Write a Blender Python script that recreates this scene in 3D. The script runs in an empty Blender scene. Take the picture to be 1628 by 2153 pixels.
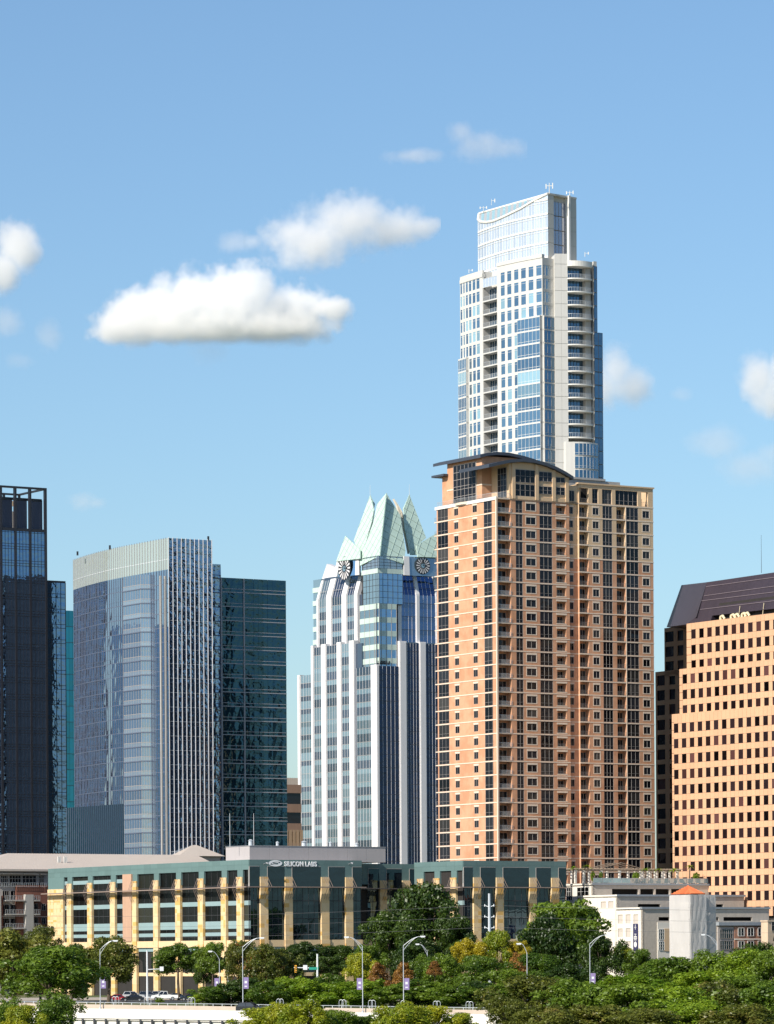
import bpy, math, random
import numpy as np
from mathutils import Vector, Matrix
random.seed(7)
rng = np.random.default_rng(11)
R_ = math.radians
SC = bpy.context.scene
COL = SC.collection
# ------------------------------------------------------------------ camera, sky, sun, exposure
FPX, CX, HY, RHO, ZC = 8500.0, 814.0, 2010.0, 0.006, 9.0      # focal length in px of the 1628 px wide photo
SUN_AZ, SUN_EL = R_(45), R_(36)                               # sun behind the camera, to its left
cam_d = bpy.data.cameras.new('camera'); cam = bpy.data.objects.new('camera', cam_d); COL.objects.link(cam)
cam_d.sensor_fit = 'HORIZONTAL'; cam_d.sensor_width = 36.0
cam_d.lens = FPX / 1628 * 36
cam_d.shift_y = (HY - 1076.5) / 1628
cam_d.clip_start = 1.0; cam_d.clip_end = 60000
cam.matrix_world = Matrix.Translation((0, 0, ZC)) @ Matrix.Rotation(R_(90), 4, 'X') @ Matrix.Rotation(-RHO, 4, 'Z')
SC.camera = cam
wd = bpy.data.worlds.new('World'); SC.world = wd; wd.use_nodes = True
wn = wd.node_tree.nodes; wl = wd.node_tree.links
bg = wn['Background']
sky = wn.new('ShaderNodeTexSky'); sky.sky_type = 'NISHITA'; sky.sun_disc = False
sky.sun_elevation = SUN_EL
sky.sun_rotation = math.pi + SUN_AZ
sky.altitude = 150; sky.air_density = 1.04; sky.dust_density = 0.9; sky.ozone_density = 5.5
sgain = wn.new('ShaderNodeVectorMath'); sgain.operation = 'MULTIPLY'; sgain.inputs[1].default_value = (0.97, 1.0, 0.965)   # white balance of the photo
wl.new(sky.outputs[0], sgain.inputs[0]); wl.new(sgain.outputs[0], bg.inputs[0]); bg.inputs[1].default_value = 0.104
sun_d = bpy.data.lights.new('sun', 'SUN'); sun = bpy.data.objects.new('sun', sun_d); COL.objects.link(sun)
sun_d.energy = 4.6; sun_d.angle = R_(0.5); sun_d.color = (1.0, 0.93, 0.82)
sdir = Vector((-math.sin(SUN_AZ) * math.cos(SUN_EL), -math.cos(SUN_AZ) * math.cos(SUN_EL), math.sin(SUN_EL)))
sun.rotation_euler = sdir.to_track_quat('Z', 'Y').to_euler()
sun.location = sdir * 400
vs = SC.view_settings
vs.view_transform = 'Standard'; vs.look = 'None'; vs.gamma = 1; vs.exposure = 0.5; vs.use_curve_mapping = False
SC.cycles.use_denoising = True
SC.cycles.max_bounces = 8; SC.cycles.glossy_bounces = 4; SC.cycles.transparent_max_bounces = 16
SC.cycles.volume_bounces = 6; SC.cycles.sample_clamp_indirect = 8
# ------------------------------------------------------------------ photo pixel -> place
def ab(px, py):
    du, dv = px - CX, HY - py
    return (du + RHO * dv) / FPX, (dv - RHO * du) / FPX
def P(px, py, Y):
    a, b = ab(px, py)
    return Vector((a * Y, Y, ZC + b * Y))
GR = R_(32); CG, SG = math.cos(GR), math.sin(GR)              # the street grid is turned 32 degrees
# ------------------------------------------------------------------ materials
def nodes_of(name):
    m = bpy.data.materials.new(name); m.use_nodes = True
    nt = m.node_tree; nt.nodes.clear()
    return m, nt, nt.nodes, nt.links
def mth(nt, op, a, b=None, c=None, clamp=False):
    n = nt.nodes.new('ShaderNodeMath'); n.operation = op; n.use_clamp = clamp
    for i, v in enumerate((a, b, c)):
        if v is None: continue
        if isinstance(v, (int, float)): n.inputs[i].default_value = v
        else: nt.links.new(v, n.inputs[i])
    return n.outputs[0]
def noise(nt, scale, detail=3, vec=None, stretch=None, rough=.55):
    n = nt.nodes.new('ShaderNodeTexNoise'); n.inputs['Scale'].default_value = scale
    n.inputs['Detail'].default_value = detail; n.inputs['Roughness'].default_value = rough
    if vec is None:
        vec = nt.nodes.new('ShaderNodeNewGeometry').outputs['Position']
    if stretch:
        mp = nt.nodes.new('ShaderNodeMapping'); mp.inputs['Scale'].default_value = stretch
        nt.links.new(vec, mp.inputs['Vector']); vec = mp.outputs[0]
    nt.links.new(vec, n.inputs['Vector'])
    return n.outputs['Fac']
def rgb(c): return (c[0], c[1], c[2], 1)
def scaled_col(nt, col, fac):
    """colour times a value socket"""
    v = nt.nodes.new('ShaderNodeVectorMath'); v.operation = 'SCALE'
    if isinstance(col, (tuple, list)): v.inputs[0].default_value = col[:3]
    else: nt.links.new(col, v.inputs[0])
    nt.links.new(fac, v.inputs['Scale'])
    return v.outputs[0]
def mixc(nt, fac, a, b):
    n = nt.nodes.new('ShaderNodeMix'); n.data_type = 'RGBA'
    if isinstance(fac, (int, float)): n.inputs[0].default_value = fac
    else: nt.links.new(fac, n.inputs[0])
    for i, v in ((6, a), (7, b)):
        if isinstance(v, (tuple, list)): n.inputs[i].default_value = rgb(v)
        else: nt.links.new(v, n.inputs[i])
    return n.outputs[2]
def mat_solid(name, col, rough=.8, var=.16, scale=.5, streak=.14, rnd=.0, metallic=0., bump=0., bscale=3., spec=.3, col2=None, c2scale=.3):
    m, nt, ns, lk = nodes_of(name)
    out = ns.new('ShaderNodeOutputMaterial'); p = ns.new('ShaderNodeBsdfPrincipled')
    f = mth(nt, 'MULTIPLY_ADD', noise(nt, scale, 5), 2 * var, 1 - var)
    if streak:
        f2 = mth(nt, 'MULTIPLY_ADD', noise(nt, 1.0, 3, stretch=(1.4, 1.4, .06)), 2 * streak, 1 - streak)
        f = mth(nt, 'MULTIPLY', f, f2)
    if rnd:
        oi = ns.new('ShaderNodeObjectInfo')
        f = mth(nt, 'MULTIPLY', f, mth(nt, 'MULTIPLY_ADD', oi.outputs['Random'], 2 * rnd, 1 - rnd))
    base = col
    if col2 is not None:
        k = mth(nt, 'MULTIPLY_ADD', noise(nt, c2scale, 3), 6, -2.6, clamp=True)
        base = mixc(nt, k, col, col2)
    lk.new(scaled_col(nt, base, f), p.inputs['Base Color'])
    p.inputs['Roughness'].default_value = rough; p.inputs['Metallic'].default_value = metallic
    p.inputs['Specular IOR Level'].default_value = spec
    if bump:
        b = ns.new('ShaderNodeBump'); b.inputs['Strength'].default_value = 1; b.inputs['Distance'].default_value = bump
        lk.new(noise(nt, bscale, 4), b.inputs['Height']); lk.new(b.outputs[0], p.inputs['Normal'])
    lk.new(p.outputs[0], out.inputs[0])
    return m
def mat_glass(name, dark, tint, refl, rough=.015, wav=(.35, .05), rnd=.5, dark2=None, vstretch=1.0, fine=(0, 0), fres=1.0):
    """coated architectural glass: dark room behind, mirror coat on top; panes bow a little"""
    m, nt, ns, lk = nodes_of(name)
    out = ns.new('ShaderNodeOutputMaterial'); d = ns.new('ShaderNodeBsdfDiffuse'); g = ns.new('ShaderNodeBsdfGlossy'); mx = ns.new('ShaderNodeMixShader')
    oi = ns.new('ShaderNodeObjectInfo')
    f = mth(nt, 'MULTIPLY_ADD', oi.outputs['Random'], 2 * rnd, 1 - rnd)
    base = dark
    if dark2 is not None:
        k = mth(nt, 'GREATER_THAN', mth(nt, 'FRACT', mth(nt, 'MULTIPLY', oi.outputs['Random'], 7.31)), .74)
        base = mixc(nt, k, dark, dark2)
    lk.new(scaled_col(nt, base, f), d.inputs['Color'])
    g.inputs['Color'].default_value = rgb(tint); g.inputs['Roughness'].default_value = rough
    if wav[1]:
        b = ns.new('ShaderNodeBump'); b.inputs['Strength'].default_value = 1; b.inputs['Distance'].default_value = wav[1]
        h = noise(nt, wav[0], 2, stretch=(1, 1, vstretch))
        if fine[1]:
            h = mth(nt, 'ADD', h, mth(nt, 'MULTIPLY', noise(nt, fine[0], 1), fine[1]))
        lk.new(h, b.inputs['Height']); lk.new(b.outputs[0], g.inputs['Normal'])
    fr = ns.new('ShaderNodeFresnel'); fr.inputs['IOR'].default_value = 1.5
    fac = mth(nt, 'MULTIPLY_ADD', fr.outputs[0], (1 - refl) * fres, refl, clamp=True)
    lk.new(fac, mx.inputs[0]); lk.new(d.outputs[0], mx.inputs[1]); lk.new(g.outputs[0], mx.inputs[2]); lk.new(mx.outputs[0], out.inputs[0])
    return m
# ------------------------------------------------------------------ mesh builder
class MB:
    def __init__(s): s.v = []; s.f = []; s.m = []
    def quad(s, a, b, c, d, m=0):
        n = len(s.v); s.v += [tuple(a), tuple(b), tuple(c), tuple(d)]; s.f.append((n, n + 1, n + 2, n + 3)); s.m.append(m)
    def poly(s, pts, m=0):
        n = len(s.v); s.v += [tuple(p) for p in pts]; s.f.append(tuple(range(n, n + len(pts)))); s.m.append(m)
    def box(s, x0, x1, y0, y1, z0, z1, m=0):
        if x1 < x0: x0, x1 = x1, x0
        if y1 < y0: y0, y1 = y1, y0
        if z1 < z0: z0, z1 = z1, z0
        n = len(s.v)
        s.v += [(x0, y0, z0), (x1, y0, z0), (x1, y1, z0), (x0, y1, z0), (x0, y0, z1), (x1, y0, z1), (x1, y1, z1), (x0, y1, z1)]
        for q in ((0, 3, 2, 1), (4, 5, 6, 7), (0, 1, 5, 4), (1, 2, 6, 5), (2, 3, 7, 6), (3, 0, 4, 7)):
            s.f.append(tuple(n + i for i in q)); s.m.append(m)
        return s
    def prism(s, pts, z0, z1, m=0, mtop=None):
        """vertical prism over a counter-clockwise outline"""
        n = len(s.v); k = len(pts)
        s.v += [(p[0], p[1], z0) for p in pts] + [(p[0], p[1], z1) for p in pts]
        for i in range(k):
            j = (i + 1) % k; s.f.append((n + i, n + j, n + k + j, n + k + i)); s.m.append(m)
        s.f.append(tuple(n + k + i for i in range(k))); s.m.append(m if mtop is None else mtop)
        s.f.append(tuple(n + k - 1 - i for i in range(k))); s.m.append(m)
    def slab(s, pts, off, m=0):
        """polygon in space given thickness along the vector off"""
        n = len(s.v); k = len(pts); off = Vector(off)
        s.v += [tuple(p) for p in pts] + [tuple(Vector(p) + off) for p in pts]
        s.f.append(tuple(n + i for i in range(k))); s.m.append(m)
        s.f.append(tuple(n + 2 * k - 1 - i for i in range(k))); s.m.append(m)
        for i in range(k):
            j = (i + 1) % k; s.f.append((n + j, n + i, n + k + i, n + k + j)); s.m.append(m)
    def tube(s, p, q, r0, r1=None, seg=8, m=0):
        p, q = Vector(p), Vector(q); r1 = r0 if r1 is None else r1
        d = (q - p).normalized(); a = d.orthogonal().normalized(); b = d.cross(a)
        n = len(s.v)
        for c, r in ((p, r0), (q, r1)):
            for i in range(seg):
                t = 2 * math.pi * i / seg
                s.v.append(tuple(c + (a * math.cos(t) + b * math.sin(t)) * r))
        for i in range(seg):
            j = (i + 1) % seg; s.f.append((n + i, n + j, n + seg + j, n + seg + i)); s.m.append(m)
        s.f.append(tuple(n + seg - 1 - i for i in range(seg))); s.m.append(m)
        s.f.append(tuple(n + seg + i for i in range(seg))); s.m.append(m)
    def path(s, pts, r, seg=6, m=0):
        for a, b in zip(pts[:-1], pts[1:]): s.tube(a, b, r if not callable(r) else r(a), None, seg, m)
    def turned(s, n0, ang, ox, oy, oz=0):
        """turn everything added since vertex n0 about z and move it"""
        c, d = math.cos(ang), math.sin(ang)
        for i in range(n0, len(s.v)):
            x, y, z = s.v[i]; s.v[i] = (ox + x * c - y * d, oy + x * d + y * c, oz + z)
    def mesh(s, name, mats):
        me = bpy.data.meshes.new(name); me.from_pydata(s.v, [], s.f)
        for mt in (mats if isinstance(mats, (list, tuple)) else [mats]): me.materials.append(mt)
        if any(s.m): me.polygons.foreach_set('material_index', s.m)
        me.update(); return me
    def build(s, name, mats, parent=None, loc=(0, 0, 0), rz=0):
        return link(name, s.mesh(name, mats), parent, loc, rz)
def link(name, me, parent=None, loc=(0, 0, 0), rz=0):
    o = bpy.data.objects.new(name, me); COL.objects.link(o); o.parent = parent
    o.location = loc; o.rotation_euler = (0, 0, rz)
    return o
def under(r, o):
    """make r, placed under the same root as o, a sub-part of o"""
    d = r.location - o.location; a = -o.rotation_euler.z; c, s = math.cos(a), math.sin(a)
    r.parent = o; r.location = (d.x * c - d.y * s, d.x * s + d.y * c, d.z); r.rotation_euler = (0, 0, r.rotation_euler.z + a)
    return r
def tag(o, label, cat, group=None):
    o['label'] = label; o['category'] = cat
    if group: o['group'] = group
    return o
def empty(name, loc=(0, 0, 0), rz=0):
    o = bpy.data.objects.new(name, None); COL.objects.link(o); o.location = loc; o.rotation_euler = (0, 0, rz)
    o.empty_display_size = .5
    return o
def kind(o, k): o['kind'] = k; return o
def smooth(o):
    o.data.polygons.foreach_set('use_smooth', [True] * len(o.data.polygons)); return o
# ------------------------------------------------------------------ buildings on the street grid
class Bld:
    """root Empty at the ground corner nearest the camera; local x runs right-and-back, local y left-and-back"""
    def __init__(s, name, label, cat, px, py, Y, group=None):
        a, _ = ab(px, py); s.X0, s.Y0 = a * Y, Y
        s.root = tag(empty(name, (s.X0, s.Y0, 0), GR), label, cat, group)
    def Rx(s, px, py, ly=0):
        a, _ = ab(px, py)
        return (a * (s.Y0 + ly * CG) - s.X0 + ly * SG) / (CG - a * SG)
    def Ly(s, px, py, lx=0):
        a, _ = ab(px, py)
        return (s.X0 + lx * CG - a * (s.Y0 + lx * SG)) / (SG + a * CG)
    def Z(s, px, py, lx, ly):
        return ZC + ab(px, py)[1] * (s.Y0 + lx * SG + ly * CG)
    def on_plane(s, px, py, n, d):
        """local point where the sight line meets the plane n.p = d (local coordinates)"""
        a, b = ab(px, py)
        # local ray: camera in local coordinates
        cx, cy = -s.X0, -s.Y0
        o = Vector((cx * CG + cy * SG, -cx * SG + cy * CG, ZC))
        v = Vector((a * CG + SG, -a * SG + CG, b))
        n = Vector(n); t = (d - n.dot(o)) / n.dot(v)
        return o + v * t
class Face:
    """a wall plane: u runs to the right seen from outside, z up, y inwards"""
    def __init__(s, b, side, off=0.0):
        s.b, s.side, s.off = b, side, off
        s.rz = 0 if side == 'R' else -math.pi / 2
    def u(s, px, py): return s.b.Rx(px, py, s.off) if s.side == 'R' else -s.b.Ly(px, py, s.off)
    def z(s, px, py):
        u = s.u(px, py)
        return s.b.Z(px, py, u, s.off) if s.side == 'R' else s.b.Z(px, py, s.off, -u)
    def loc(s, u, z, inn=0):
        return (u, s.off + inn, z) if s.side == 'R' else (s.off + inn, -u, z)
    def put(s, name, me, u, z, inn=0, parent=None):
        return link(name, me, parent or s.b.root, s.loc(u, z, inn), s.rz)
    def build(s, mb, name, mats, u=0, z=0, inn=0, parent=None):
        return s.put(name, mb.mesh(name, mats), u, z, inn, parent)
_win = {}
def window_mesh(w, h, cols, rows, mats, fr=.07, dep=.16, key='', bar=.05, split=None):
    """glass pane set back in its opening, with frame and glazing bars; origin bottom-left of the opening"""
    k = (round(w, 3), round(h, 3), cols, str(rows), fr, dep, key, bar)
    if k in _win: return _win[k]
    b = MB()
    zs = [0, h] if rows == 1 else ([h * r for r in rows] if isinstance(rows, (list, tuple)) else [h * i / rows for i in range(rows + 1)])
    for i in range(cols):
        for j in range(len(zs) - 1):
            x0, x1 = w * i / cols, w * (i + 1) / cols
            e = [random.uniform(-.012, .012) for _ in range(4)]
            b.quad((x0, dep + e[0], zs[j]), (x1, dep + e[1], zs[j]), (x1, dep + e[2], zs[j + 1]), (x0, dep + e[3], zs[j + 1]), 0)
    f0 = dep - .07
    if fr:
        b.box(0, w, f0, dep + .03, 0, fr, 1); b.box(0, w, f0, dep + .03, h - fr, h, 1)
        b.box(0, fr, f0 + .004, dep + .03, fr, h - fr, 1); b.box(w - fr, w, f0 + .004, dep + .03, fr, h - fr, 1)
    for i in range(1, cols): b.box(w * i / cols - bar / 2, w * i / cols + bar / 2, f0 + .008, dep + .03, fr, h - fr, 1)
    for z in zs[1:-1]: b.box(fr, w - fr, f0 + .012, dep + .03, z - bar / 2, z + bar / 2, 1)
    me = b.mesh('window', mats); _win[k] = me
    return me
def wall_with_openings(b, u0, u1, z0, z1, ops, th=.4, m=0):
    """fill the strip u0..u1, z0..z1 with wall leaving the openings (ua, ub, za, zb) free"""
    ops = sorted(ops); u = u0
    for (a, c, za, zb) in ops:
        if a > u + 1e-4: b.box(u, a, 0, th, z0, z1, m)
        if za > z0 + 1e-4: b.box(a, c, 0, th, z0, za, m)
        if zb < z1 - 1e-4: b.box(a, c, 0, th, zb, z1, m)
        u = c
    if u < u1 - 1e-4: b.box(u, u1, 0, th, z0, z1, m)
_rail = {}
def railing_mesh(w, h, mats, step=.35, t=.04):
    k = (round(w, 2), h, step, t, str(mats))
    if k not in _rail:
        b = MB(); b.box(0, w, 0, t, h - t, h); b.box(0, w, 0, t, .08, .08 + t)
        n = max(2, int(w / step))
        for i in range(n + 1):
            x = (w - t) * i / n; b.box(x, x + t, .005, t - .005, .08 + t, h - t)
        _rail[k] = b.mesh('railing', mats)
    return _rail[k]
# ------------------------------------------------------------------ shared materials
M = {}
M['brick'] = mat_solid('brick', (.57, .315, .19), .9, .14, .7, .1, col2=(.50, .255, .145), c2scale=.25)
M['cream'] = mat_solid('cream stucco', (.60, .43, .27), .85, .08, .4, .08)
M['band'] = mat_solid('pale cast stone', (.68, .56, .44), .8, .08)
M['white_conc'] = mat_solid('white concrete', (.70, .68, .63), .75, .07, .4, .07)
M['grey_conc'] = mat_solid('grey concrete', (.42, .40, .37), .85, .1)
M['dark_metal'] = mat_solid('dark metal', (.03, .034, .042), .5, .15, spec=.5)
M['grey_metal'] = mat_solid('grey metal', (.30, .31, .33), .5, .1, spec=.5)
M['lightmetal'] = mat_solid('galvanised metal', (.50, .53, .55), .45, .1, spec=.5, metallic=.3)
M['frame'] = mat_solid('window frame', (.34, .31, .29), .6, .05, streak=0)
M['frame_dark'] = mat_solid('dark frame', (.06, .06, .065), .5, .05, streak=0)
M['frame_white'] = mat_solid('white frame', (.72, .71, .68), .5, .05, streak=0)
M['rail'] = mat_solid('railing metal', (.22, .20, .19), .5, .05, streak=0)
M['dark_in'] = mat_solid('dark interior', (.030, .027, .025), .9, .2)
M['g_brick'] = mat_glass('dark apartment glass', (.014, .015, .018), (.42, .5, .6), .02, wav=(.5, .03), rnd=.7, dark2=(.032, .03, .028), fres=.5)
M['roofdark'] = mat_solid('dark roof metal', (.045, .055, .075), .5, .1, spec=.5)
M['roofing'] = mat_solid('flat roof gravel', (.34, .32, .30), .95, .12)
# ------------------------------------------------------------------ ground, river bank, streets
def ground():
    M['grass'] = mat_solid('grass ground', (.075, .10, .035), .95, .3, .12, 0, col2=(.12, .11, .05), c2scale=.05)
    M['asphalt'] = mat_solid('asphalt', (.06, .058, .056), .9, .18, .5, 0)
    M['paving'] = mat_solid('pale paving', (.36, .31, .26), .9, .12, .5, 0)
    b = MB(); n = 60
    # one sheet: water edge below the bridge, plateau of the city, out to the horizon
    prof = [(-3000, -9), (560, -9), (600, -7.5), (640, -5.2), (676, -2.2), (690, -.1), (720, -.02), (1700, 0), (9000, 0), (40000, 0)]
    for (y0, z0), (y1, z1) in zip(prof[:-1], prof[1:]):
        b.quad((-30000, y0, z0), (30000, y0, z0), (30000, y1, z1), (-30000, y1, z1))
    kind(b.build('ground', M['grass']), 'structure')
    def water_mat():
        m, nt, ns, lk = nodes_of('lake water')
        out = ns.new('ShaderNodeOutputMaterial'); p = ns.new('ShaderNodeBsdfPrincipled')
        p.inputs['Base Color'].default_value = (.02, .045, .04, 1); p.inputs['Roughness'].default_value = .06
        bp = ns.new('ShaderNodeBump'); bp.inputs['Distance'].default_value = .15
        lk.new(noise(nt, .8, 3), bp.inputs['Height']); lk.new(bp.outputs[0], p.inputs['Normal']); lk.new(p.outputs[0], out.inputs[0])
        return m
    b = MB(); b.quad((-3000, 120, -6), (3000, 120, -6), (3000, 628, -6), (-3000, 628, -6))
    kind(b.build('water', water_mat()), 'structure')
    b = MB(); b.quad((-400, 808, .03), (400, 800, .03), (400, 846, .03), (-400, 854, .03))
    road = kind(b.build('road', M['asphalt']), 'structure')
    b = MB()
    for k in range(-20, 20): b.quad((k * 9, 830.2, .036), (k * 9 + 3, 830.2, .036), (k * 9 + 3, 830.5, .036), (k * 9, 830.5, .036))
    b.build('lane_marking', M['frame_white'], road)
    b = MB(); b.box(-130, -20, 855, 899, -.2, .14)
    kind(b.build('pavement', M['paving']), 'structure')
    b = MB(); b.box(-130, 60, 803, 806.5, -.2, .14)
    kind(b.build('kerb', M['paving']), 'structure')
ground()
# ------------------------------------------------------------------ the brick apartment tower
def brick_tower():
    A = Bld('brick_apartment_tower', 'tall brick apartment tower with dark curved roof, in front of the white and glass tower', 'building', 1044, 1050, 966)
    fR, fL = Face(A, 'R'), Face(A, 'L')
    zr = lambda x: fR.u(880 + x / 3.13, 1080)
    zl = lambda x: fL.u(880 + x / 3.13, 1080)
    FH = 3.303
    zb = fR.z(1048, 1803.3)
    W, D = zr(1545), -zl(120)
    nf0, nf1 = -3, 26
    zt = zb + FH * nf1
    mats_w = [M['g_brick'], M['frame']]
    # core behind the walls
    b = MB(); b.box(.5, W - .3, 2.2, D - .3, 0, zt); b.box(.45, W - .25, .42, 2.2, 0, zb + FH * nf0 - .1)
    b.build('core', M['dark_in'], A.root)
    b = MB(); b.box(.3, W, .3, D, zt + .05, zt + .35); b.build('roof_deck', M['roofing'], A.root)
    colsR = [('bay', 640, 685, 2), ('win', 708, 772, 2), ('bay', 797, 880, 3), ('log', 907, 970, 1)]
    colsM = [('win', 997, 1030, 2)]
    colsQ = [('balc', 1057, 1120, 1), ('win', 1147, 1188, 2), ('bay', 1212, 1275, 3), ('balc', 1303, 1362, 1), ('bay', 1367, 1447, 3), ('win', 1475, 1520, 2)]
    colsL = [('bay', 127, 195, 3), ('win', 235, 262, 2), ('win', 357, 385, 2), ('bay', 430, 503, 3)]
    SILL, HEAD = .85, 2.55
    niche = {}
    def niche_mesh(w, h, d, wall, tall, key):
        """walls, floor and glazed back of a recessed balcony"""
        if key in niche: return niche[key]
        b = MB(); b.box(0, w, d, d + .1, 0, h, 0)
        if tall: b.box(.0, .06, .02, d, 0, h, 1); b.box(w - .06, w, .02, d, 0, h, 1)
        b.box(0, w, -.02 if tall else .05, d, -.12, .06, 2)
        b.box(0, w, .05, d, h - .02, h + .08, 2)
        b.quad((w * .12, d - .03, .1), (w * .9, d - .03, .1), (w * .9, d - .03, h * .82), (w * .12, d - .03, h * .82), 3)
        for i in range(4):
            x = w * (.12 + .78 * i / 3); b.box(x - .04, x + .04, d - .08, d - .025, .1, h * .82, 4)
        niche[key] = b.mesh('balcony', [wall, wall, M['band'], M['g_brick'], M['frame']])
        return niche[key]
    def section(face, cols, u0, u1, wall_of, k0, k1, zz, inn=0, name='wall'):
        walls = {}
        for k in range(k0, k1):
            z = zb + FH * k; wall = wall_of(k)
            if wall.name not in walls: walls[wall.name] = (MB(), wall)
            ops = []; wb = walls[wall.name][0]
            for kd, x0, x1, nc in cols:
                a, c = zz(x0), zz(x1); w = c - a
                if kd == 'bay':
                    za, zc = z + .16, z + FH - .16
                    face.put('glazed_bay', window_mesh(w, zc - za, nc, [0, .28, 1], mats_w, .045, .07, 'b', .04), a, za, inn)
                elif kd == 'win':
                    za, zc = z + SILL, z + HEAD
                    face.put('window', window_mesh(w, zc - za, nc, 1, mats_w, .06, .08, 'w', .045), a, za, inn)
                    wb.box(a - .16, c + .16, -.03, .01, zc, zc + .42, 1)
                    if w > 1.9 or x0 > 1100:
                        wb.box(a - .16, c + .16, -.035, .012, za - .16, za, 1)
                        wb.box(a - .16, a, -.03, .008, za, zc, 1); wb.box(c, c + .16, -.03, .008, za, zc, 1)
                elif kd == 'log':
                    za, zc = z + .45, z + HEAD
                    o = face.put('balcony', niche_mesh(w, zc - za, 1.4, wall, True, ('l', wall.name)), a, za, inn)
                    under(face.put('railing', railing_mesh(w, .75, M['rail']), a, za, inn + .05), o)
                    wb.box(a - .16, c + .16, -.03, .01, zc, zc + .42, 1); wb.box(a - .16, c + .16, -.035, .012, za - .16, za, 1)
                else:
                    za, zc = z + .1, z + FH - .16
                    o = face.put('balcony', niche_mesh(w, zc - za, 1.5, wall, True, ('b', round(w, 2), wall.name)), a, za, inn)
                    under(face.put('railing', railing_mesh(w, 1.05, M['rail']), a, za, inn - .03), o)
                ops.append((a, c, za, zc))
            wall_with_openings(wb, u0, u1, z, z + FH, ops)
        for wb, wall in walls.values(): face.build(wb, name, [wall, M['band']], inn=inn)
    br = lambda k: M['brick']
    cr = lambda k: M['cream'] if k >= 22 else M['brick']
    uc = zr(608)
    section(fR, colsR, uc, zr(993), br, nf0, nf1, zr)
    section(fR, colsM, zr(993), zr(1057), cr, nf0, nf1, zr, inn=.8)
    section(fR, colsQ, zr(1057), W, cr, nf0, nf1, zr)
    b = MB(); b.box(zr(993), zr(993) + .02, 0, 0, 0, 0)
    section(fL, colsL, zl(120), -.0, br, nf0, nf1, zl)
    # corner balconies with their posts
    w = uc
    for k in range(nf0, nf1):
        z = zb + FH * k
        b = MB()
        o = fR.put('corner_balcony', niche_mesh(w, FH - .2, 1.9, M['brick'], True, 'corner'), 0, z + .1)
        under(fR.put('railing', railing_mesh(w + .25, 1.05, M['lightmetal'], .3, .05), -.15, z + .1, -.12), o)
    b = MB(); b.box(-.32, .06, -.32, .06, zb + FH * nf0, zt); b.build('corner_post', M['band'], A.root)
    b = MB(); b.box(zr(1362) + .02, zr(1367) - .02, -.1, .4, zb + FH * nf0, zt); b.build('post', M['band'], A.root)
    # floor bands, one to each storey and wall
    bm = {}
    for nm, face, u0, u1, inn in (('r', fR, -.2, zr(993), 0), ('m', fR, zr(993) + .03, zr(1057) - .03, .8), ('q', fR, zr(1057), W + .12, 0), ('l', fL, zl(112), .1, 0)):
        b = MB(); b.box(u0, u1, -.06 if nm != 'l' else -.08, .05, -.13, .12); bm[nm] = b.mesh('floor_band', M['band'])
        if nm == 'l':
            b = MB(); b.box(u0, u1, -.2, .05, -.3, .45); bm['L'] = b.mesh('parapet_band', M['white_conc'])
        for k in range(nf0, nf1 + 1):
            if k == nf1: 
                if nm == 'l': face.put('parapet_band', bm['L'], 0, zb + FH * k, inn)
                else: face.put('floor_band', bm[nm], 0, zb + FH * k + .1, inn)
            else: face.put('floor_band', bm[nm], 0, zb + FH * k, inn)
    # side balconies poking out at the far left corner
    sl = MB(); sl.box(-1.0, .0, -.1, 1.6, -.1, .1); slm = sl.mesh('balcony_slab', M['band'])
    ra = railing_mesh(.9, 1.05, M['rail'])
    for k in range(nf0, nf1, 1):
        o = fL.put('balcony_slab', slm, zl(120), zb + FH * k, 0); under(fL.put('railing', ra, zl(120) - .95, zb + FH * k + .1, .02), o)
    # top storey, right half
    zt2 = fR.z(880 + 1057 / 3.13, 920 + 305 / 3.13)
    b = MB(); ops = []
    for x0, x1, nc in ((1060, 1120, 0), (1145, 1185, 2), (1210, 1275, 3), (1298, 1445, 5), (1468, 1512, 0)):
        a, c = zr(x0), zr(x1); za, zc = zt + .35, zt2 - .9
        ops.append((a, c, za, zc))
        if nc: fR.put('glazed_bay', window_mesh(c - a, zc - za, nc, [0, .3, 1], mats_w, .07, .3, 't'), a, za)
        else:
            fR.put('railing', railing_mesh(c - a, 1.1, M['rail']), a, za, .1)
    wall_with_openings(b, zr(1057), W, zt + .12, zt2, ops, .8)
    b.box(zr(1050), W + .25, -.25, .9, zt2, zt2 + .35)
    b.box(W - .8, W, .8, 9, zt + .4, zt2); b.box(zr(1057), zr(1080), .8, 9, zt + .4, zt2)
    fR.build(b, 'top_storey', M['cream'])
    b = MB(); b.box(zr(1120), zr(1465), 3.0, 9, zt + .3, zt2 - .02); b.build('top_storey_core', M['dark_in'], A.root)
    b = MB(); b.box(zr(960), zr(1430), 6.5, 16, zt + .3, zt2 + 2.0); b.box(zr(955), zr(1330), 6.2, 16.3, zt2 + 2.0, zt2 + 2.5)
    b.build('roof_plant_room', M['grey_conc'], A.root)
    b = MB(); b.box(zr(985), zr(1060), .3, 3, zt + .1, zt2 - .5); b.build('linking_wall', M['cream'], A.root)
    fR.put('window', window_mesh(zr(1030) - zr(997), 2.6, 2, 1, mats_w, .07, .0, 'k'), zr(997), zt + .5, .25)
    # arched cream penthouse
    pk = lambda x, y, off=0: (lambda f: (f.u(880 + x / 3.13, 920 + y / 3.13), f.z(880 + x / 3.13, 920 + y / 3.13)))(Face(A, 'R', off))
    arc = [pk(*q, -1.2) for q in ((465, 196), (540, 178), (610, 164), (690, 158), (770, 166), (840, 184), (910, 212), (970, 243), (1022, 276))]
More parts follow.
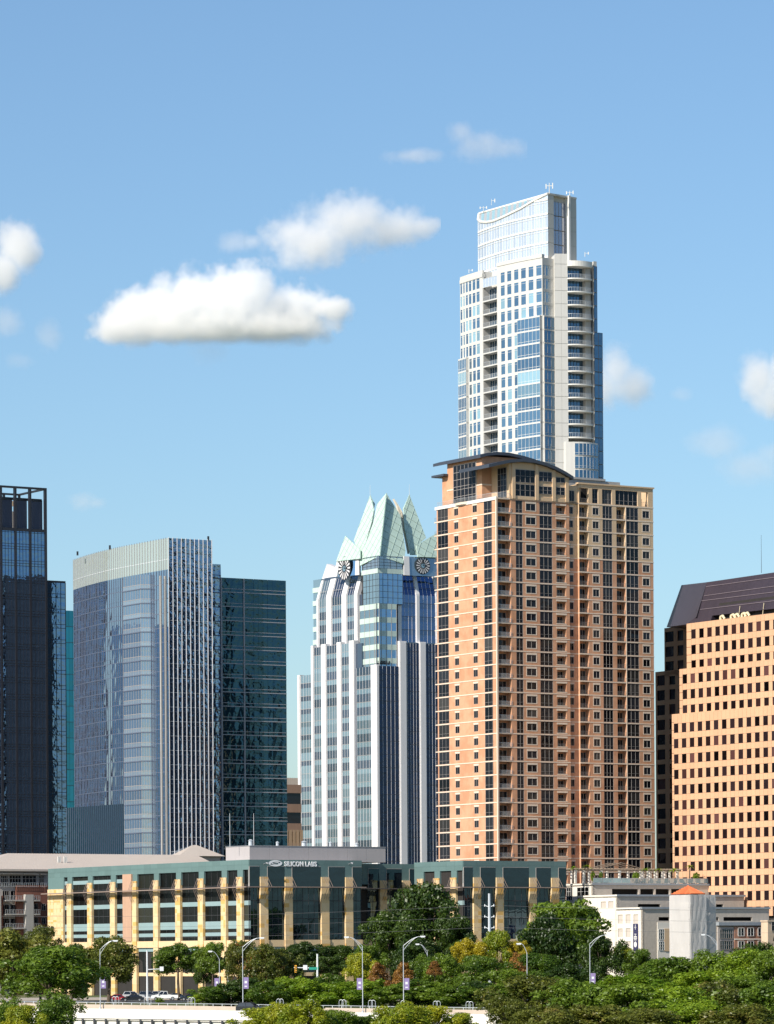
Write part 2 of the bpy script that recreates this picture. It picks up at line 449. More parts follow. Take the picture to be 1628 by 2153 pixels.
    def roof_arc(pts, y0, y1, th, name):
        b = MB(); n = len(pts)
        for (u0, z0), (u1, z1) in zip(pts[:-1], pts[1:]):
            b.v += [(u0, y0, z0), (u1, y0, z1), (u1, y0, z1 + th), (u0, y0, z0 + th), (u0, y1, z0), (u1, y1, z1), (u1, y1, z1 + th), (u0, y1, z0 + th)]
            k = len(b.v) - 8
            for q in ((0, 1, 2, 3), (5, 4, 7, 6), (3, 2, 6, 7), (1, 0, 4, 5), (0, 3, 7, 4), (2, 1, 5, 6)):
                b.f.append(tuple(k + i for i in q)); b.m.append(0)
        return b.build(name, M['roofdark'], A.root)
    roof_arc(arc, -1.2, 12, .75, 'curved_roof')
    b = MB(); us = [zr(600) + (zr(992) - zr(600)) * i / 14 for i in range(15)]
    def zarc(u):
        for (u0, z0), (u1, z1) in zip(arc[:-1], arc[1:]):
            if u0 <= u <= u1: return z0 + (z1 - z0) * (u - u0) / (u1 - u0)
        return arc[-1][1]
    for u0, u1 in zip(us[:-1], us[1:]):
        b.v += [(u0, 0, zt + .2), (u1, 0, zt + .2), (u1, 0, zarc(u1)), (u0, 0, zarc(u0)), (u0, 11, zt + .2), (u1, 11, zt + .2), (u1, 11, zarc(u1)), (u0, 11, zarc(u0))]
        k = len(b.v) - 8
        for q in ((0, 1, 2, 3), (5, 4, 7, 6), (3, 2, 6, 7), (0, 3, 7, 4), (2, 1, 5, 6)):
            b.f.append(tuple(k + i for i in q)); b.m.append(0)
    for x in (625, 778, 890, 976):                                  # pilasters
        u = zr(x); b.box(u - .45, u + .45, -.35, .05, zt + .2, zarc(u) - .1)
    b.box(zr(600), zr(992), -.18, .03, zt + .1, zt + .9)
    b.build('penthouse_wall', M['cream'], A.root)
    for x0, x1, y0, y1, nc, rw in ((636, 766, 388, 308, 4, 2), (636, 766, 298, 212, 4, 2), (792, 877, 374, 322, 3, 2), (792, 877, 290, 226, 3, 2), (904, 963, 380, 328, 2, 2), (904, 963, 298, 262, 2, 1)):
        (u0, z0), (u1, z1) = pk(x0, y0), pk(x1, y1)
        z1 = pk((x0 + x1) / 2, y1)[1]; z0 = pk((x0 + x1) / 2, y0)[1]
        fR.put('window', window_mesh(u1 - u0, z1 - z0, nc, rw, mats_w, .08, .0, 'p'), u0, z0, -.1)
    # tall window on the lit end of the cream penthouse
    u0, u1 = zr(512), zr(600); fE = Face(A, 'L', u1)
    ea, eb = fE.u(880 + 524 / 3.13, 1000), fE.u(880 + 582 / 3.13, 1000)
    fE.put('window', window_mesh(eb - ea, 7.2, 3, 5, mats_w, .08, .0, 'q'), ea, zt + .6, -.1)
    fR.put('railing', railing_mesh(u1 - u0, 1.1, M['lightmetal'], .3, .05), u0, zt + .35, -.1)
    # brick block with the upper curved roof
    lx = 1.0; ly0 = A.Ly(880 + 418 / 3.13, 990, lx); ly1 = A.Ly(880 + 190 / 3.13, 1000, lx)
    zup = A.Z(880 + 418 / 3.13, 920 + 128 / 3.13, lx, ly0)
    bx1 = A.Rx(880 + 520 / 3.13, 990, ly0) + 6
    b = MB(); b.box(lx, bx1, ly0, ly1, zt + .2, zup + .3); b.box(lx - .1, bx1, ly0 - .1, ly1 + .05, zt + 4.0, zt + 4.35, 1)
    b.box(bx1, bx1 + 9, ly0 + .6, ly1, zt + .2, zup - .6, 2)
    b.build('brick_penthouse', [M['brick'], M['band'], M['cream']], A.root)
    fb = Face(A, 'L', lx)
    def pl(x, y): return fb.u(880 + x / 3.13, 920 + y / 3.13), fb.z(880 + x / 3.13, 920 + y / 3.13)
    u0, u1 = pl(235, 300)[0], pl(384, 300)[0]
    zw0, zw1 = zt + .5, zup - .9
    b = MB(); b.box(u0 - .12, u1 + .12, -.12, .0, zw0 - .1, zw1 + .1); fb.build(b, 'window_surround', M['band'])
    fb.put('window', window_mesh(u1 - u0, zw1 - zw0, 6, [0, .18, .36, .44, .62, .81, 1], mats_w, .12, .0, 'big', .09), u0, zw0, -.2)
    b = MB(); n = 10; uu0, uu1 = u0 - .5, u1 + .3                   # bowed balcony in front of it
    pts = [(uu0 + (uu1 - uu0) * i / n, -1.7 * math.sin(math.pi * i / n)) for i in range(n + 1)]
    b.prism([(p[0], p[1]) for p in pts], -.3, .25); fb.build(b, 'bowed_balcony', M['band'], z=zt + .2)
    b = MB()
    for p, q in zip(pts[:-1], pts[1:]):
        b.tube((p[0], p[1], 1.25), (q[0], q[1], 1.25), .03, None, 4); b.tube((p[0], p[1], .25), (p[0], p[1], 1.25), .025, None, 4)
    fb.build(b, 'balcony_railing', M['rail'], z=zt + .2)
    fL.put('railing', railing_mesh(D - .3, 1.1, M['lightmetal'], .4, .05), -D + .1, zt + .45, .1)
    ya = ly0 - 1.2
    pu = lambda x, y: (lambda f: (f.u(880 + x / 3.13, 920 + y / 3.13), f.z(880 + x / 3.13, 920 + y / 3.13)))(Face(A, 'R', ya))
    arc2 = [pu(*q) for q in ((408, 132), (455, 119), (520, 113), (600, 118), (690, 138), (770, 162), (860, 196))]
    roof_arc(arc2, ya, ly1 + 4.5, .7, 'curved_roof')
    (ue, ze) = pl(150, 262)
    b = MB(); b.box(-.4, 4, ly1 - .5, ly1 + 5.0, ze, ze + .5); b.build('lower_eave', M['roofdark'], A.root)
    b = MB(); b.box(1.2, 8, ly1, ly1 + 2.6, zt + .2, ze); b.build('rear_penthouse', M['brick'], A.root)
    return A
brick_tower()
# ------------------------------------------------------------------ the tallest tower, white frames and blue glass, curved front
def white_tower():
    M['aus_wall'] = mat_solid('white precast', (.54, .53, .50), .75, .06, .4, .06)
    M['g_aus'] = mat_glass('blue tower glass', (.045, .085, .12), (.55, .75, .95), .30, wav=(.45, .035), rnd=.55, dark2=(.22, .34, .36))
    M['g_aus_d'] = mat_glass('deep blue tower glass', (.02, .05, .09), (.40, .62, .85), .22, wav=(.4, .05), rnd=.4)
    M['g_crown'] = mat_glass('pale crown glass', (.50, .54, .58), (.85, .92, 1.0), .34, wav=(.3, .02), rnd=.15)
    M['crown_panel'] = mat_solid('crown panel', (.58, .54, .48), .6, .06)
    q = lambda x: 900 + x / 4.07
    YR = 591.0
    Y0 = 1104.0
    a0, _ = ab(q(980), YR); X0 = a0 * Y0
    root = tag(empty('curved_condominium_tower', (X0, Y0, 0)), 'tallest tower with white frames, blue glass and curved sloping glass crown', 'building')
    def zat(x, y, p):                       # height of zoomed photo row y at plan point p
        return ZC + ab(q(x), 370 + y / 4.07)[1] * (Y0 + p[1])
    def curve(th0, th1, S, start, n=400):
        pts = [start]; x, y = start
        for i in range(n):
            th = R_(th0 + (th1 - th0) * (i + .5) / n); x -= math.cos(th) * S / n; y += math.sin(th) * S / n
            pts.append((x, y))
        return pts
    def pick(pts, px, py=YR):
        a, _ = ab(px, py)
        best = min(pts, key=lambda p: abs((X0 + p[0]) - a * (Y0 + p[1])))
        return best
    main = curve(45, 70, 46, (0, 0))
    C = lambda x: pick(main, q(x))
    FH = 27.9 * Y0 / FPX
    zref = ZC + ab(q(980), 915.9)[1] * Y0
    K0, K1 = -4, 13
    mats = [M['g_aus'], M['frame_white']]
    def chord(pa, pb): return math.atan2(pb[1] - pa[1], pb[0] - pa[0]), math.hypot(pb[0] - pa[0], pb[1] - pa[1])
    def place(name, me, pa, ang, z, inn=0, parent=None):
        return link(name, me, parent or root, (pa[0] - math.sin(ang) * inn, pa[1] + math.cos(ang) * inn, z), ang)
    wb = MB()
    def wbox(pa, pb, z0, z1, y0=0, y1=.5, m=0):
        ang, L = chord(pa, pb); n0 = len(wb.v); wb.box(0, L, y0, y1, z0, z1, m); wb.turned(n0, ang, pa[0], pa[1])
    wins = [(277, 292), (301, 314), (323, 341), (350, 371), (381, 406), (415, 442), 'B', (622, 658), (678, 715), (737, 775), (797, 838), (862, 905), (928, 976)]
    bal = (468, 590)
    z_top = zref + FH * 13.45
    # wall strips between the openings: full height
    edges = [275] + [e for w in wins for e in (w if w != 'B' else bal)] + [980]
    for i in range(0, len(edges), 2): wbox(C(edges[i]), C(edges[i + 1]), zref + FH * K0, z_top)
    balc_mesh = {}
    for k in range(K0, K1):
        z = zref + FH * k
        for w in wins:
            if w == 'B':
                pa, pb = C(bal[0]), C(bal[1]); ang, L = chord(pa, pb)
                if k >= 12:
                    place('window', window_mesh(L, FH * .7, 5, 1, [M['g_crown'], M['frame_white']], .06, .1, 'B'), pa, ang, z + .3); continue
                if 'm' not in balc_mesh:
                    b = MB(); b.box(0, L, 0, 2.4, -.16, .16); b.box(0, .08, .2, 2.4, .16, FH - .16, 1); b.box(L - .08, L, .2, 2.4, .16, FH - .16, 1)
                    for i in range(7): b.box(.1 + (L - .2) * i / 6 - .04, .1 + (L - .2) * i / 6 + .04, 2.2, 2.35, .16, FH - .2, 0)
                    b.quad((0, 2.36, .1), (L, 2.36, .1), (L, 2.36, FH), (0, 2.36, FH), 2)
                    balc_mesh['m'] = b.mesh('balcony', [M['aus_wall'], M['grey_conc'], M['g_aus_d']])
                o = place('balcony', balc_mesh['m'], pa, ang, z)
                under(place('railing', railing_mesh(L, 1.2, M['lightmetal'], .5, .05), pa, ang, z + .1, .08), o)
                continue
            pa, pb = C(w[0]), C(w[1]); ang, L = chord(pa, pb)
            if k < 9 and w[0] > 780: continue
            if k < 7 and w[0] < 345: continue
            wbox(pa, pb, z - .38, z + .38)
            place('window', window_mesh(L, FH - .76, 1, [0, .82, 1] if (k + w[0]) % 2 else [0, .78, 1], mats, .035, .06, 'a%d' % w[0]), pa, ang, z + .38)
        if k == 12:
            for w in wins:
                if w == 'B': continue
                wbox(C(w[0]), C(w[1]), z + FH - .4, z_top)
    # projecting glass bays
    def bay(x0, x1, kk, n, out, nm, rows=(0, .2, 1), mats_=None, pts=None):
        pa, pb = (pts or (C(x0), C(x1))); ang, L = chord(pa, pb)
        o_ = (pa[0] + math.sin(ang) * out, pa[1] - math.cos(ang) * out)
        for k in range(K0, kk):
            z = zref + FH * k
            place('glass_bay', window_mesh(L, FH - .3, n, list(rows), mats_ or mats, .06, .0, nm, .07), o_, ang, z + .15)
        n0 = len(wb.v)
        for k in range(K0, kk + 1): wb.box(0, L, -.06, out + .3, zref + FH * k - .2, zref + FH * k + .2)
        wb.box(0, L, .1, out + .2, zref + FH * K0, zref + FH * kk - .1)
        wb.turned(n0, ang, o_[0], o_[1])
        return o_, ang, L
    bay(782, 978, 9, 6, .9, 'b1')
    b0 = bay(277, 345, 7, 5, .8, 'b2')
    # right-hand side
    def step(p, px, deg, y=YR):
        """walk from p in plan direction deg until photo column px"""
        a, _ = ab(px, y); c, d = math.cos(R_(deg)), math.sin(R_(deg))
        s = (a * (Y0 + p[1]) - (X0 + p[0])) / (c - a * d)
        return (p[0] + c * s, p[1] + d * s)
    p1 = step((0, 0), q(1077), 42)
    pk0, pk1 = step((0, 0), q(1012), 42), step((0, 0), q(1064), 42)
    for k in range(9, K1):
        z = zref + FH * k
        for pa, pb in (((0.25, .2), step((0, 0), q(1004), 42)), (pk0, pk1)):
            ang, L = chord(pa, pb)
            place('window', window_mesh(L, FH - .76, 2, [0, .82, 1], mats, .05, .12, 'r'), pa, ang, z + .38)
        wbox((0.02, .02), p1, z - .38, z + .38)
    wbox((0.02, .02), p1, zref + FH * 12.9, z_top)
    wbox(step((0, 0), q(1004), 42), pk0, zref + FH * 9, z_top, .02); wbox(pk1, p1, zref + FH * 9, z_top, .02)
    pr = step((0, 0), q(1098), 42)
    bay(0, 0, 9, 4, .5, 'b3', mats_=[M['g_aus_d'], M['frame']], pts=((0.05, .05), pr))
    # white panelled pier
    zk = zref + FH * K0
    pa = step(p1, q(1085), 180); pa = (p1[0] + .2, p1[1] - 1.6); pb = step(pa, q(1196), 8)
    ang, L = chord(pa, pb); o_ = pa
    b = MB()
    for k in range(K0, K1 + 1):
        z = zref + FH * k
        zt_ = min(z + FH - .06, z_top + 1.2)
        for i in range(2):
            b.box(L * i / 2 + .02, L * (i + 1) / 2 - .02, 0, .3, z + .06, zt_)
    b.box(.05, L - .05, .12, 6, zk, z_top + 1.0)
    link('panelled_pier', b.mesh('panelled_pier', M['aus_wall']), root, (pa[0], pa[1], 0), ang)
    # balcony stack on the right
    pc = step(pb, q(1400), 24); angb, Lb = chord(pb, pc)
    n = 9; arc = [(Lb * i / n, -.2 - 1.3 * math.sin(math.pi * (i / n) ** .8 * .92)) for i in range(n + 1)]
    b = MB(); b.prism(arc + [(Lb, 2.6), (0, 2.6)], -.17, .17); b.box(.02, Lb * .78, 2.4, 2.5, .17, FH - .17, 1)
    for i in range(6): b.box(Lb * .78 * i / 6, Lb * .78 * i / 6 + .08, 2.3, 2.4, .17, FH - .17, 2)
    b.box(Lb * .78, Lb + .02, .6, 2.6, .17, FH - .17, 3)
    bm = b.mesh('balcony', [M['white_conc'], M['g_aus_d'], M['dark_metal'], M['grey_conc']])
    rb = MB()
    for p_, q_ in zip(arc[:-1], arc[1:]):
        rb.tube((p_[0], p_[1] + .1, 1.25), (q_[0], q_[1] + .1, 1.25), .045, None, 4); rb.tube((p_[0], p_[1] + .1, .17), (p_[0], p_[1] + .1, 1.25), .05, None, 4)
        rb.tube(((p_[0] + q_[0]) / 2, (p_[1] + q_[1]) / 2 + .1, .17), ((p_[0] + q_[0]) / 2, (p_[1] + q_[1]) / 2 + .1, 1.25), .04, None, 4)
    rm = rb.mesh('railing', M['lightmetal'])
    for k in range(0, K1):
        o = place('balcony', bm, pb, angb, zref + FH * k - .3); under(place('railing', rm, pb, angb, zref + FH * k - .3), o)
    # top of the balcony stack, terrace below it
    b = MB(); b.prism(arc + [(Lb, 2.6), (0, 2.6)], 0, 1.5); link('balcony_parapet', b.mesh('balcony_parapet', M['white_conc']), root, (pb[0], pb[1], zref + FH * 12.85), angb)
    b = MB(); arc2 = [(-1.2 + (Lb + 2.6) * i / n, -.6 - 1.7 * math.sin(math.pi * i / n)) for i in range(n + 1)]
    b.prism(arc2 + [(Lb + 1.4, 2.6), (-1.2, 2.6)], zk - zref, -.45 * FH); link('terrace_block', b.mesh('terrace_block', M['aus_wall']), root, (pb[0], pb[1], zref), angb)
    for k in range(-4, 0):
        for i in range(2, n):
            p_, q_ = arc2[i], arc2[i + 1] if i < n else arc2[i]
            g = MB(); an = math.atan2(q_[1] - p_[1], q_[0] - p_[0]); LL = math.hypot(q_[0] - p_[0], q_[1] - p_[1])
            zz = zref + FH * (k + .5) + .2
            if k == -1: continue
            wa = (pb[0] + p_[0] * math.cos(angb) - p_[1] * math.sin(angb), pb[1] + p_[0] * math.sin(angb) + p_[1] * math.cos(angb))
            place('window', window_mesh(LL, FH - .4, 1, [0, .2, 1], [M['g_aus_d'], M['frame_white']], .05, .0, 'tb'), wa, an + angb, zz, -.12)
    # far right glass strips
    pd = step(pc, q(1418), 24); pe = step(pd, q(1446), 35); pf = step(pd, q(1490), 35)
    for k in range(K0, K1):
        z = zref + FH * k; e = pf if k < 8 else pe
        ang, L = chord(pd, e)
        place('glass_strip', window_mesh(L, FH - .12, 1 if k >= 8 else 2, 1, [M['g_aus_d'], M['frame_dark']], .05, .0, 's'), pd, ang, z + .06, -.1)
    core = [C(980), p1, (pb[0] + 1, pb[1] + 4), (pc[0], pc[1] + 2.9), pd, pe, (pe[0] - 14, pe[1] + 26), (C(275)[0] + 6, C(275)[1] + 6), C(275)]
    core = [(.6, .9)] + core[1:-1] + [(C(275)[0] + .7, C(275)[1]), (C(380)[0] + .8, C(380)[1] + .8), (C(468)[0] + .8, C(468)[1] + .6), (C(470)[0] + 2.6, C(470)[1] + 1.6), (C(588)[0] + 2.6, C(588)[1] + 1.6), (C(590)[0] + .8, C(590)[1] + .8), (C(737)[0] + .6, C(737)[1] + .8)]
    b = MB(); b.prism(core, 0, z_top - .3); b.prism([pd, pf, (pf[0] - 10, pf[1] + 20), (pd[0] - 10, pd[1] + 20)], 0, zref + FH * 8 - .1)
    b.build('core', M['aus_wall'], root)
    wb.build('wall', M['aus_wall'], root)
    # parapet caps along the curve, stepped at the left
    for x0, x1, zz in ((275, 468, zref + FH * 12.95), (590, 980, z_top)):
        pa, pb_ = C(x0), C(x1); n = 6; b = MB()
        for i in range(n):
            A_, B_ = C(x0 + (x1 - x0) * i / n), C(x0 + (x1 - x0) * (i + 1) / n); ang, L = chord(A_, B_); n0 = len(b.v)
            b.box(0, L, -.15, .9, zz - .1, zz + .9); b.turned(n0, ang, A_[0], A_[1])
        b.build('parapet', M['aus_wall'], root)
    # ---- crown
    c0 = step((4, 7), q(1032), 42); cr = curve(44, 74, 40, c0)
    Cc = lambda x: pick(cr, q(x), 520)
    xs = list(range(432, 1030, 23)) + [1030]
    tops = {432: 372, 450: 392, 500: 396, 560: 386, 620: 362, 700: 325, 800: 277, 900: 217, 1030: 150}
    def top_y(x):
        ks = sorted(tops)
        for a, c in zip(ks[:-1], ks[1:]):
            if a <= x <= c: return tops[a] + (tops[c] - tops[a]) * (x - a) / (c - a)
        return tops[ks[-1]]
    zbot = z_top - 1
    zc0 = zat(1030, 690, c0); CH = (zat(1030, 245, c0) - zc0) / 3.62
    lv = [zc0 + CH * i for i in range(6)]
    pts = [Cc(x) for x in xs]; zt_ = [zat(x, top_y(x), p) for x, p in zip(xs, pts)]
    rb = MB(); bbs = [MB() for _ in range(5)]
    for i in range(len(xs) - 1):
        pa, pb_ = pts[i], pts[i + 1]; ang, L = chord(pa, pb_)
        for j in range(-1, 5):
            z0, z1 = max(zbot, zc0 + CH * j), zc0 + CH * (j + 1)
            ta, tb = min(z1, zt_[i]), min(z1, zt_[i + 1])
            if z0 >= max(ta, tb) - .3: continue
            g = MB(); g.poly([(0, 0, z0), (L, 0, z0), (L, 0, max(tb, z0 + .05)), (0, 0, max(ta, z0 + .05))])
            g.box(-.05, .05, -.08, .05, z0, max(ta, z0 + .06), 1)
            link('glass_panel', g.mesh('glass_panel', [M['g_crown'], M['frame_white']]), root, (pa[0], pa[1], 0), ang)
        for j in range(0, 5):
            z1 = zc0 + CH * j
            if z1 < min(zt_[i], zt_[i + 1]) - .2:
                bb = bbs[j]; n0 = len(bb.v); bb.box(0, L, -.16, .1, z1 - .22, z1 + .22); bb.box(0, L, -.1, .1, z1 + CH * .78, z1 + CH * .78 + .08) if z1 + CH * .8 < min(zt_[i], zt_[i + 1]) else None
                bb.turned(n0, ang, pa[0], pa[1])
        rb.tube((pa[0], pa[1], zt_[i]), (pb_[0], pb_[1], zt_[i + 1]), .38, None, 8)
    for bb in bbs:
        if bb.v: bb.build('crown_band', M['white_conc'], root)
    # roof behind the rim: from the curved front edge back to a straight ridge
    pL = pts[0]; zrL = zat(432, 318, pL); zrR = zat(1024, 148, c0); ridge = []
    for i, p in enumerate(pts):
        t = i / (len(pts) - 1); ridge.append((pL[0] + (c0[0] - pL[0]) * t + .3, pL[1] + (c0[1] - pL[1]) * t + .3, zrL + (zrR - zrL) * t))
    b = MB()
    for i in range(len(pts) - 1):
        b.quad((pts[i][0], pts[i][1], zt_[i]), (pts[i + 1][0], pts[i + 1][1], zt_[i + 1]), ridge[i + 1], ridge[i], i % 2)
    b.build('sloping_roof', [M['grey_metal'], M['g_aus']], root)
    for i in range(len(pts) - 1): rb.tube(ridge[i], ridge[i + 1], .3, None, 6)
    rb.tube((pL[0], pL[1], zt_[0]), ridge[0], .38, None, 8)
    rb.build('roof_rim', M['white_conc'], root)
    # flat right-hand side of the crown
    p5 = step(c0, q(1275), 42, 520); ang, L = chord(c0, p5); fz = lambda x: L * (x - 1032) / (1275 - 1032)
    zt5 = zrR + .2
    b = MB()
    for x0, x1, y0 in ((1036, 1080, 0), (1218, 1273, 0)):
        for j in range(-1, 4):
            b.box(fz(x0), fz(x1), y0, .5, zc0 + CH * j + .08, min(zc0 + CH * (j + 1) - .08, zt5))
    b.box(fz(1085), L - .05, 1.2, 9, zbot - 2, zt5 - .4); b.box(0, L, -.05, 1.2, zt5 - .5, zt5)
    b.box(.25, fz(1083), .1, 1.3, zbot - 2, zt5 - .5); b.box(fz(1216), L - .03, .1, 1.3, zbot - 2, zt5 - .5)
    b.box(fz(1199), fz(1214), -.5, 1.2, zbot - 2, zt5 + .1, 1)
    link('crown_side', b.mesh('crown_side', [M['crown_panel'], M['white_conc']]), root, (c0[0], c0[1], 0), ang)
    g1 = mat_glass('grey crown glass', (.22, .22, .27), (.7, .75, .85), .25, wav=(.4, .03), rnd=.2)
    for j in range(-1, 4):
        z0 = zc0 + CH * j; h = min(CH - .15, zt5 - .5 - z0)
        place('window', window_mesh(fz(1197) - fz(1085), h, 4, 1, [g1, M['frame']], .06, .9, 'cs%d' % (h > 2), .08), (c0[0] + fz(1085) * math.cos(ang), c0[1] + fz(1085) * math.sin(ang)), ang, z0)
    # masts
    def mast(x, yb, yt, p, r=.09, panels=2):
        b = MB(); z0, z1 = zat(x, yb, p), zat(x, yt, p)
        b.tube((0, 0, 0), (0, 0, z1 - z0), r, r * .7, 6)
        for i in range(panels):
            s = -1 if i % 2 else 1
            b.box(s * .9 - .12, s * .9 + .12, -.1, .1, (z1 - z0) * .45, (z1 - z0) * (1.0 - .1 * i)); b.box(min(0, s * .9), max(0, s * .9), -.04, .04, (z1 - z0) * .7, (z1 - z0) * .75)
        ax, _ = ab(q(x), 370 + yb / 4.07)
        b.build('antenna_mast', M['white_conc'], root, (ax * (Y0 + p[1]) - X0, p[1], z0))
    mast(1040, 150, 58, c0, .12, 2); mast(1215, 180, 125, (c0[0], c0[1] + 6), .1, 2); mast(545, 250, 195, (pL[0], pL[1] - 8), .06, 1); mast(475, 300, 258, (pL[0], pL[1] - 3), .08, 2)
    mast(1345, 690, 650, p5, .1, 1); mast(352, 830, 798, C(352), .1, 1)
white_tower()
# ------------------------------------------------------------------ white-ribbed tower with the folded glass crown and clocks
def ribbed_tower():
    T = Bld('ribbed_office_tower', 'white ribbed office tower with pale green folded glass spires and round clock faces', 'building', 794, 1400, 1360)
    root = T.root
    M['rib'] = mat_solid('white stone rib', (.66, .64, .64), .7, .06, .4, .08)
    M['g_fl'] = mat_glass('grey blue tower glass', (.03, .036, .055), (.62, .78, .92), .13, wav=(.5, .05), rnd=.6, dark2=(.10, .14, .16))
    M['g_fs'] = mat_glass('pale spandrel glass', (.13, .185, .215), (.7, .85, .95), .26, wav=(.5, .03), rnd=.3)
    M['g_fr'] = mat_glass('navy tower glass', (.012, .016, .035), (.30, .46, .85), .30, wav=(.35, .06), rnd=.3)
    M['g_frl'] = mat_glass('navy glass darkened reflection', (.008, .010, .024), (.30, .42, .75), .07, wav=(.35, .07), rnd=.3, fine=(1.3, .25), fres=.6)  # navy tower glass darkened to stand in for dark buildings mirrored low down
    M['g_frls'] = mat_glass('navy spandrel darkened reflection', (.012, .018, .036), (.30, .42, .75), .06, wav=(.35, .07), rnd=.3, fres=.6)  # spandrel copy darkened for the same mirrored buildings
    M['g_frs'] = mat_glass('navy spandrel glass', (.016, .024, .045), (.30, .45, .80), .24, wav=(.35, .06), rnd=.3)
    M['pale_band'] = mat_solid('pale green glass band', (.50, .60, .54), .35, .05, spec=.6)
    def crown_mat(name, col):
        m, nt, ns, lk = nodes_of(name)
        out = ns.new('ShaderNodeOutputMaterial'); p = ns.new('ShaderNodeBsdfPrincipled')
        f = mth(nt, 'MULTIPLY_ADD', noise(nt, .35, 3), .24, .88)
        lk.new(scaled_col(nt, col, f), p.inputs['Base Color']); p.inputs['Roughness'].default_value = .22; p.inputs['Specular IOR Level'].default_value = .7
        lk.new(p.outputs[0], out.inputs[0]); return m
    M['crown_l'] = crown_mat('pale green crown glass', (.47, .60, .52))
    q = lambda x: 600 + x / 4.79
    y5 = lambda y: 1020 + y / 4.79
    y6 = lambda y: 1380 + y / 4.79
    FH = 4.5
    def panel(w, h, n, mats, key, tilt=0.0, spand=.38):
        k = ('F', round(w, 2), round(h, 2), n, key, tilt)
        if k in _win: return _win[k]
        b = MB(); y = lambda z: tilt * z / h
        e = random.uniform(-.01, .01)
        b.quad((0, y(0), 0), (w, y(0) + e, 0), (w, y(h * spand), h * spand), (0, y(h * spand), h * spand), 1)
        b.quad((0, y(h * spand), h * spand), (w, y(h * spand), h * spand), (w, y(h) + e, h), (0, y(h), h), 0)
        for i in range(n + 1):
            x = w * i / n; b.slab([(x - .055, -.05, 0), (x + .055, -.05, 0), (x + .055, -.05 + tilt, h), (x - .055, -.05 + tilt, h)], (0, .07, 0), 2)
        b.box(0, w, -.05, .02, h * spand - .06, h * spand + .06, 3)
        _win[k] = b.mesh('glass_panel', mats); return _win[k]
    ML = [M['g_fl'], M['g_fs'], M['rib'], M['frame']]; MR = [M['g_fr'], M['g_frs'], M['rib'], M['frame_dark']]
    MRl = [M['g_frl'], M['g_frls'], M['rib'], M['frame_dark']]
    def bay(face, x0, x1, yref, ztop, zbot, n, mats, key, bevel=0.0):
        u0, u1 = face.u(q(x0), yref), face.u(q(x1), yref)
        zb_ = ztop - bevel; n_f = int(math.ceil((zb_ - zbot) / FH))
        for k in range(n_f):
            z = zb_ - FH * (k + 1)
            face.put('glass_panel', panel(u1 - u0, FH, n, mats, key), u0, z)
        if bevel: face.put('glass_panel', panel(u1 - u0, bevel, n, [mats[0], mats[0], mats[2], mats[3]], key + 'v', 1.8), u0, zb_)
    def pier(face, x0, x1, yref, ztop, zbot, out=.4, deep=1.6, bevel=0.0):
        u0, u1 = face.u(q(x0), yref), face.u(q(x1), yref); b = MB()
        b.box(u0, u1, -out, deep, zbot, ztop - bevel)
        if bevel: b.slab([(u0, -out, ztop - bevel), (u1, -out, ztop - bevel), (u1, -out + 2.0, ztop), (u0, -out + 2.0, ztop)], (0, 1.5, 0))
        b.box(u0 + (u1 - u0) * .08, u0 + (u1 - u0) * .92, -out - .12, -out, zbot, ztop - bevel - .4)
        face.build(b, 'pier', M['rib'])
    zg = 25
    # lower shaft, left side
    L0 = Face(T, 'L', 0.0); R0 = Face(T, 'R', 0.0); yr = y5(1700)
    zB = L0.z(q(290), y5(1640))
    for x0, x1, n in ((290, 366, 3), (418, 524, 4), (570, 648, 3)): bay(L0, x0, x1, yr, zB, zg, n, ML, 'l')
    for x0, x1 in ((268, 289), (368, 416), (526, 568), (650, 700)): pier(L0, x0, x1, yr, zB + .8, zg)
    zc = L0.z(q(850), y6(104))
    bay(L0, 718, 872, yr, zc, zg, 5, ML, 'l'); pier(L0, 874, 912, yr, zc + .4, zg, .6, .7)
    zA_ = R0.z(q(1200), y5(1590))
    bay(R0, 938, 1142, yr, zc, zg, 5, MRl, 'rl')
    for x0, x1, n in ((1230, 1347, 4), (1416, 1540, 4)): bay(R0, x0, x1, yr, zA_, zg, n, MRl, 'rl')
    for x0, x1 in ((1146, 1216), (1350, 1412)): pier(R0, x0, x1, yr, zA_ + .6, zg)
    pier(R0, 908, 934, yr, zc + .4, zg, .6, .7)
    # low wing at the far left
    Lw = Face(T, 'L', 3.5); zw = Lw.z(q(200), y6(192)); yw = y6(600)
    bay(Lw, 158, 268, yw, zw, zg, 4, [M['g_fs'], M['g_fl'], M['rib'], M['frame']], 'w'); pier(Lw, 134, 157, yw, zw + .3, zg)
    DL = -L0.u(q(268), yr); DR = R0.u(q(1540), yr) + 8
    b = MB(); b.box(.3, DR, .3, DL - .3, 0, zc - .2); b.box(10.5, DR - .2, .35, DL - .4, zc - .3, zB - .4); b.box(.35, DR - .4, 10.5, DL - .5, zc - .4, zB - .45); b.box(3.8, DR - 3, DL - .4, -Lw.u(q(134), yw) - .2, 0, zw - .2)
    b.build('lower_core', M['g_fl'], root)
    # upper shaft, stepped back
    L1 = Face(T, 'L', 2.0); R1 = Face(T, 'R', 2.0); yu = y5(1300)
    zT = L1.z(q(720), y5(905)); zTr = R1.z(q(1160), y5(908)); BV = 6.5
    zlo = zB - 3
    for x0, x1, n in ((345, 418, 3), (474, 574, 4), (626, 700, 3)): bay(L1, x0, x1, yu, zT, zlo, n, ML, 'u', BV)
    for x0, x1 in ((326, 344), (420, 472), (576, 624), (702, 738)): pier(L1, x0, x1, yu, zT + .3, zlo, .4, 1.2, BV)
    for x0, x1, n in ((1168, 1312, 4), (1350, 1512, 4)): bay(R1, x0, x1, yu, zTr, zlo, n, MR, 'u', BV)
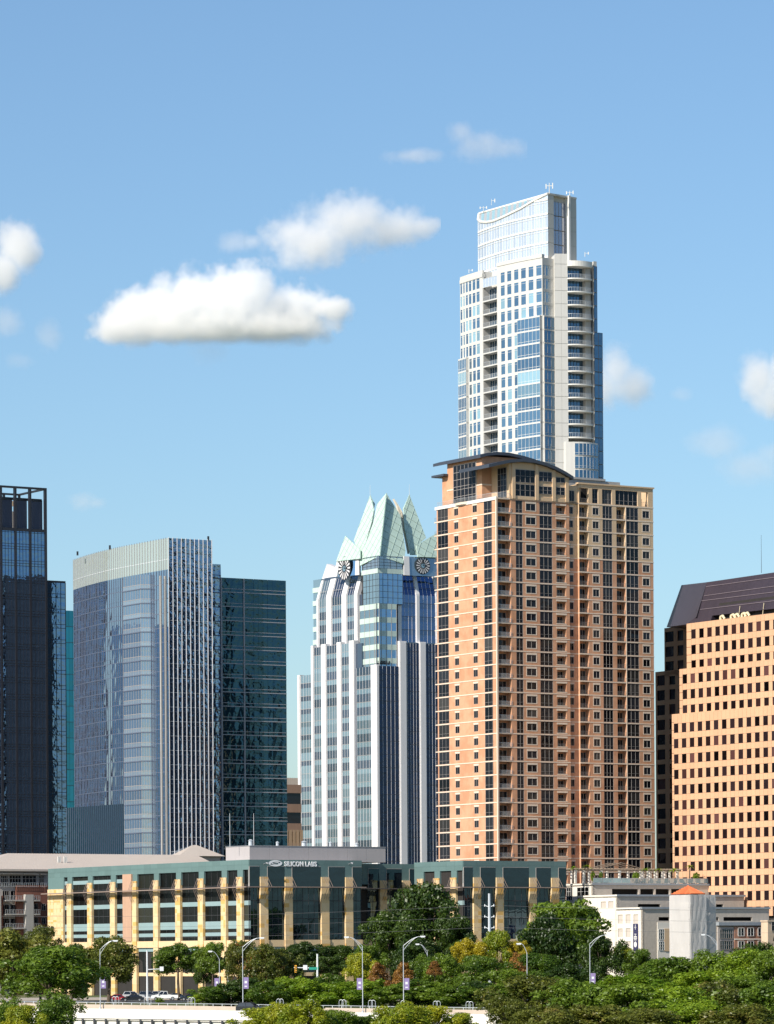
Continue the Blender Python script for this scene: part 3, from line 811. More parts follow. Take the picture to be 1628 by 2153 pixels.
    for x0, x1 in ((1122, 1166), (1314, 1348), (1514, 1560)): pier(R1, x0, x1, yu, zTr + .3, zlo, .4, 1.2, BV)
    DL1, DR1 = -L1.u(q(326), yu), R1.u(q(1560), yu)
    b = MB(); b.box(2.4, DR1 + 2, 2.4, DL1 - .2, zB - 2, zT - BV - .3); b.box(4.2, DR1, 4.2, DL1 - 1, zT - BV - 1, zT + 1)
    b.build('upper_core', M['g_fl'], root)
    b = MB(); bx0 = DL1 - .2                                       # banded shoulder seen past the left edge
    for k in range(6): b.box(3.2, 9, bx0, bx0 + 5.5, zlo + FH * k, zlo + FH * k + 1.7, 0); b.box(3.4, 9, bx0, bx0 + 5.3, zlo + FH * k + 1.7, zlo + FH * (k + 1), 1)
    b.build('banded_shoulder', [M['pale_band'], M['g_fs']], root)
    # glazed corner with pale bands, and the prow above it
    zk = zc; n = 0
    Lc, Rc = Face(T, 'L', .9), Face(T, 'R', .9)
    ul, ur = Lc.u(q(752), yu), Rc.u(q(1120), yu)
    zp = Rc.z(q(925), y5(1190))
    fh = (Rc.z(q(925), y5(1210)) - Rc.z(q(925), y5(1620))) / 3.0
    GC = [M['g_fs'], M['pale_band'], M['frame'], M['frame']]; GCr = [mat_glass('bright corner glass', (.03, .06, .12), (.45, .68, 1.0), .45, wav=(.4, .05), rnd=.3), M['pale_band'], M['frame'], M['frame']]
    def cpanel(w, h, n, mats, key):
        b = MB(); b.quad((0, 0, 0), (w, 0, 0), (w, 0, h * .6), (0, 0, h * .6), 0)
        b.box(0, w, -.1, .1, h * .6, h, 1)
        for i in range(n + 1): b.box(w * i / n - .07, w * i / n + .07, -.14, .02, 0, h, 2)
        return b.mesh('corner_glazing', mats)
    ml, mr = cpanel(-ul - .05, fh, 4, GC, 'l'), cpanel(ur - .05, fh, 4, GCr, 'r')
    z = zp
    while z > zk - fh * .5:
        z -= fh; Lc.put('corner_glazing', ml, ul, z); Rc.put('corner_glazing', mr, .05, z)
    b = MB(); b.box(1.2, 9, 1.2, 9, zk - 3, zp); b.build('corner_core', M['dark_in'], root)
    # prow
    zpt = T.Z(q(935), y5(885), .9, .9); zpb = T.Z(q(940), y5(712), .9, .9)
    wl, wr = .9 + 9.5, .9 + 9.0
    def prow(z0, z1, out, mats_l, mats_r, n, rows):
        for f, w, mt in ((Face(T, 'L', out), wl, mats_l), (Face(T, 'R', out), wr, mats_r)):
            b = MB(); b.quad((0, 0, z0), (w, 0, z0), (w, 0, z1), (0, 0, z1), 0)
            for i in range(n + 1): b.box(w * i / n - .06, w * i / n + .06, -.08, .02, z0, z1, 1)
            for j in range(rows + 1): zz = z0 + (z1 - z0) * j / rows; b.box(0, w, -.085, .02, zz - .05, zz + .05, 1)
            f.build(b, 'prow_glazing', mt, u=(-w - out * 0 if f.side == 'L' else out) if f.side == 'R' else -w - out + out)
    gp = mat_glass('grey prow glass', (.16, .19, .22), (.7, .82, .95), .30, wav=(.5, .04), rnd=.2)
    prow(zp, zpt, .9, [M['g_fs'], M['frame_dark']], [GCr[0], M['frame_dark']], 5, 5)
    prow(zpt + 1.6, zpb, .9, [gp, M['frame_dark']], [gp, M['frame_dark']], 4, 4)
    b = MB(); b.box(.8, .9 + wr, .8, .9 + wl, zpt, zpt + 1.6); b.build('prow_band', M['pale_band'], root)
    b = MB(); b.box(1.1, .9 + wr, 1.1, .9 + wl, zp - .2, zpb); b.build('prow_core', M['dark_in'], root)
    # folded crown: planes leaning inwards
    zb0 = zpb; zA = T.Z(q(1018), y5(80), 8, 8); kk = 6.6 / (zA - zb0)
    nl, dl = Vector((1, 0, -kk)), 1.0 - kk * zb0
    nr, dr = Vector((0, 1, -kk)), 1.0 - kk * zb0
    def pts(plane, offs, poly):
        n_, d_ = plane; return [T.on_plane(q(x), y5(y), n_, d_ + offs) for x, y in poly]
    def spire(name, left, right, mats=None):
        b = MB()
        for (poly, plane, offs) in left + right:
            pp = pts(plane, offs, poly)
            n_ = Vector(plane[0]).normalized()
            b.slab(pp, n_ * .35)
        return b.build(name, mats or M['crown_l'], root)
    PL, PR = (nl, dl), (nr, dr)
    spire('glass_spire', [([(1018, 80), (925, 190), (885, 380), (810, 592), (752, 690), (752, 812), (950, 712)], PL, 0)], [([(1018, 80), (950, 712), (1192, 792), (1212, 660), (1160, 300), (1060, 150)], PR, 0)])
    spire('glass_spire', [([(855, 100), (690, 556), (720, 640), (752, 690), (808, 590), (870, 370), (892, 248)], PL, 2.4)], [([(858, 108), (892, 252), (880, 300), (905, 190)], PR, 14)])
    spire('glass_spire', [([(1250, 95), (1185, 235), (1196, 330), (1240, 200)], PL, 13)], [([(1250, 95), (1192, 240), (1205, 430), (1262, 702), (1330, 702), (1325, 610), (1420, 532)], PR, 2.4)])
    spire('glass_spire', [([(605, 510), (512, 768), (752, 740), (752, 650), (720, 620)], PL, -1.2)], [])
    spire('glass_spire', [], [([(1530, 480), (1322, 606), (1335, 722), (1580, 730), (1580, 560)], PR, -1.2)])
    # slim grid of glazing bars on the crown planes
    b = MB()
    def grid(plane, offs, poly, sp=2.6):
        pp = pts(plane, offs, poly); n_ = Vector(plane[0]).normalized(); o = pp[0]
        e1 = (n_.cross(Vector((0, 0, 1)))).normalized(); e2 = n_.cross(e1)
        e1, e2 = (e1 + e2 * .55).normalized(), (e2 - e1 * .55).normalized()
        uv = [((p - o).dot(e1), (p - o).dot(e2)) for p in pp]
        for ax in (0, 1):
            lo, hi = min(w[ax] for w in uv), max(w[ax] for w in uv); t = math.floor(lo / sp) * sp + .8
            while t < hi:
                cr = []
                for i in range(len(uv)):
                    a, c = uv[i], uv[(i + 1) % len(uv)]
                    if (a[ax] - t) * (c[ax] - t) < 0:
                        f = (t - a[ax]) / (c[ax] - a[ax]); cr.append(a[1 - ax] + f * (c[1 - ax] - a[1 - ax]))
                cr.sort()
                for v0, v1 in zip(cr[::2], cr[1::2]):
                    w0 = o + (e1 * t + e2 * v0 if ax == 0 else e2 * t + e1 * v0) - n_ * .04; w1 = o + (e1 * t + e2 * v1 if ax == 0 else e2 * t + e1 * v1) - n_ * .04
                    b.tube(w0, w1, .07, None, 4)
                t += sp
    grid(PL, 0, [(1018, 80), (925, 190), (885, 380), (810, 592), (752, 690), (752, 812), (950, 712)]); grid(PR, 0, [(1018, 80), (950, 712), (1192, 792), (1212, 660), (1160, 300), (1060, 150)])
    grid(PL, 2.4, [(855, 100), (690, 556), (720, 640), (752, 690), (808, 590), (870, 370), (892, 248)]); grid(PR, 2.4, [(1250, 95), (1192, 240), (1205, 430), (1262, 702), (1330, 702), (1325, 610), (1420, 532)])
    grid(PR, -1.2, [(1530, 480), (1322, 606), (1335, 722), (1580, 730), (1580, 560)]); grid(PL, -1.2, [(605, 510), (512, 768), (752, 740), (752, 650), (720, 620)])
    kind(b.build('glazing_bars', mat_solid('crown bars', (.36, .45, .40), .5, .05)), 'stuff').parent = root
    # cream trusses in the slots between the spires
    b = MB()
    tr = pts(PR, 4.2, [(1090, 140), (1120, 200), (1150, 290), (1180, 400), (1210, 530), (1240, 690)]); tr2 = pts(PR, 4.2, [(1130, 200), (1170, 270), (1195, 350), (1215, 450), (1240, 560), (1262, 690)])
    for i in range(5):
        b.tube(tr[i], tr[i + 1], .35, None, 5); b.tube(tr2[i], tr2[i + 1], .35, None, 5); b.tube(tr[i], tr2[i + 1], .3, None, 5); b.tube(tr2[i], tr[i + 1], .3, None, 5); b.tube(tr[i], tr2[i], .3, None, 5)
    tr = pts(PL, 5, [(890, 260), (870, 400), (850, 480), (815, 585)])
    for i in range(3): b.tube(tr[i], tr[i + 1], .5, None, 5)
    b.build('crown_truss', mat_solid('cream truss', (.66, .58, .46), .8), root)
    for ax, ay in ((855, 100), (1250, 95)):
        p = T.on_plane(q(ax), y5(ay), nl if ax < 900 else nr, (dl if ax < 900 else dr) + 2.4)
        b = MB(); b.tube((0, 0, -1), (0, 0, 3.5), .07, .03, 5); b.build('lightning_rod', M['white_conc'], root, p)
    # clock gables
    def clock_gable(face, poly, cx, cy, r, tilt):
        up = [(face.u(q(x), y5(y)), face.z(q(x), y5(y))) for x, y in poly]
        b = MB(); b.slab([(u, tilt * (z - up[0][1]), z) for u, z in up], (0, .5, 0)); 
        for i, (x, w) in enumerate(((0, .0), (3, 0))):
            pass
        g = face.build(b, 'clock_gable', M['g_fs'])
        (ua, za), (ub, zb2), (uc2, zc2), (ud, zd) = up[:4]
        for t0, t1 in ((.0, .14), (.86, 1.0)):
            b = MB()
            P_ = lambda t, s: (lambda u, z: (u, -.35 + tilt * (z - up[0][1]), z))(ua + (ud - ua) * t + ((ub + (uc2 - ub) * t) - (ua + (ud - ua) * t)) * s, za + (zd - za) * t + ((zb2 + (zc2 - zb2) * t) - (za + (zd - za) * t)) * s)
            b.slab([P_(t0, 0), P_(t1, 0), P_(t1, 1), P_(t0, 1)], (0, .5, 0))
            face.build(b, 'gable_pier', M['rib'], parent=root)
        u, z = face.u(q(cx), y5(cy)), face.z(q(cx), y5(cy)); yy = -.45 + tilt * (z - up[0][1])
        b = MB(); n = 32
        b.poly([(r * 1.02 * math.cos(-2 * math.pi * i / n), 0, -r * 1.02 * math.sin(-2 * math.pi * i / n)) for i in range(n)][::-1], 0)
        for i in range(16):
            t = 2 * math.pi * i / 16; c, s_ = math.cos(t), math.sin(t); pr_ = [(.36, .025), (.62, .055), (.86, .085), (.95, .04), (.95, -.04), (.86, -.085), (.62, -.055), (.36, -.025)]
            pp = [((a * c - w * s_) * r, -.12, (a * s_ + w * c) * r) for a, w in pr_]
            b.poly(pp, 1)
        b.poly([(r * .26 * math.cos(2 * math.pi * i / 16), -.14, r * .26 * math.sin(2 * math.pi * i / 16)) for i in range(16)], 2)
        b.box(-.12, .12, -.2, -.16, 0, r * .7, 3); b.box(-r * .05, r * .5, -.22, -.18, -.12, .12, 3)
        face.build(b, 'clock_face', [M['dark_metal'], M['rib'], M['g_fs'], M['dark_metal']], u, z, yy)
    Lg, Rg = Face(T, 'L', .4), Face(T, 'R', .4)
    clock_gable(Lg, [(490, 925), (515, 768), (735, 735), (750, 905)], 602, 840, 4.0, .1)
    r_ = 75 / 4.79 / 6.25 / CG
    clock_gable(Rg, [(1192, 908), (1200, 715), (1580, 730), (1600, 925)], 1385, 812, r_ * .97, .1)
    Lf = Face(T, 'L', 5.0)
    b = MB(); up = [(Lf.u(q(x), y5(y)), Lf.z(q(x), y5(y))) for x, y in ((355, 985), (400, 792), (500, 830), (500, 960))]
    b.slab([(u, .12 * (z - up[0][1]), z) for u, z in up], (0, 2, 0)); Lf.build(b, 'shoulder_screen', mat_solid('grey screen', (.52, .52, .54), .6), parent=root)
    # sign on the corner glazing
    b = MB(); x = 0
    for w in (.5, .3, .5, .5, .35, .5, .25, .5): b.box(x, x + w, -.06, 0, 0, 1.2 if w > .3 else .7); x += w + .2
    Rc.build(b, 'sign_letters', M['frame_dark'], .6, Rc.z(q(930), y6(80)), -.25)
ribbed_tower()
# ------------------------------------------------------------------ glass office towers on the left
def glass_towers():
    M['g_wl'] = mat_glass('silver curtain glass', (.025, .034, .05), (.80, .86, .96), .66, wav=(.12, .10), rnd=.12, vstretch=.5)
    M['g_wb'] = mat_glass('blue grey bay glass', (.085, .125, .175), (.6, .75, .92), .30, wav=(.6, .03), rnd=.18)
    M['g_ws'] = mat_glass('bay spandrel glass', (.17, .215, .26), (.65, .78, .92), .25, wav=(.6, .03), rnd=.12)
    M['g_wr'] = mat_glass('wavy blue curtain glass', (.035, .06, .10), (.55, .72, .92), .40, wav=(.55, .16), rnd=.25, fine=(1.6, .22))
    M['g_wd'] = mat_glass('curtain glass darkened reflection', (.008, .024, .036), (.26, .52, .66), .12, wav=(.4, .12), rnd=.25, fine=(1.2, .2), fres=.6)  # deep tint stands in for dark neighbours that are not there to reflect
    M['crown_screen'] = mat_glass('pale glass screen', (.36, .40, .35), (.8, .9, .95), .28, wav=(.5, .02), rnd=.06)
    M['fin'] = mat_solid('pale fin', (.66, .68, .70), .4, .05, streak=0)
    M['fin_d'] = mat_solid('dark fin', (.10, .12, .17), .5, .05, streak=0)
    M['steel_d'] = mat_solid('black steel', (.018, .019, .026), .4, .1, spec=.5)
    W = Bld('wide_glass_tower', 'wide pale blue glass office tower with white fins and yellowish top screen', 'building', 354, 1132, 1060)
    root = W.root
    q = lambda x: 140 + x / 3.39
    y8 = lambda y: 1110 + y / 3.39
    fR, fL = Face(W, 'R'), Face(W, 'L')
    ztop = W.Z(354, 1131, 0, 0); FH = 30.4 * 1060 / FPX
    zg = 18.0
    def chord(pa, pb): return math.atan2(pb[1] - pa[1], pb[0] - pa[0]), math.hypot(pb[0] - pa[0], pb[1] - pa[1])
    def place(name, me, pa, ang, z, inn=0): return link(name, me, root, (pa[0] - math.sin(ang) * inn, pa[1] + math.cos(ang) * inn, z), ang)
    def step(p, px, ang, y=1250):
        """from local point p along local direction ang to photo column px"""
        a, _ = ab(px, y); c, d = math.cos(ang), math.sin(ang)
        X = W.X0 + p[0] * CG - p[1] * SG; Y = W.Y0 + p[0] * SG + p[1] * CG
        dx, dy = c * CG - d * SG, c * SG + d * CG
        s = (a * Y - X) / (dx - a * dy); return (p[0] + c * s, p[1] + d * s)
    # curved left wall
    cur = [(0, 0)]; px = 354.0
    for i, x in enumerate((335, 300, 262, 235, 208, 180, 155)):
        cur.append(step(cur[-1], x, R_(90 - (0, 0, 1, 3, 6, 9, 12)[i])))
    zcr = ztop - 8.2
    nF = int((zcr - zg) / FH) + 1
    fin = MB(); fin.box(-.05, .05, -.28, 0, 0, ztop - zg); finm = fin.mesh('fin', M['fin_d'])
    finc = MB(); finc.box(-.06, .06, -.16, 0, 0, 8.4); fincm = finc.mesh('screen_fin', M['grey_metal'])
    for pb, pa in zip(cur[:-1], cur[1:]):
        ang, L = chord(pa, pb)
        for k in range(nF):
            z1 = zcr - FH * k; b = MB()
            key = ('WL', round(L, 2)); n = max(1, int(round(L / 1.45)))
            if key not in _win:
                for i in range(n):
                    e = [random.uniform(-.02, .02) for _ in range(3)]
                    b.quad((L * i / n, e[0], 0), (L * (i + 1) / n, e[1], 0), (L * (i + 1) / n, e[1], FH), (L * i / n, e[2], FH), 0)
                b.box(0, L, -.03, .05, -.09, .09, 1); b.box(0, L, -.02, .05, FH * .3, FH * .3 + .06, 1)
                for i in range(n): b.box(L * i / n - .05, L * i / n + .05, -.12, .0, .1, FH - .1, 1)
                _win[key] = b.mesh('curtain_wall', [M['g_wl'], M['fin_d']])
            place('curtain_wall', _win[key], pa, ang, z1 - FH)
        b = MB(); b.box(0, L, .0, .3, zcr, ztop); b.box(0, L, -.05, .02, zcr + 2.6, zcr + 2.7, 1); place('top_screen', b.mesh('top_screen', [M['crown_screen'], M['fin']]), pa, ang, 0)
        n = max(1, int(round(L / 1.45)))
        for i in range(n): place('screen_fin', fincm, (pa[0] + (pb[0] - pa[0]) * i / n, pa[1] + (pb[1] - pa[1]) * i / n), ang, zcr)
    # right wall with white fins
    x1 = fR.u(446, 1250); n = 10
    finR = MB(); finR.box(-.055, .055, -.14, 0, 0, ztop - zg + .2); finRm = finR.mesh('white_fin', M['rib'])
    for i in range(n + 1): fR.put('white_fin', finRm, x1 * i / n, zg)
    nR = int((ztop - zg) / FH)
    b = MB()
    for i in range(n):
        e = [random.uniform(-.05, .05) for _ in range(4)]
        b.quad((x1 * i / n, e[0], 0), (x1 * (i + 1) / n, e[1], 0), (x1 * (i + 1) / n, e[2], FH), (x1 * i / n, e[3], FH), 0)
    b.box(0, x1, -.05, .05, -.06, .06, 1); b.box(0, x1, -.06, .05, FH * .3, FH * .3 + .06, 2)
    pm = b.mesh('curtain_wall', [M['g_wr'], M['fin_d'], M['fin']])
    for k in range(nR): fR.put('curtain_wall', pm, 0, ztop - FH * (k + 1), .05)
    # bevelled bay in front of the left wall
    pL = step((-2.2, 3), 259, math.pi / 2); pM = step((-2.2, 3), 296, math.pi / 2); pRr = step(pM, 335, R_(-32), 1400)
    zby = W.Z(300, 1208, *pM)
    for pa, pb, nm in ((pL, pM, 'a'), (pM, pRr, 'b')):
        ang, L = chord(pa, pb); nb = 7
        b = MB(); n = nb
        for i in range(n):
            e = random.uniform(-.015, .015)
            b.quad((L * i / n, e, FH * .3), (L * (i + 1) / n, 0, FH * .3), (L * (i + 1) / n, 0, FH), (L * i / n, e, FH), 0)
        b.quad((0, -.02, .12), (L, -.02, .12), (L, -.02, FH * .3), (0, -.02, FH * .3), 1)
        b.box(0, L, -.16, .1, -.16, .1, 2); b.box(0, L, -.07, .1, FH * .3 - .05, FH * .3 + .05, 3)
        for i in range(n + 1): b.box(L * i / n - .04, L * i / n + .04, -.06, .05, .1, FH, 3)
        me = b.mesh('bay_storey', [M['g_wb'], M['g_ws'], M['fin_d'], M['frame']])
        for k in range(int((zby - zg) / FH) + 1):
            place('bay_storey', me, pa, ang, zby - FH * (k + 1))
    b = MB(); b.prism([(pM[0] + .3, pM[1]), (pRr[0], pRr[1] + .3), (pRr[0] + 3, pRr[1] + 1), (2, pL[1]), (pL[0] + .3, pL[1])], zg, zby - .1); b.build('bay_core', M['dark_in'], root)
    # two white columns where bay and right wall meet
    for x in (335.5, 345):
        p = step((-.1, 1), x, 0); 
        b = MB(); b.box(-.2, .2, -.2, .2, zg, ztop - 10); b.build('corner_column', M['grey_conc'], root, (p[0], p[1] - .6, 0))
    # dark rear wing
    off = 4.0; fD = Face(W, 'R', off)
    u0, u1, u2 = fD.u(446, 1300), fD.u(465, 1300), fD.u(603, 1500)
    z0 = fD.z(452, 1186); z1 = fD.z(520, 1217)
    def wing(ua, ub, zt, name, n, mats):
        b = MB()
        for i in range(n):
            e = [random.uniform(-.06, .06) for _ in range(4)]
            b.quad((ua + (ub - ua) * i / n, e[0], 0), (ua + (ub - ua) * (i + 1) / n, e[1], 0), (ua + (ub - ua) * (i + 1) / n, e[2], FH), (ua + (ub - ua) * i / n, e[3], FH), 0)
        for zz, h in ((0, .12), (.9, .07)): b.box(ua, ub, -.1, .05, zz - h, zz + h, 1)
        me = b.mesh(name, mats)
        for k in range(int((zt - zg) / FH) + 1): fD.put('curtain_wall', me, 0, zt - FH * (k + 1))
    wing(u0, u1, z0, 'curtain_wall', 3, [M['g_wr'], M['fin_d']]); wing(u1, u2, z1, 'curtain_wall', 14, [M['g_wd'], M['grey_metal']])
    b = MB(); b.box(u1 - .2, u1 + .2, -.3, .2, zg, z1); b.box(u1 + (u2 - u1) * .34, u1 + (u2 - u1) * .34 + .3, -.3, .2, zg, z1); fD.build(b, 'pale_fin', M['grey_metal'])
    b = MB(); b.prism([(.3, .4), (x1 - .1, .4), (x1 - .1, 22), (cur[-1][0] + 6, cur[-1][1] - 2), (cur[-1][0] + .4, cur[-1][1] - .2), (cur[3][0] + .4, cur[3][1])], 0, ztop - .4)
    b.box(u0 - 1, u1, off + .3, off + 18, 0, z0 - .2); b.box(u1, u2 - .1, off + .3, off + 18, 0, z1 - .2)
    b.build('core', M['dark_in'], root)
    e0 = cur[-1]; e1 = (e0[0] + 20, e0[1] + 30); b = MB()
    wx = lambda X, Y: ((X - W.X0) * CG + (Y - W.Y0) * SG, -(X - W.X0) * SG + (Y - W.Y0) * CG)
    Xe, Ye = W.X0 + e0[0] * CG - e0[1] * SG, W.Y0 + e0[0] * SG + e0[1] * CG
    lim = 1134.0
    b.prism([(e0[0] + .5, e0[1] - .3), wx(Xe + 9, Ye + 2), wx(Xe + 8, lim), wx(Xe * lim / Ye + 1.2, lim)], 0, ztop - 1); b.build('hidden_reflection_mass', M['steel_d'], root)  # hidden mass added to give the dark tower something dark to mirror
    b = MB()
    for x, y in ((163, 1163), (231, 1145), (440, 1129)):
        if x < 350: p = step((.6, 0), x, math.pi / 2, y)
        else: p = (fR.u(x, y), .5)
        b.box(p[0] - .2, p[0] + .2, p[1] - .2, p[1] + .2, ztop, ztop + 1.1)
    b.build('roof_marker', M['dark_metal'], root)
    # podium with fins, lower left
    fP = Face(W, 'L', -2.0); up0, up1 = fP.u(141, 1740), fP.u(262, 1740); zp = fP.z(180, 1696)
    b = MB(); b.box(up0, up1, 0, 6, 0, zp); fP.build(b, 'podium', M['g_wd'])
    fn = MB(); fn.box(-.07, .07, -.15, 0, 0, zp); fnm = fn.mesh('podium_fin', M['fin_d'])  # dark colour stands in for the shade over these fins
    for i in range(30): fP.put('podium_fin', fnm, up0 + (up1 - up0) * i / 29, 0)
    # ---------------- dark tower on the left edge
    D = Bld('dark_glass_tower', 'dark glass tower with open steel frame on its roof at the left edge', 'building', 97, 1060, 1140)
    root = D.root; f = Face(D, 'R')
    M['g_dk'] = mat_glass('black blue glass', (.006, .008, .013), (.38, .60, .92), .42, wav=(.45, .07), rnd=.2, fine=(1.5, .2))
    M['louvre'] = mat_solid('grey louvre', (.085, .10, .145), .6, .08, streak=.1)
    z7 = lambda y: f.z(90, 1000 + y / 4.306)
    zt, zc0 = z7(128), z7(505)
    FH = 35.0 * 1140 / FPX
    xs = [f.u(x, 1060) for x in (-60, -29, 1.5, 32, 63, 95.5)]
    for i in range(5):
        a, c = xs[i] + .35, xs[i + 1] - .35
        b = MB(); n = 4; w = c - a
        for j in range(n):
            e = [random.uniform(-.03, .03) for _ in range(4)]
            b.quad((w * j / n, e[0], 0), (w * (j + 1) / n, e[1], 0), (w * (j + 1) / n, e[2], FH), (w * j / n, e[3], FH))
        for j in range(1, n): b.box(w * j / n - .05, w * j / n + .05, -.08, .03, 0, FH, 1)
        for zz in (0.06, FH * .17, FH * .86): b.box(0, w, -.1, .03, zz - .06, zz + .06, 1)
        me = b.mesh('window', [M['g_dk'], M['steel_d']])
        for k in range(int(zc0 / FH) + 1):
            z = zc0 - FH * (k + 1)
            if z < 12: break
            f.put('window', me, a, z)
        b = MB(); b.box(0, w + .1, 0, .3, 0, (zt - zc0) * .73)
        for j in range(18): b.box(0, w + .1, -.06, 0, (zt - zc0) * .73 * j / 18, (zt - zc0) * .73 * j / 18 + .12)
        f.build(b, 'louvre_panel', M['louvre'], a + .1, zc0 + .4, 1.6)
    for x in xs:
        b = MB(); b.box(x - .32, x + .32, -.3, .6, 10, zt); f.build(b, 'column', M['steel_d'])
    b = MB(); b.box(xs[0], xs[-1] + .32, -.3, .6, zt - .02, zt + .5); f.build(b, 'roof_beam', M['steel_d'])
    b = MB(); b.box(xs[0], xs[-1] - .4, 1.4, 2.0, zt - 3.2, zt - 2.5); f.build(b, 'inner_beam', M['steel_d'])
    b = MB(); b.box(xs[0], xs[-1] + .32, -.25, .5, zc0 - .3, zc0 + .5); f.build(b, 'cornice_beam', M['steel_d'])
    # rear frame of the open crown and a cream plant box inside
    b = MB()
    for x in xs: b.box(x - .3, x + .3, 16, 16.6, zc0, zt)
    b.box(xs[0], xs[-1] + .3, 16, 16.6, zt, zt + .5); b.box(xs[-1] - .3, xs[-1] + .3, .6, 16, zt, zt + .5)
    b.build('rear_frame', M['steel_d'], root)
    b = MB(); b.box(xs[0], xs[-1] - 3, 8, 14, zc0, zt - 5.6); b.build('plant_box', M['grey_conc'], root)
    b = MB(); b.box(xs[3], xs[-1] - .4, 12, 12.8, zt - 3.6, zt - 2.2); b.build('crown_beam', M['cream'], root)
    b = MB()
    for i in range(4): b.tube((xs[2] + 1.5 + i * .9, 5, zt - 5.5), (xs[2] + 1.5 + i * .9, 5, zt - 3.7 + .3 * (i % 2)), .3, None, 8)
    b.build('exhaust_pipe', M['dark_metal'], root)
    b = MB(); b.box(xs[0], xs[-1] - .1, .3, 16, 0, zc0); b.build('core', M['steel_d'], root)
    b = MB(); b.box(-72, -40, .5, 16, 0, 104); b.build('unseen_reflection_mass', M['g_dk'], root)  # out-of-view mass added to darken the wide tower's left reflection
    fw = Face(D, 'R', 1.5); ua, ub = fw.u(98, 1300), fw.u(138, 1300); zw = fw.z(120, 1225)
    b = MB(); n = 4; w = ub - ua
    for j in range(n):
        e = [random.uniform(-.03, .03) for _ in range(4)]
        b.quad((w * j / n, e[0], 0), (w * (j + 1) / n, e[1], 0), (w * (j + 1) / n, e[2], FH * .92), (w * j / n, e[3], FH * .92))
    for j in range(n + 1): b.box(w * j / n - .07, w * j / n + .07, -.1, .03, 0, FH * .92, 1)
    for zz in (0.06, FH * .24): b.box(0, w, -.1, .03, zz - .07, zz + .07, 1)
    me = b.mesh('window', [M['g_dk'], M['steel_d']])
    for k in range(int((zw - 12) / FH / .92)): fw.put('window', me, ua, zw - FH * .92 * (k + 1))
    b = MB(); b.box(ua, ub - .1, .2, 14, 0, zw); b.box(ua, ub, -.12, .1, zw - .05, zw + .5); fw.build(b, 'wing_core', M['steel_d'])
    # ---------------- teal glass block behind
    Tn = Bld('teal_glass_block', 'narrow strip of teal glass block between two glass towers', 'building', 130, 1300, 1320)
    f = Face(Tn, 'R'); zt = f.z(146, 1284); u1 = f.u(175, 1400)
    gt = mat_glass('teal glass', (.01, .13, .19), (.15, .55, .70), .22, wav=(.4, .06), rnd=.35)
    n = 6; w = u1 / n; FH = 5.2
    b = MB(); b.quad((.03, 0, .05), (w - .03, 0, .05), (w - .03, 0, FH - .05), (.03, 0, FH - .05)); b.box(0, w, -.05, .1, -.06, .06, 1); me = b.mesh('window', [gt, M['dark_metal']])
    for k in range(int(zt / FH)):
        for i in range(n): f.put('window', me, w * i, zt - FH * (k + 1))
    b = MB(); b.box(0, u1, .1, 12, 0, zt); f.build(b, 'core', M['dark_metal'])
    # ---------------- tan office block glimpsed between
    K = Bld('banded_tan_block', 'brown banded office block glimpsed between dark wing and ribbed tower', 'building', 588, 1700, 1250)
    f = Face(K, 'R'); u0, u1 = 0, f.u(634, 1700); zt = f.z(615, 1650)
    tan = mat_solid('brown banded stone', (.36, .22, .15), .9, .1); gk = mat_glass('brown glass', (.012, .012, .015), (.3, .35, .4), .05, rnd=.4)
    b = MB(); b.box(u0, u1, .3, 20, 0, zt - .2); f.build(b, 'core', gk)
    for k in range(6):
        z = zt - 6.0 * k; b = MB(); b.box(u0, u1, 0, .3, z - 2.6, z); f.build(b, 'spandrel', tan)
    b = MB()
    for i in range(7): b.box(u0 + (u1 - u0) * i / 6 - .5, u0 + (u1 - u0) * i / 6 + .5, -.02, .3, 0, zt - 14)
    f.build(b, 'pier', mat_solid('orange brown stone', (.50, .33, .2), .9))
    b = MB(); b.box(u0, u1, 2, 12, zt, zt + 2.2); f.build(b, 'roof_plant', M['band'])
glass_towers()
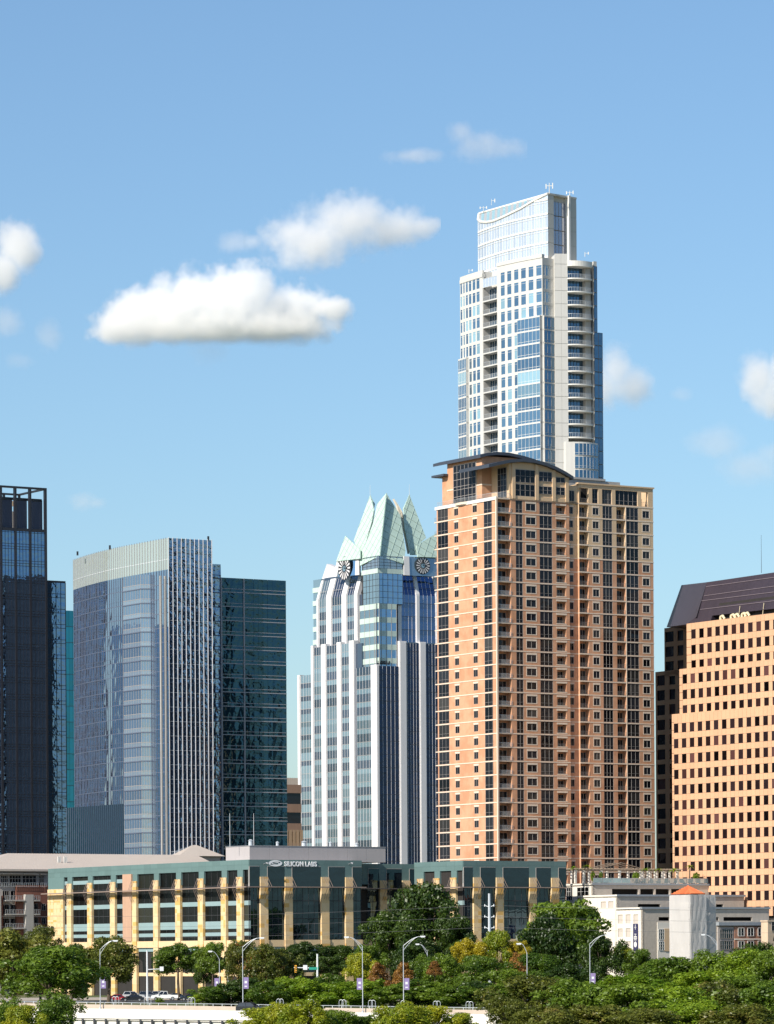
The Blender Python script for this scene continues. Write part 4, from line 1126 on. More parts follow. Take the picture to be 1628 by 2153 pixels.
# ------------------------------------------------------------------ orange stone office block on the right
def orange_block():
    M['ostone'] = mat_solid('orange sandstone', (.59, .345, .205), .85, .07, .5, .05, rnd=.05)
    M['ojoint'] = mat_solid('pale stone joint', (.60, .36, .21), .9, .05)
    M['g_or'] = mat_glass('dark maroon glass', (.016, .009, .010), (.22, .24, .28), .02, wav=(.5, .03), rnd=.9, dark2=(.06, .026, .024), fres=.5)
    M['mansard'] = mat_solid('dark mansard metal', (.035, .026, .036), .45, .2, .3, .25, spec=.5)
    O = Bld('orange_stone_block', 'orange sandstone office block with dark sloping top at the right edge', 'building', 1413, 1520, 975)
    root = O.root
    q = lambda x: 1360 + x / 5.664
    y2 = lambda y: 1180 + y / 5.664
    f = [Face(O, 'L', d) for d in (1.2, .6, 0.0)]
    U = lambda i, x, y: f[i].u(q(x), y2(y))
    # per tier: left photo column, first window left edge, top row of windows (top y at that window), number of rows, tier top
    tiers = []
    w_ = U(2, 377, 2000) - U(2, 325, 2000); pitch = (U(2, 1290, 2000) - U(2, 325, 2000)) / 10.0
    FH = 32.35 / FPX * 975; hgt = 19.4 / FPX * 975
    zt = [f[0].z(q(480), y2(752)), f[1].z(q(392), y2(1294)), f[2].z(q(302), y2(1832))]
    uL = [U(0, 477, 900), U(1, 391, 1400), U(2, 301, 1900)]
    w0 = [U(0, 532, 900), U(1, 429, 1450), U(2, 325, 2000)]
    zw = [f[0].z(q(532), y2(815)), f[1].z(q(429), y2(1351)), f[2].z(q(326), y2(1937))]
    rows = [3, 3, 13]; umax = U(2, 1600, 1900)
    zbot = [zt[1], zt[2], 20.0]
    sp_mesh = MB(); g = .05
    def block(w, h, nx, key):
        """a run of stone blocks with open joints"""
        k = ('O', round(w, 3), round(h, 3), nx, key)
        if k not in _win:
            b = MB()
            for i in range(nx): b.box(w * i / nx + g / 2, w * (i + 1) / nx - g / 2, 0, .3, g / 2, h - g / 2)
            _win[k] = b.mesh(key, M['ostone'])
        return _win[k]
    win = window_mesh(w_, hgt, 1, 1, [M['g_or'], M['frame_dark']], .05, .1, 'o')
    for t in range(3):
        F_ = f[t]; n = int((umax - w0[t]) / pitch) + 1
        pw = pitch - w_
        if w0[t] - uL[t] > .2:
            b = MB(); zz = zt[t]
            while zz > zbot[t]:
                b.box(uL[t], w0[t] - g, 0, .3, max(zz - FH / 2, zbot[t]) + g, zz - g); zz -= FH / 2
            F_.build(b, 'corner_pier', M['ostone'])
        for r in range(rows[t]):
            z1 = zw[t] - FH * r; z0 = z1 - hgt
            ztop_ = zt[t] if r == 0 else z0 + FH
            for i in range(n):
                u = w0[t] + pitch * i
                F_.put('window', win, u, z0)
                F_.put('spandrel_panel', block(pitch, ztop_ - z1, 2, 'spandrel_panel'), u, z1)
            b = MB()
            for i in range(n): b.box(w0[t] + pitch * i + w_ + g / 2, w0[t] + pitch * (i + 1) - g / 2, .01, .3, z0 + g / 2, z1 - g / 2)
            kind(F_.build(b, 'window_piers', M['ostone']), 'stuff')
        zlast = zw[t] - FH * (rows[t] - 1) - hgt
        if zlast > zbot[t]:
            b = MB(); b.box(uL[t], umax, 0, .3, zbot[t], zlast - g); F_.build(b, 'plain_course', M['ostone'])
        b = MB(); b.box(uL[t] + .05, umax, .28, .6, zbot[t] - .5, zt[t] - .03)
        for zz in (z for z in [zw[t] - FH * r for r in range(rows[t])]):
            pass
        F_.build(b, 'joint_bed', M['ojoint'])
        b = MB(); b.box(uL[t], umax, .0, 1.2, zt[t] - .04, zt[t] + .15); F_.build(b, 'ledge', M['ostone'])
    b = MB(); b.box(.65, 24, -umax, -uL[2] - .2, 0, zt[2] - .2); b.box(1.25, 24, -umax, -uL[1] - .2, 0, zt[1] - .2); b.box(1.85, 24, -umax, -uL[0] - .2, 0, zt[0] - .2)
    b.build('core', M['dark_in'], root)
    # set-back shaded part at the left
    fb = Face(O, 'L', 20.0)
    zb = fb.z(q(300), y2(788)); ulb = fb.u(q(212), y2(1000)); urb = fb.u(q(520), y2(1000)) + 12
    ul2 = fb.u(q(105), y2(1500)); zb2 = fb.z(q(160), y2(1315))
    def dark_part(ua, ub, ztop, z_lo, cols):
        b = MB(); z = ztop - 1.0
        while z > z_lo:
            ops = [(ua + a, ua + c, z - hgt * 1.15 + .0, z) for a, c in cols if ua + c < ub]
            wall_with_openings(b, ua, ub, z - FH, z + (1.0 if z > ztop - 1.1 else 0), [(a, c, z - hgt * 1.15, z) for a, c, _, _ in ops])
            for a, c, _, _ in ops: fb.put('window', window_mesh(c - a, hgt * 1.15, 1, 1, [M['g_or'], M['frame_dark']], .05, .3, 'od'), a, z - hgt * 1.15)
            z -= FH
        fb.build(b, 'set_back_wall', M['ostone'])
    dark_part(ulb, urb, zb, zb2 + .01, [(.3, 3.9), (5.4, 8.0), (9.6, 12.2), (13.6, 16.2)])
    dark_part(ul2, urb, zb2, 20, [(.6, 4.0), (5.8, 8.4), (9.8, 12.4), (14.0, 16.6)])
    b = MB(); b.box(.5, 14, 0, 1, 0, 1); 
    b = MB(); b.box(20.4, 30, -urb, -ulb - .2, 0, zb - .1); b.box(20.4, 30, -urb, -ul2 - .2, 0, zb2 - .1); b.build('set_back_core', M['dark_in'], root)
    # mansard: leaning planes with a fold
    k = .42; z0 = zt[0]; 
    n, d = Vector((1, 0, -k)), 2.0 - k * z0
    def mp(x, y, o=0): return O.on_plane(q(x), y2(y), n, d + o)
    b = MB(); P_ = [mp(590, 665), mp(470, 752), mp(770, 714), mp(782, 648), mp(1700, 545), mp(1700, 105), mp(718, 250)]
    b.slab([mp(590, 665), mp(470, 752), mp(762, 716), mp(782, 648), mp(1700, 545), mp(1700, 107), mp(718, 250)], (9, 0, 0)); b.build('mansard_roof', M['mansard'], root)
    n2, d2 = Vector((1, -.4, -k)), 0.0
    pf = mp(718, 250); d2 = n2.dot(pf)
    m2 = lambda x, y: O.on_plane(q(x), y2(y), n2, d2)
    b = MB(); b.slab([m2(718, 250), m2(415, 285), m2(238, 785), m2(478, 752), m2(592, 665)], (7, 2, 0)); b.build('mansard_end', M['mansard'], root)
    b = MB()
    for (xa, ya), (xb, yb) in (((712, 303), (1700, 168)), ((688, 412), (1700, 272)), ((655, 472), (1700, 345)), ((640, 575), (1700, 450))):
        p0, p1 = mp(xa, ya, -.1), mp(xb, yb, -.1); b.tube(p0, p1, .09, None, 4)
    b.build('roof_seam', mat_solid('roof seam', (.17, .14, .16), .5), root)
    # open slot with pipework
    b = MB(); a0, a1 = f[0].u(q(770), y2(690)), umax; b.box(a0, a1, 2.4, 5, z0 - .1, z0 + 4.4); f[0].build(b, 'plant_slot', M['dark_in'])
    cp = mat_solid('cream pipe', (.62, .54, .36), .6)
    for x in (835, 960, 1010, 1090, 1130):
        u = f[0].u(q(x), y2(690)); b = MB(); b.tube((0, 0, -.2), (0, 0, .9), .35, None, 8); b.tube((0, 0, .9), (.8, 0, 1.2), .35, .3, 8); b.tube((.8, 0, 1.2), (1.6, 0, .3), .3, None, 8)
        f[0].build(b, 'pipe', cp, u, z0, 1.2)
    for x, y in ((1320, 600), (1035, 640)):
        u = f[0].u(q(x), y2(y)); b = MB(); b.tube((0, 0, 0), (.6, 0, 3.0), .09, None, 5); f[0].build(b, 'strut', cp, u, z0, 1.5)
    p = mp(1368, 140); b = MB(); b.tube((0, 0, 0), (0, 0, 9), .06, .03, 5); b.build('lightning_rod', M['dark_metal'], root, p)
orange_block()
# ------------------------------------------------------------------ low office building with sandstone piers and teal panels
def stone_pier_office():
    def stone_mat(name, c1, c2, c3):
        m, nt, ns, lk = nodes_of(name)
        out = ns.new('ShaderNodeOutputMaterial'); p = ns.new('ShaderNodeBsdfPrincipled')
        geo = ns.new('ShaderNodeNewGeometry'); mp = ns.new('ShaderNodeMapping'); mp.inputs['Scale'].default_value = (.55, .55, 1.1)
        lk.new(geo.outputs['Position'], mp.inputs[0]); sn = ns.new('ShaderNodeVectorMath'); sn.operation = 'FLOOR'; lk.new(mp.outputs[0], sn.inputs[0])
        wn_ = ns.new('ShaderNodeTexWhiteNoise'); lk.new(sn.outputs[0], wn_.inputs['Vector'])
        oi = ns.new('ShaderNodeObjectInfo')
        r = mth(nt, 'FRACT', mth(nt, 'ADD', wn_.outputs['Value'], oi.outputs['Random']))
        cr = ns.new('ShaderNodeValToRGB'); lk.new(r, cr.inputs[0]); cr.color_ramp.interpolation = 'CONSTANT'
        cr.color_ramp.elements[0].color = rgb(c1); cr.color_ramp.elements[1].position = .5; cr.color_ramp.elements[1].color = rgb(c2)
        e = cr.color_ramp.elements.new(.82); e.color = rgb(c3)
        f = mth(nt, 'MULTIPLY_ADD', noise(nt, .8, 4), .3, .85)
        lk.new(scaled_col(nt, cr.outputs[0], f), p.inputs['Base Color']); p.inputs['Roughness'].default_value = .9
        lk.new(p.outputs[0], out.inputs[0]); return m
    M['sand'] = stone_mat('yellow sandstone', (.66, .49, .28), (.62, .44, .23), (.60, .37, .12))
    M['sand_band'] = mat_solid('plain sandstone', (.66, .49, .29), .9, .08)
    M['pink'] = mat_solid('pink stone', (.46, .29, .20), .9, .08)
    M['teal'] = mat_solid('teal panel', (.115, .185, .18), .6, .07, .3, .05, rnd=.06)
    M['teal_l'] = mat_solid('pale teal panel', (.24, .335, .345), .5, .07, .3, .05)
    M['g_sl'] = mat_glass('office glass', (.010, .011, .011), (.32, .38, .42), .03, wav=(.4, .04), rnd=.6, dark2=(.03, .032, .025), fres=.5)
    M['g_slr'] = mat_glass('blue office glass', (.008, .012, .018), (.32, .50, .62), .10, wav=(.3, .018), rnd=.3)
    M['canopy'] = mat_solid('brown canopy', (.26, .20, .17), .6, .08)
    q4, q5, q6 = (lambda x: x / 3.876), (lambda x: 400 + x / 3.876), (lambda x: 780 + x / 3.7)
    H = dict(roof=30.65, tw1=28.4, tw0=25.0, can=24.4, sA1=21.5, sA0=20.5, sB1=17.0, sB0=15.3, wC=14.5, sC0=13.7, st1=12.7, st0=11.2)
    S = Bld('sandstone_pier_office', 'long low office with sandstone piers, teal panels and a white company sign', 'building', 524.5, 1900, 900)
    root = S.root
    mgL = [M['g_sl'], M['frame_dark']]; mgR = [M['g_slr'], M['frame_dark']]
    sign_face = []
    def wall(face, u0, u1, cols, lit, skip=0.0):
        mg = mgL if lit else mgR
        for kd, a, c in cols:
            w = c - a
            if kd == 'pier':
                b = MB(); b.box(a, c, -.42, .2, 0, H['tw0'] + 1.8 - skip); b.box(a - .1, c + .1, -.5, .2, H['st0'], H['st1'])
                o = face.build(b, 'stone_pier', M['sand'])
                b = MB()                                              # steel brackets up to the canopy
                for i in (.2, .5, .8):
                    x = a + w * i; b.tube((x, -.75, H['tw0'] + 1.9 - skip), (x + .5, -1.9, H['can'] + .2 - skip), .05, None, 4); b.tube((x, -.75, H['can'] - 2.6), (x + .2, -1.9, H['can'] - .1 - skip), .05, None, 4)
                face.build(b, 'bracket', M['canopy'], parent=o).location = (0, 0, 0); bpy.data.objects[o.name].children[0].rotation_euler = (0, 0, 0)
            elif kd == 'pink':
                b = MB(); b.box(a, c, -.5, .2, H['st1'], H['tw1'] + .1); face.build(b, 'pink_column', M['pink'])
            elif kd == 'blocks':
                nx = 5; nz = 16; hh = (H['tw0'] + .6 - .2) / nz; ww = w / nx
                b = MB(); b.box(.02, ww - .02, -.3, .2, .02, hh - .02); me = b.mesh('stone_block', M['sand'])
                for i in range(nx):
                    for j in range(nz): face.put('stone_block', me, a + ww * i, .2 + hh * j)
                b = MB(); b.box(a, c, -.2, .25, 0, H['tw0'] + .5); face.build(b, 'block_bed', M['sand_band'])
            else:
                n = max(1, int(round(w / (2.4 if lit else 1.6)))); tag_ = 'sl%d' % lit
                def pane(z0, z1, nm='window', dep=.35): face.put(nm, window_mesh(w, z1 - z0, n, 1, mg, .05, dep, tag_, .06), a, z0)
                pane(H['tw0'], H['tw1'] - skip); pane(H['sA1'], H['can'] + .55)
                if lit:
                    pane(H['sB1'], H['sA0']); pane(H['wC'], H['sB0']); pane(H['st1'], H['sC0'])
                    for z0, z1 in ((H['sA0'], H['sA1']), (H['sB0'], H['sB1']), (H['sC0'], H['wC'])):
                        b = MB(); b.box(0, w, .2, .4, 0, z1 - z0); face.build(b, 'spandrel', M['teal_l'], a, z0)
                    if a < -60:
                        b = MB(); b.box(0, w, .15, .3, 0, .9); face.build(b, 'spandrel', M['teal_l'], a, H['tw0'] + 1.5)
                else:
                    pane(H['sB1'] + .5, H['sA1'] - .06); pane(H['sC0'] + .4, H['sB1'] + .44); pane(H['st1'], H['sC0'] + .34)
                    b = MB(); b.box(0, w, -.12, -.06, 0, H['tw1'] - H['tw0'] + 1.3); b.box(-.1, 0, -.2, .3, 0, H['tw1'] - H['tw0'] + 1.3, 1); b.box(0, w, -.13, -.05, H['tw1'] - H['tw0'] + 1.3, H['tw1'] - H['tw0'] + 1.4, 1)
                    face.build(b, 'glass_screen', [M['g_slr'], M['frame']], a, H['tw0'] - .6)
                pane(5.4, H['st0'] - .9, dep=.4); pane(.3, 4.6, 'shopfront', .5)
                b = MB(); b.box(0, w, .2, .5, 4.6, 5.4); face.build(b, 'fascia', M['sand_band'], a, 0)
                b = MB(); b.box(0, w, .18, .5, H['st0'] - .9, H['st0']); face.build(b, 'teal_transom', M['teal_l'], a, 0)
        # stone course, teal parapet, canopy
        b = MB(); b.box(u0, u1, -.25, .25, H['st0'], H['st1']); face.build(b, 'stone_course', M['sand_band'])
        nP = max(1, int((u1 - u0) / 3.2))
        ops = sorted((a, c) for kd, a, c in cols if kd == 'bay')
        wpn = (u1 - u0) / nP
        pm = MB(); pm.box(.015, wpn - .015, -.1, .3, 0, (H['roof'] - H['tw1']) / 2 - .03); pme = pm.mesh('parapet_panel', M['teal'])
        for i in range(nP):
            for j in range(2): face.put('parapet_panel', pme, u0 + wpn * i, H['tw1'] - skip + j * (H['roof'] - H['tw1']) / 2)
        b = MB(); b.box(u0, u1, -.06, .3, H['tw1'] - skip, H['roof'] - skip - .05); face.build(b, 'parapet_bed', M['teal'])
        u = u0
        for a, c in ops + [(u1, u1)]:
            if a > u + .05: b = MB(); b.box(u, a, -.1, .3, H['tw0'] + .5, H['tw1'] - skip - .01); face.build(b, 'teal_wall', M['teal'])
            u = c
        b = MB(); b.box(u0 - (2.0 if face.side == 'R' else 0), u1 + (2.0 if face.side == 'L' else 0), -2.1, -.9, H['can'], H['can'] + .22); face.build(b, 'canopy', M['canopy'])
    fL, fR = Face(S, 'L'), Face(S, 'R')
    yl = 1930
    L4 = lambda x: fL.u(q4(x), yl); L5 = lambda x: fL.u(q5(x), yl); R5 = lambda x: fR.u(q5(x), yl)
    cl = [('blocks', L4(397), L4(523))]
    for kd, a, c in (('bay', 525, 555), ('pier', 556, 592), ('bay', 593, 722), ('pier', 723, 759), ('bay', 760, 908), ('pier', 909, 948), ('bay', 949, 1014), ('pink', 1015, 1086), ('pier', 1088, 1123), ('bay', 1124, 1260), ('pier', 1261, 1299), ('bay', 1300, 1440), ('pier', 1441, 1481), ('bay', 1482, 1625)): cl.append((kd, L4(a), L4(c)))
    for kd, a, c in (('pier', 75, 117), ('bay', 118, 262), ('pier', 263, 304), ('bay', 305, 390), ('pier', 391, 434), ('bay', 435, 481)): cl.append((kd, L5(a), L5(c)))
    wall(fL, L4(397), 0, cl, True)
    cr = [(kd, R5(a), R5(c)) for kd, a, c in (('bay', 484, 566), ('pier', 568, 630), ('bay', 631, 769), ('pier', 770, 830), ('bay', 831, 1064), ('pier', 1065, 1128), ('bay', 1129, 1261), ('pier', 1262, 1322), ('bay', 1323, 1399))]
    uR = R5(1400); wall(fR, .05, uR, cr, False)
    # second block and the set-back link
    S2 = Bld('tmp', '', '', 974.6, 1900, 922)
    f2L, f2R = Face(S2, 'L'), Face(S2, 'R')
    U2 = lambda f_, x: f_.u(q6(x), yl)
    c2 = [(kd, U2(f2L, a), U2(f2L, c)) for kd, a, c in (('pier', 373, 415), ('bay', 416, 500), ('pier', 501, 541), ('bay', 542, 630), ('pier', 631, 672), ('bay', 673, 719))]
    u2l = U2(f2L, 341); wall(f2L, u2l, 0, c2, True)
    c3 = [(kd, U2(f2R, a), U2(f2R, c)) for kd, a, c in (('bay', 723, 793), ('pier', 795, 852), ('bay', 853, 970), ('pier', 972, 1028), ('bay', 1029, 1230), ('pier', 1232, 1285), ('bay', 1286, 1400), ('pier', 1402, 1460), ('bay', 1461, 1519))]
    u2r = U2(f2R, 1521); wall(f2R, .05, u2r, c3, False)
    b = MB(); b.box(.3, u2r, .4, -u2l, 0, H['roof'] - .6); b.build('core', M['dark_in'], S2.root)
    # where the second block's left end lies in the first block's frame
    wX = S2.X0 - (-u2l) * SG - S.X0; wY = S2.Y0 + (-u2l) * CG - S.Y0
    off = -wX * SG + wY * CG; xe = wX * CG + wY * SG
    fm = Face(S, 'R', off)
    Um = lambda x: fm.u(q6(x), yl)
    cm = [(kd, a, c) for kd, a, c in (('bay', Um(-20), Um(64)), ('pier', Um(66), Um(120)), ('bay', Um(121), Um(240)), ('pier', Um(242), Um(300)), ('bay', Um(301), xe - .1))]
    wall(fm, uR, xe, cm, False, .35)
    for o in list(S2.root.children):                                   # one building: move the block's parts under the same root
        o.parent = S.root
        lx = (S2.X0 - S.X0) * CG + (S2.Y0 - S.Y0) * SG; ly = -(S2.X0 - S.X0) * SG + (S2.Y0 - S.Y0) * CG
        o.location = (o.location.x + lx, o.location.y + ly, o.location.z)
    bpy.data.objects.remove(S2.root)
    b = MB(); b.box(.4, uR - .1, .5, -L4(397) - .3, 0, H['roof'] - .5); b.box(uR - .2, xe + 10, off + .5, off + 20, 0, H['roof'] - .9)
    b.build('core', M['dark_in'], root)
    b = MB(); b.box(.0, uR, .35, -L4(397), H['roof'] - .5, H['roof'] - .2); b.box(uR, xe + 25, off + .4, off + 22, H['roof'] - .9, H['roof'] - .6); b.build('roof', M['roofing'], root)
    # company sign: letters and the swirl mark
    white = mat_solid('white sign', (.85, .85, .86), .5, .02, streak=0)
    def text_mesh(body, size):
        cu = bpy.data.curves.new('sign', 'FONT'); cu.body = body; cu.size = size; cu.extrude = .06; cu.space_character = 1.06; cu.offset = .025
        o = bpy.data.objects.new('sign_tmp', cu); COL.objects.link(o); bpy.context.view_layer.update()
        me = bpy.data.meshes.new_from_object(o.evaluated_get(bpy.context.evaluated_depsgraph_get())); bpy.data.objects.remove(o)
        me.materials.clear(); me.materials.append(white); return me
    u0, u1 = R5(768), R5(1031); z0 = fR.z(q5(900), 1760 + 239 / 3.876); z1 = fR.z(q5(900), 1760 + 198 / 3.876)
    for word, xa, xb in (('SILICON', 768, 922), ('LABS', 938, 1031)):
        me = text_mesh(word, 1.0); xs = [v.co.x for v in me.vertices]; ys = [v.co.y for v in me.vertices]
        sx = (R5(xb) - R5(xa)) / (max(xs) - min(xs)); sy = (z1 - z0) / (max(ys) - min(ys)); x_0 = min(xs)
        for v in me.vertices: v.co = ((v.co.x - x_0) * sx, -v.co.z, v.co.y * sy)
        o = fR.put('sign_lettering', me, R5(xa), z0, -.2)
    b = MB(); n = 40; uc, zc = (R5(638) + R5(750)) / 2, (z0 + z1) / 2 + .05; A_, B_ = (R5(750) - R5(638)) / 2, (z1 - z0) * .62
    def ring(a0, a1, r0, r1, ox=0, oz=0, m=0):
        k = 18
        for i in range(k):
            t0, t1 = a0 + (a1 - a0) * i / k, a0 + (a1 - a0) * (i + 1) / k
            f_ = lambda t: math.sin(math.pi * (t - a0) / (a1 - a0)) ** .6
            i0, i1 = r1 - (r1 - r0) * f_(t0), r1 - (r1 - r0) * f_(t1)
            b.quad((A_ * (ox + i0 * math.cos(t0)), 0, B_ * (oz + i0 * math.sin(t0))), (A_ * (ox + r1 * math.cos(t0)), 0, B_ * (oz + r1 * math.sin(t0))), (A_ * (ox + r1 * math.cos(t1)), 0, B_ * (oz + r1 * math.sin(t1))), (A_ * (ox + i1 * math.cos(t1)), 0, B_ * (oz + i1 * math.sin(t1))), m)
    ring(R_(20), R_(215), .45, 1.0); ring(R_(200), R_(395), .45, 1.0)
    ring(R_(150), R_(330), .18, .42, -.14, .02); ring(R_(-30), R_(150), .18, .42, .14, -.02)
    me = b.mesh('sign_mark', white); fR.put('sign_mark', me, uc, zc, -.2)
    for xx in (598, 1290):
        u, z = R5(xx), fR.z(q5(xx), 1760 + 222 / 3.876); b = MB(); b.tube((0, 0, 0), (0, -1.2, .3), .05, None, 5); b.tube((0, -1.2, .3), (.3, -1.5, .1), .14, .2, 6); fR.build(b, 'floodlight', M['grey_metal'], u, z, -.1)
    # penthouse on the roof
    pc = mat_solid('lavender grey panel', (.40, .37, .37), .7, .06, .3, .06)
    yy = 6.0; xx0 = 2.5
    l1 = S.Ly(475, 1790, xx0); r0 = xx0; r1 = S.Rx(811, 1790, S.Ly(525, 1790, xx0)); ly = S.Ly(525, 1790, xx0)
    zt = S.Z(525, 1779, xx0, ly)
    nP = 7
    for i in range(nP):
        b = MB(); w = (r1 - r0) / nP; b.box(.02, w - .02, 0, .3, H['roof'] - .3, zt); b.build('penthouse_panel', pc, root, (r0 + w * i, ly, 0))
    b = MB(); b.box(r0, r1, ly + .1, l1, H['roof'] - .3, zt - .05); b.build('penthouse', pc, root)
    b = MB(); b.box(r0 - .1, r1 + .1, ly - .1, l1 + .1, zt, zt + .12); b.build('penthouse_coping', M['grey_metal'], root)
    for i, (x, h, r) in enumerate(((2, 1.2, .5), (9, .8, .35), (16, 1.0, .6), (23, .9, .3), (30, .7, .45))):
        b = MB(); b.tube((0, 0, 0), (0, 0, h), r, r * .9, 10); b.tube((0, 0, h), (0, 0, h + .3), r * 1.25, r * .4, 10); b.build('roof_vent', M['lightmetal'], root, (r0 + x, ly + 3, zt + .1))
    for x, t in ((1270, 605), (1402, 605)):
        px_ = x / 2.626; p = S.on_plane(px_, 1780, (0, 1, 0), ly + 4); zt_ = S.Z(px_, 1480 + t / 2.626, p.x, p.y)
        b = MB(); b.tube((0, 0, 0), (0, 0, zt_ - zt), .09, .05, 5); b.build('antenna_mast', M['lightmetal'], root, (p.x, p.y, zt))
stone_pier_office()
# ------------------------------------------------------------------ apartment block with pale metal hip roof, left
def hip_roof_apartments():
    A = Bld('hip_roof_apartments', 'grey apartment block with balconies under a pale metal hip roof, lower left', 'building', -75, 1900, 985)
    root = A.root; f = Face(A, 'R')
    M['metal_roof'] = mat_solid('pale standing seam', (.47, .41, .36), .45, .05, .3, .03, metallic=.0, spec=.4)
    cg = mat_solid('weathered grey stucco', (.36, .33, .31), .9, .1); rb = mat_solid('dark red brick', (.20, .085, .06), .9, .12)
    gl = M['g_brick']
    u1 = f.u(475, 1800); ze = f.z(50, 1828); D = 30
    b = MB(); b.box(0, u1, .4, D, 0, ze - .1); b.build('core', cg, root)
    ue = f.u(104, 1900); FHt = 110 / 3.876 * 985 / FPX
    cols = []
    u = lambda x: f.u(x / 3.876, 1880)
    z8 = lambda y: f.z(60, 1760 + y / 3.876)
    b = MB(); b.box(u(395) - 9, u(395) + 3, -.5, .4, 0, z8(395)); f.build(b, 'brick_wall', rb)
    b = MB(); b.box(u(-300), u(20), -.35, .4, 0, z8(480)); f.build(b, 'brick_wall', rb)
    for xx in (185, -80):
        b = MB(); b.box(u(xx), u(xx + 65), -1.6, .3, 0, z8(470)); f.build(b, 'stucco_pier', M['grey_conc'])
    for k in range(5):
        z = z8(490 + 113 * k - 5) - .0
        for xa, xb in ((-140, -85), (20, 80), (85, 180), (258, 302)):
            a, c = u(xa), u(xb); w = c - a
            b = MB(); b.box(0, w, -1.7, .0, -.2, .05); o = f.build(b, 'balcony_slab', M['grey_conc'], a, z - 1.0)
            under(f.put('railing', railing_mesh(w, 1.15, M['lightmetal'], .45, .06), a, z - .95, -1.65), o)
            f.put('window', window_mesh(w * .92, 2.3, 3, 1, [gl, M['frame']], .07, .0, 'ap'), a + .1, z - .9, .3)
    for xa, xb in ((330, 362), (270, 300)):
        for k in range(3):
            f.put('window', window_mesh(u(xb) - u(xa), 1.7, 2, 1, [gl, M['frame']], .08, .0, 'ap2'), u(xa), z8(600 + 113 * k), -.56 if xa > 300 else -.56)
    for xa, xb in ((-60, 0), (10, 70), (80, 175), (185, 300), (320, 365)):
        f.put('window', window_mesh(u(xb) - u(xa), 2.6, 4, [0, .7, 1], [gl, M['frame']], .1, .0, 'ap3', .09), u(xa), z8(400), .25)
        b = MB(); b.box(0, u(xb) - u(xa), -1.2, .2, 0, .12); f.build(b, 'sun_shade', M['frame'], u(xa), z8(305))
        f.put('railing', railing_mesh(u(xb) - u(xa), 1.1, M['lightmetal'], .5, .06), u(xa), z8(410), -.9)
    # hip roof with standing seams
    zr = f.z(200, 1797.5) + .6; ov = 1.2
    x0, x1, y0, y1 = -ov, u1, -ov, D + ov; hx = 15.0; ym = (y0 + y1) / 2
    ux = f.u(0, 1800); x0 = u(20) - 6; 
    b = MB(); E = ze
    P_ = lambda x, y, z: (x, y, z)
    b.poly([P_(x0, y0, E), P_(x1, y0, E), P_(x1, ym, zr), P_(x0 + hx, ym, zr)]); b.poly([P_(x0, y1, E), P_(x0, y0, E), P_(x0 + hx, ym, zr)]); b.poly([P_(x1, y1, E), P_(x0, y1, E), P_(x0 + hx, ym, zr), P_(x1, ym, zr)])
    b.box(x0, x1, y0, y0 + .2, E - .5, E); b.box(x0, x0 + .2, y0, y1, E - .5, E)
    b.build('hip_roof', M['metal_roof'], root)
    b = MB(); n = 90
    for i in range(n):
        x = x0 + (x1 - x0) * (i + .5) / n; t = min(1, (x - x0) / hx)
        b.tube((x, y0, E + .03), (x, y0 + (ym - y0) * t, E + (zr - E) * t + .03), .045, None, 3)
    kind(b.build('roof_seams', M['metal_roof']), 'stuff').parent = root
    # small second hip roof over the stair block
    fx = Face(A, 'R', 34); ua, ub = fx.u(376, 1795), fx.u(474, 1795); z0, z1 = fx.z(420, 1800), fx.z(430, 1780); um = fx.u(430, 1790)
    b = MB(); yb = 34 + (ub - ua) * .8
    for p in (((ua, 34), (ub, 34)), ((ub, 34), (ub, yb)), ((ub, yb), (ua, yb)), ((ua, yb), (ua, 34))):
        b.poly([(p[0][0], p[0][1], z0), (p[1][0], p[1][1], z0), (um, (34 + yb) / 2, z1 + .8)])
    b.box(ua + 1, ub - 1, 35, yb - 1, z0 - 3, z0); b.build('stair_roof', M['metal_roof'], root)
    fx = Face(A, 'R', 6.0)
    for i, x in enumerate((122, 126, 135, 139)):
        p = (fx.u(x, 1815), 6.0); zb_, zt_ = fx.z(x, 1823), fx.z(x, 1801)
        b = MB(); b.tube((0, 0, -1), (0, 0, zt_ - zb_), .09, None, 5); b.box(-.2, .2, -.3, -.1, (zt_ - zb_) * .35, zt_ - zb_); b.build('antenna_panel', M['white_conc'], root, (p[0], p[1], zb_))
hip_roof_apartments()
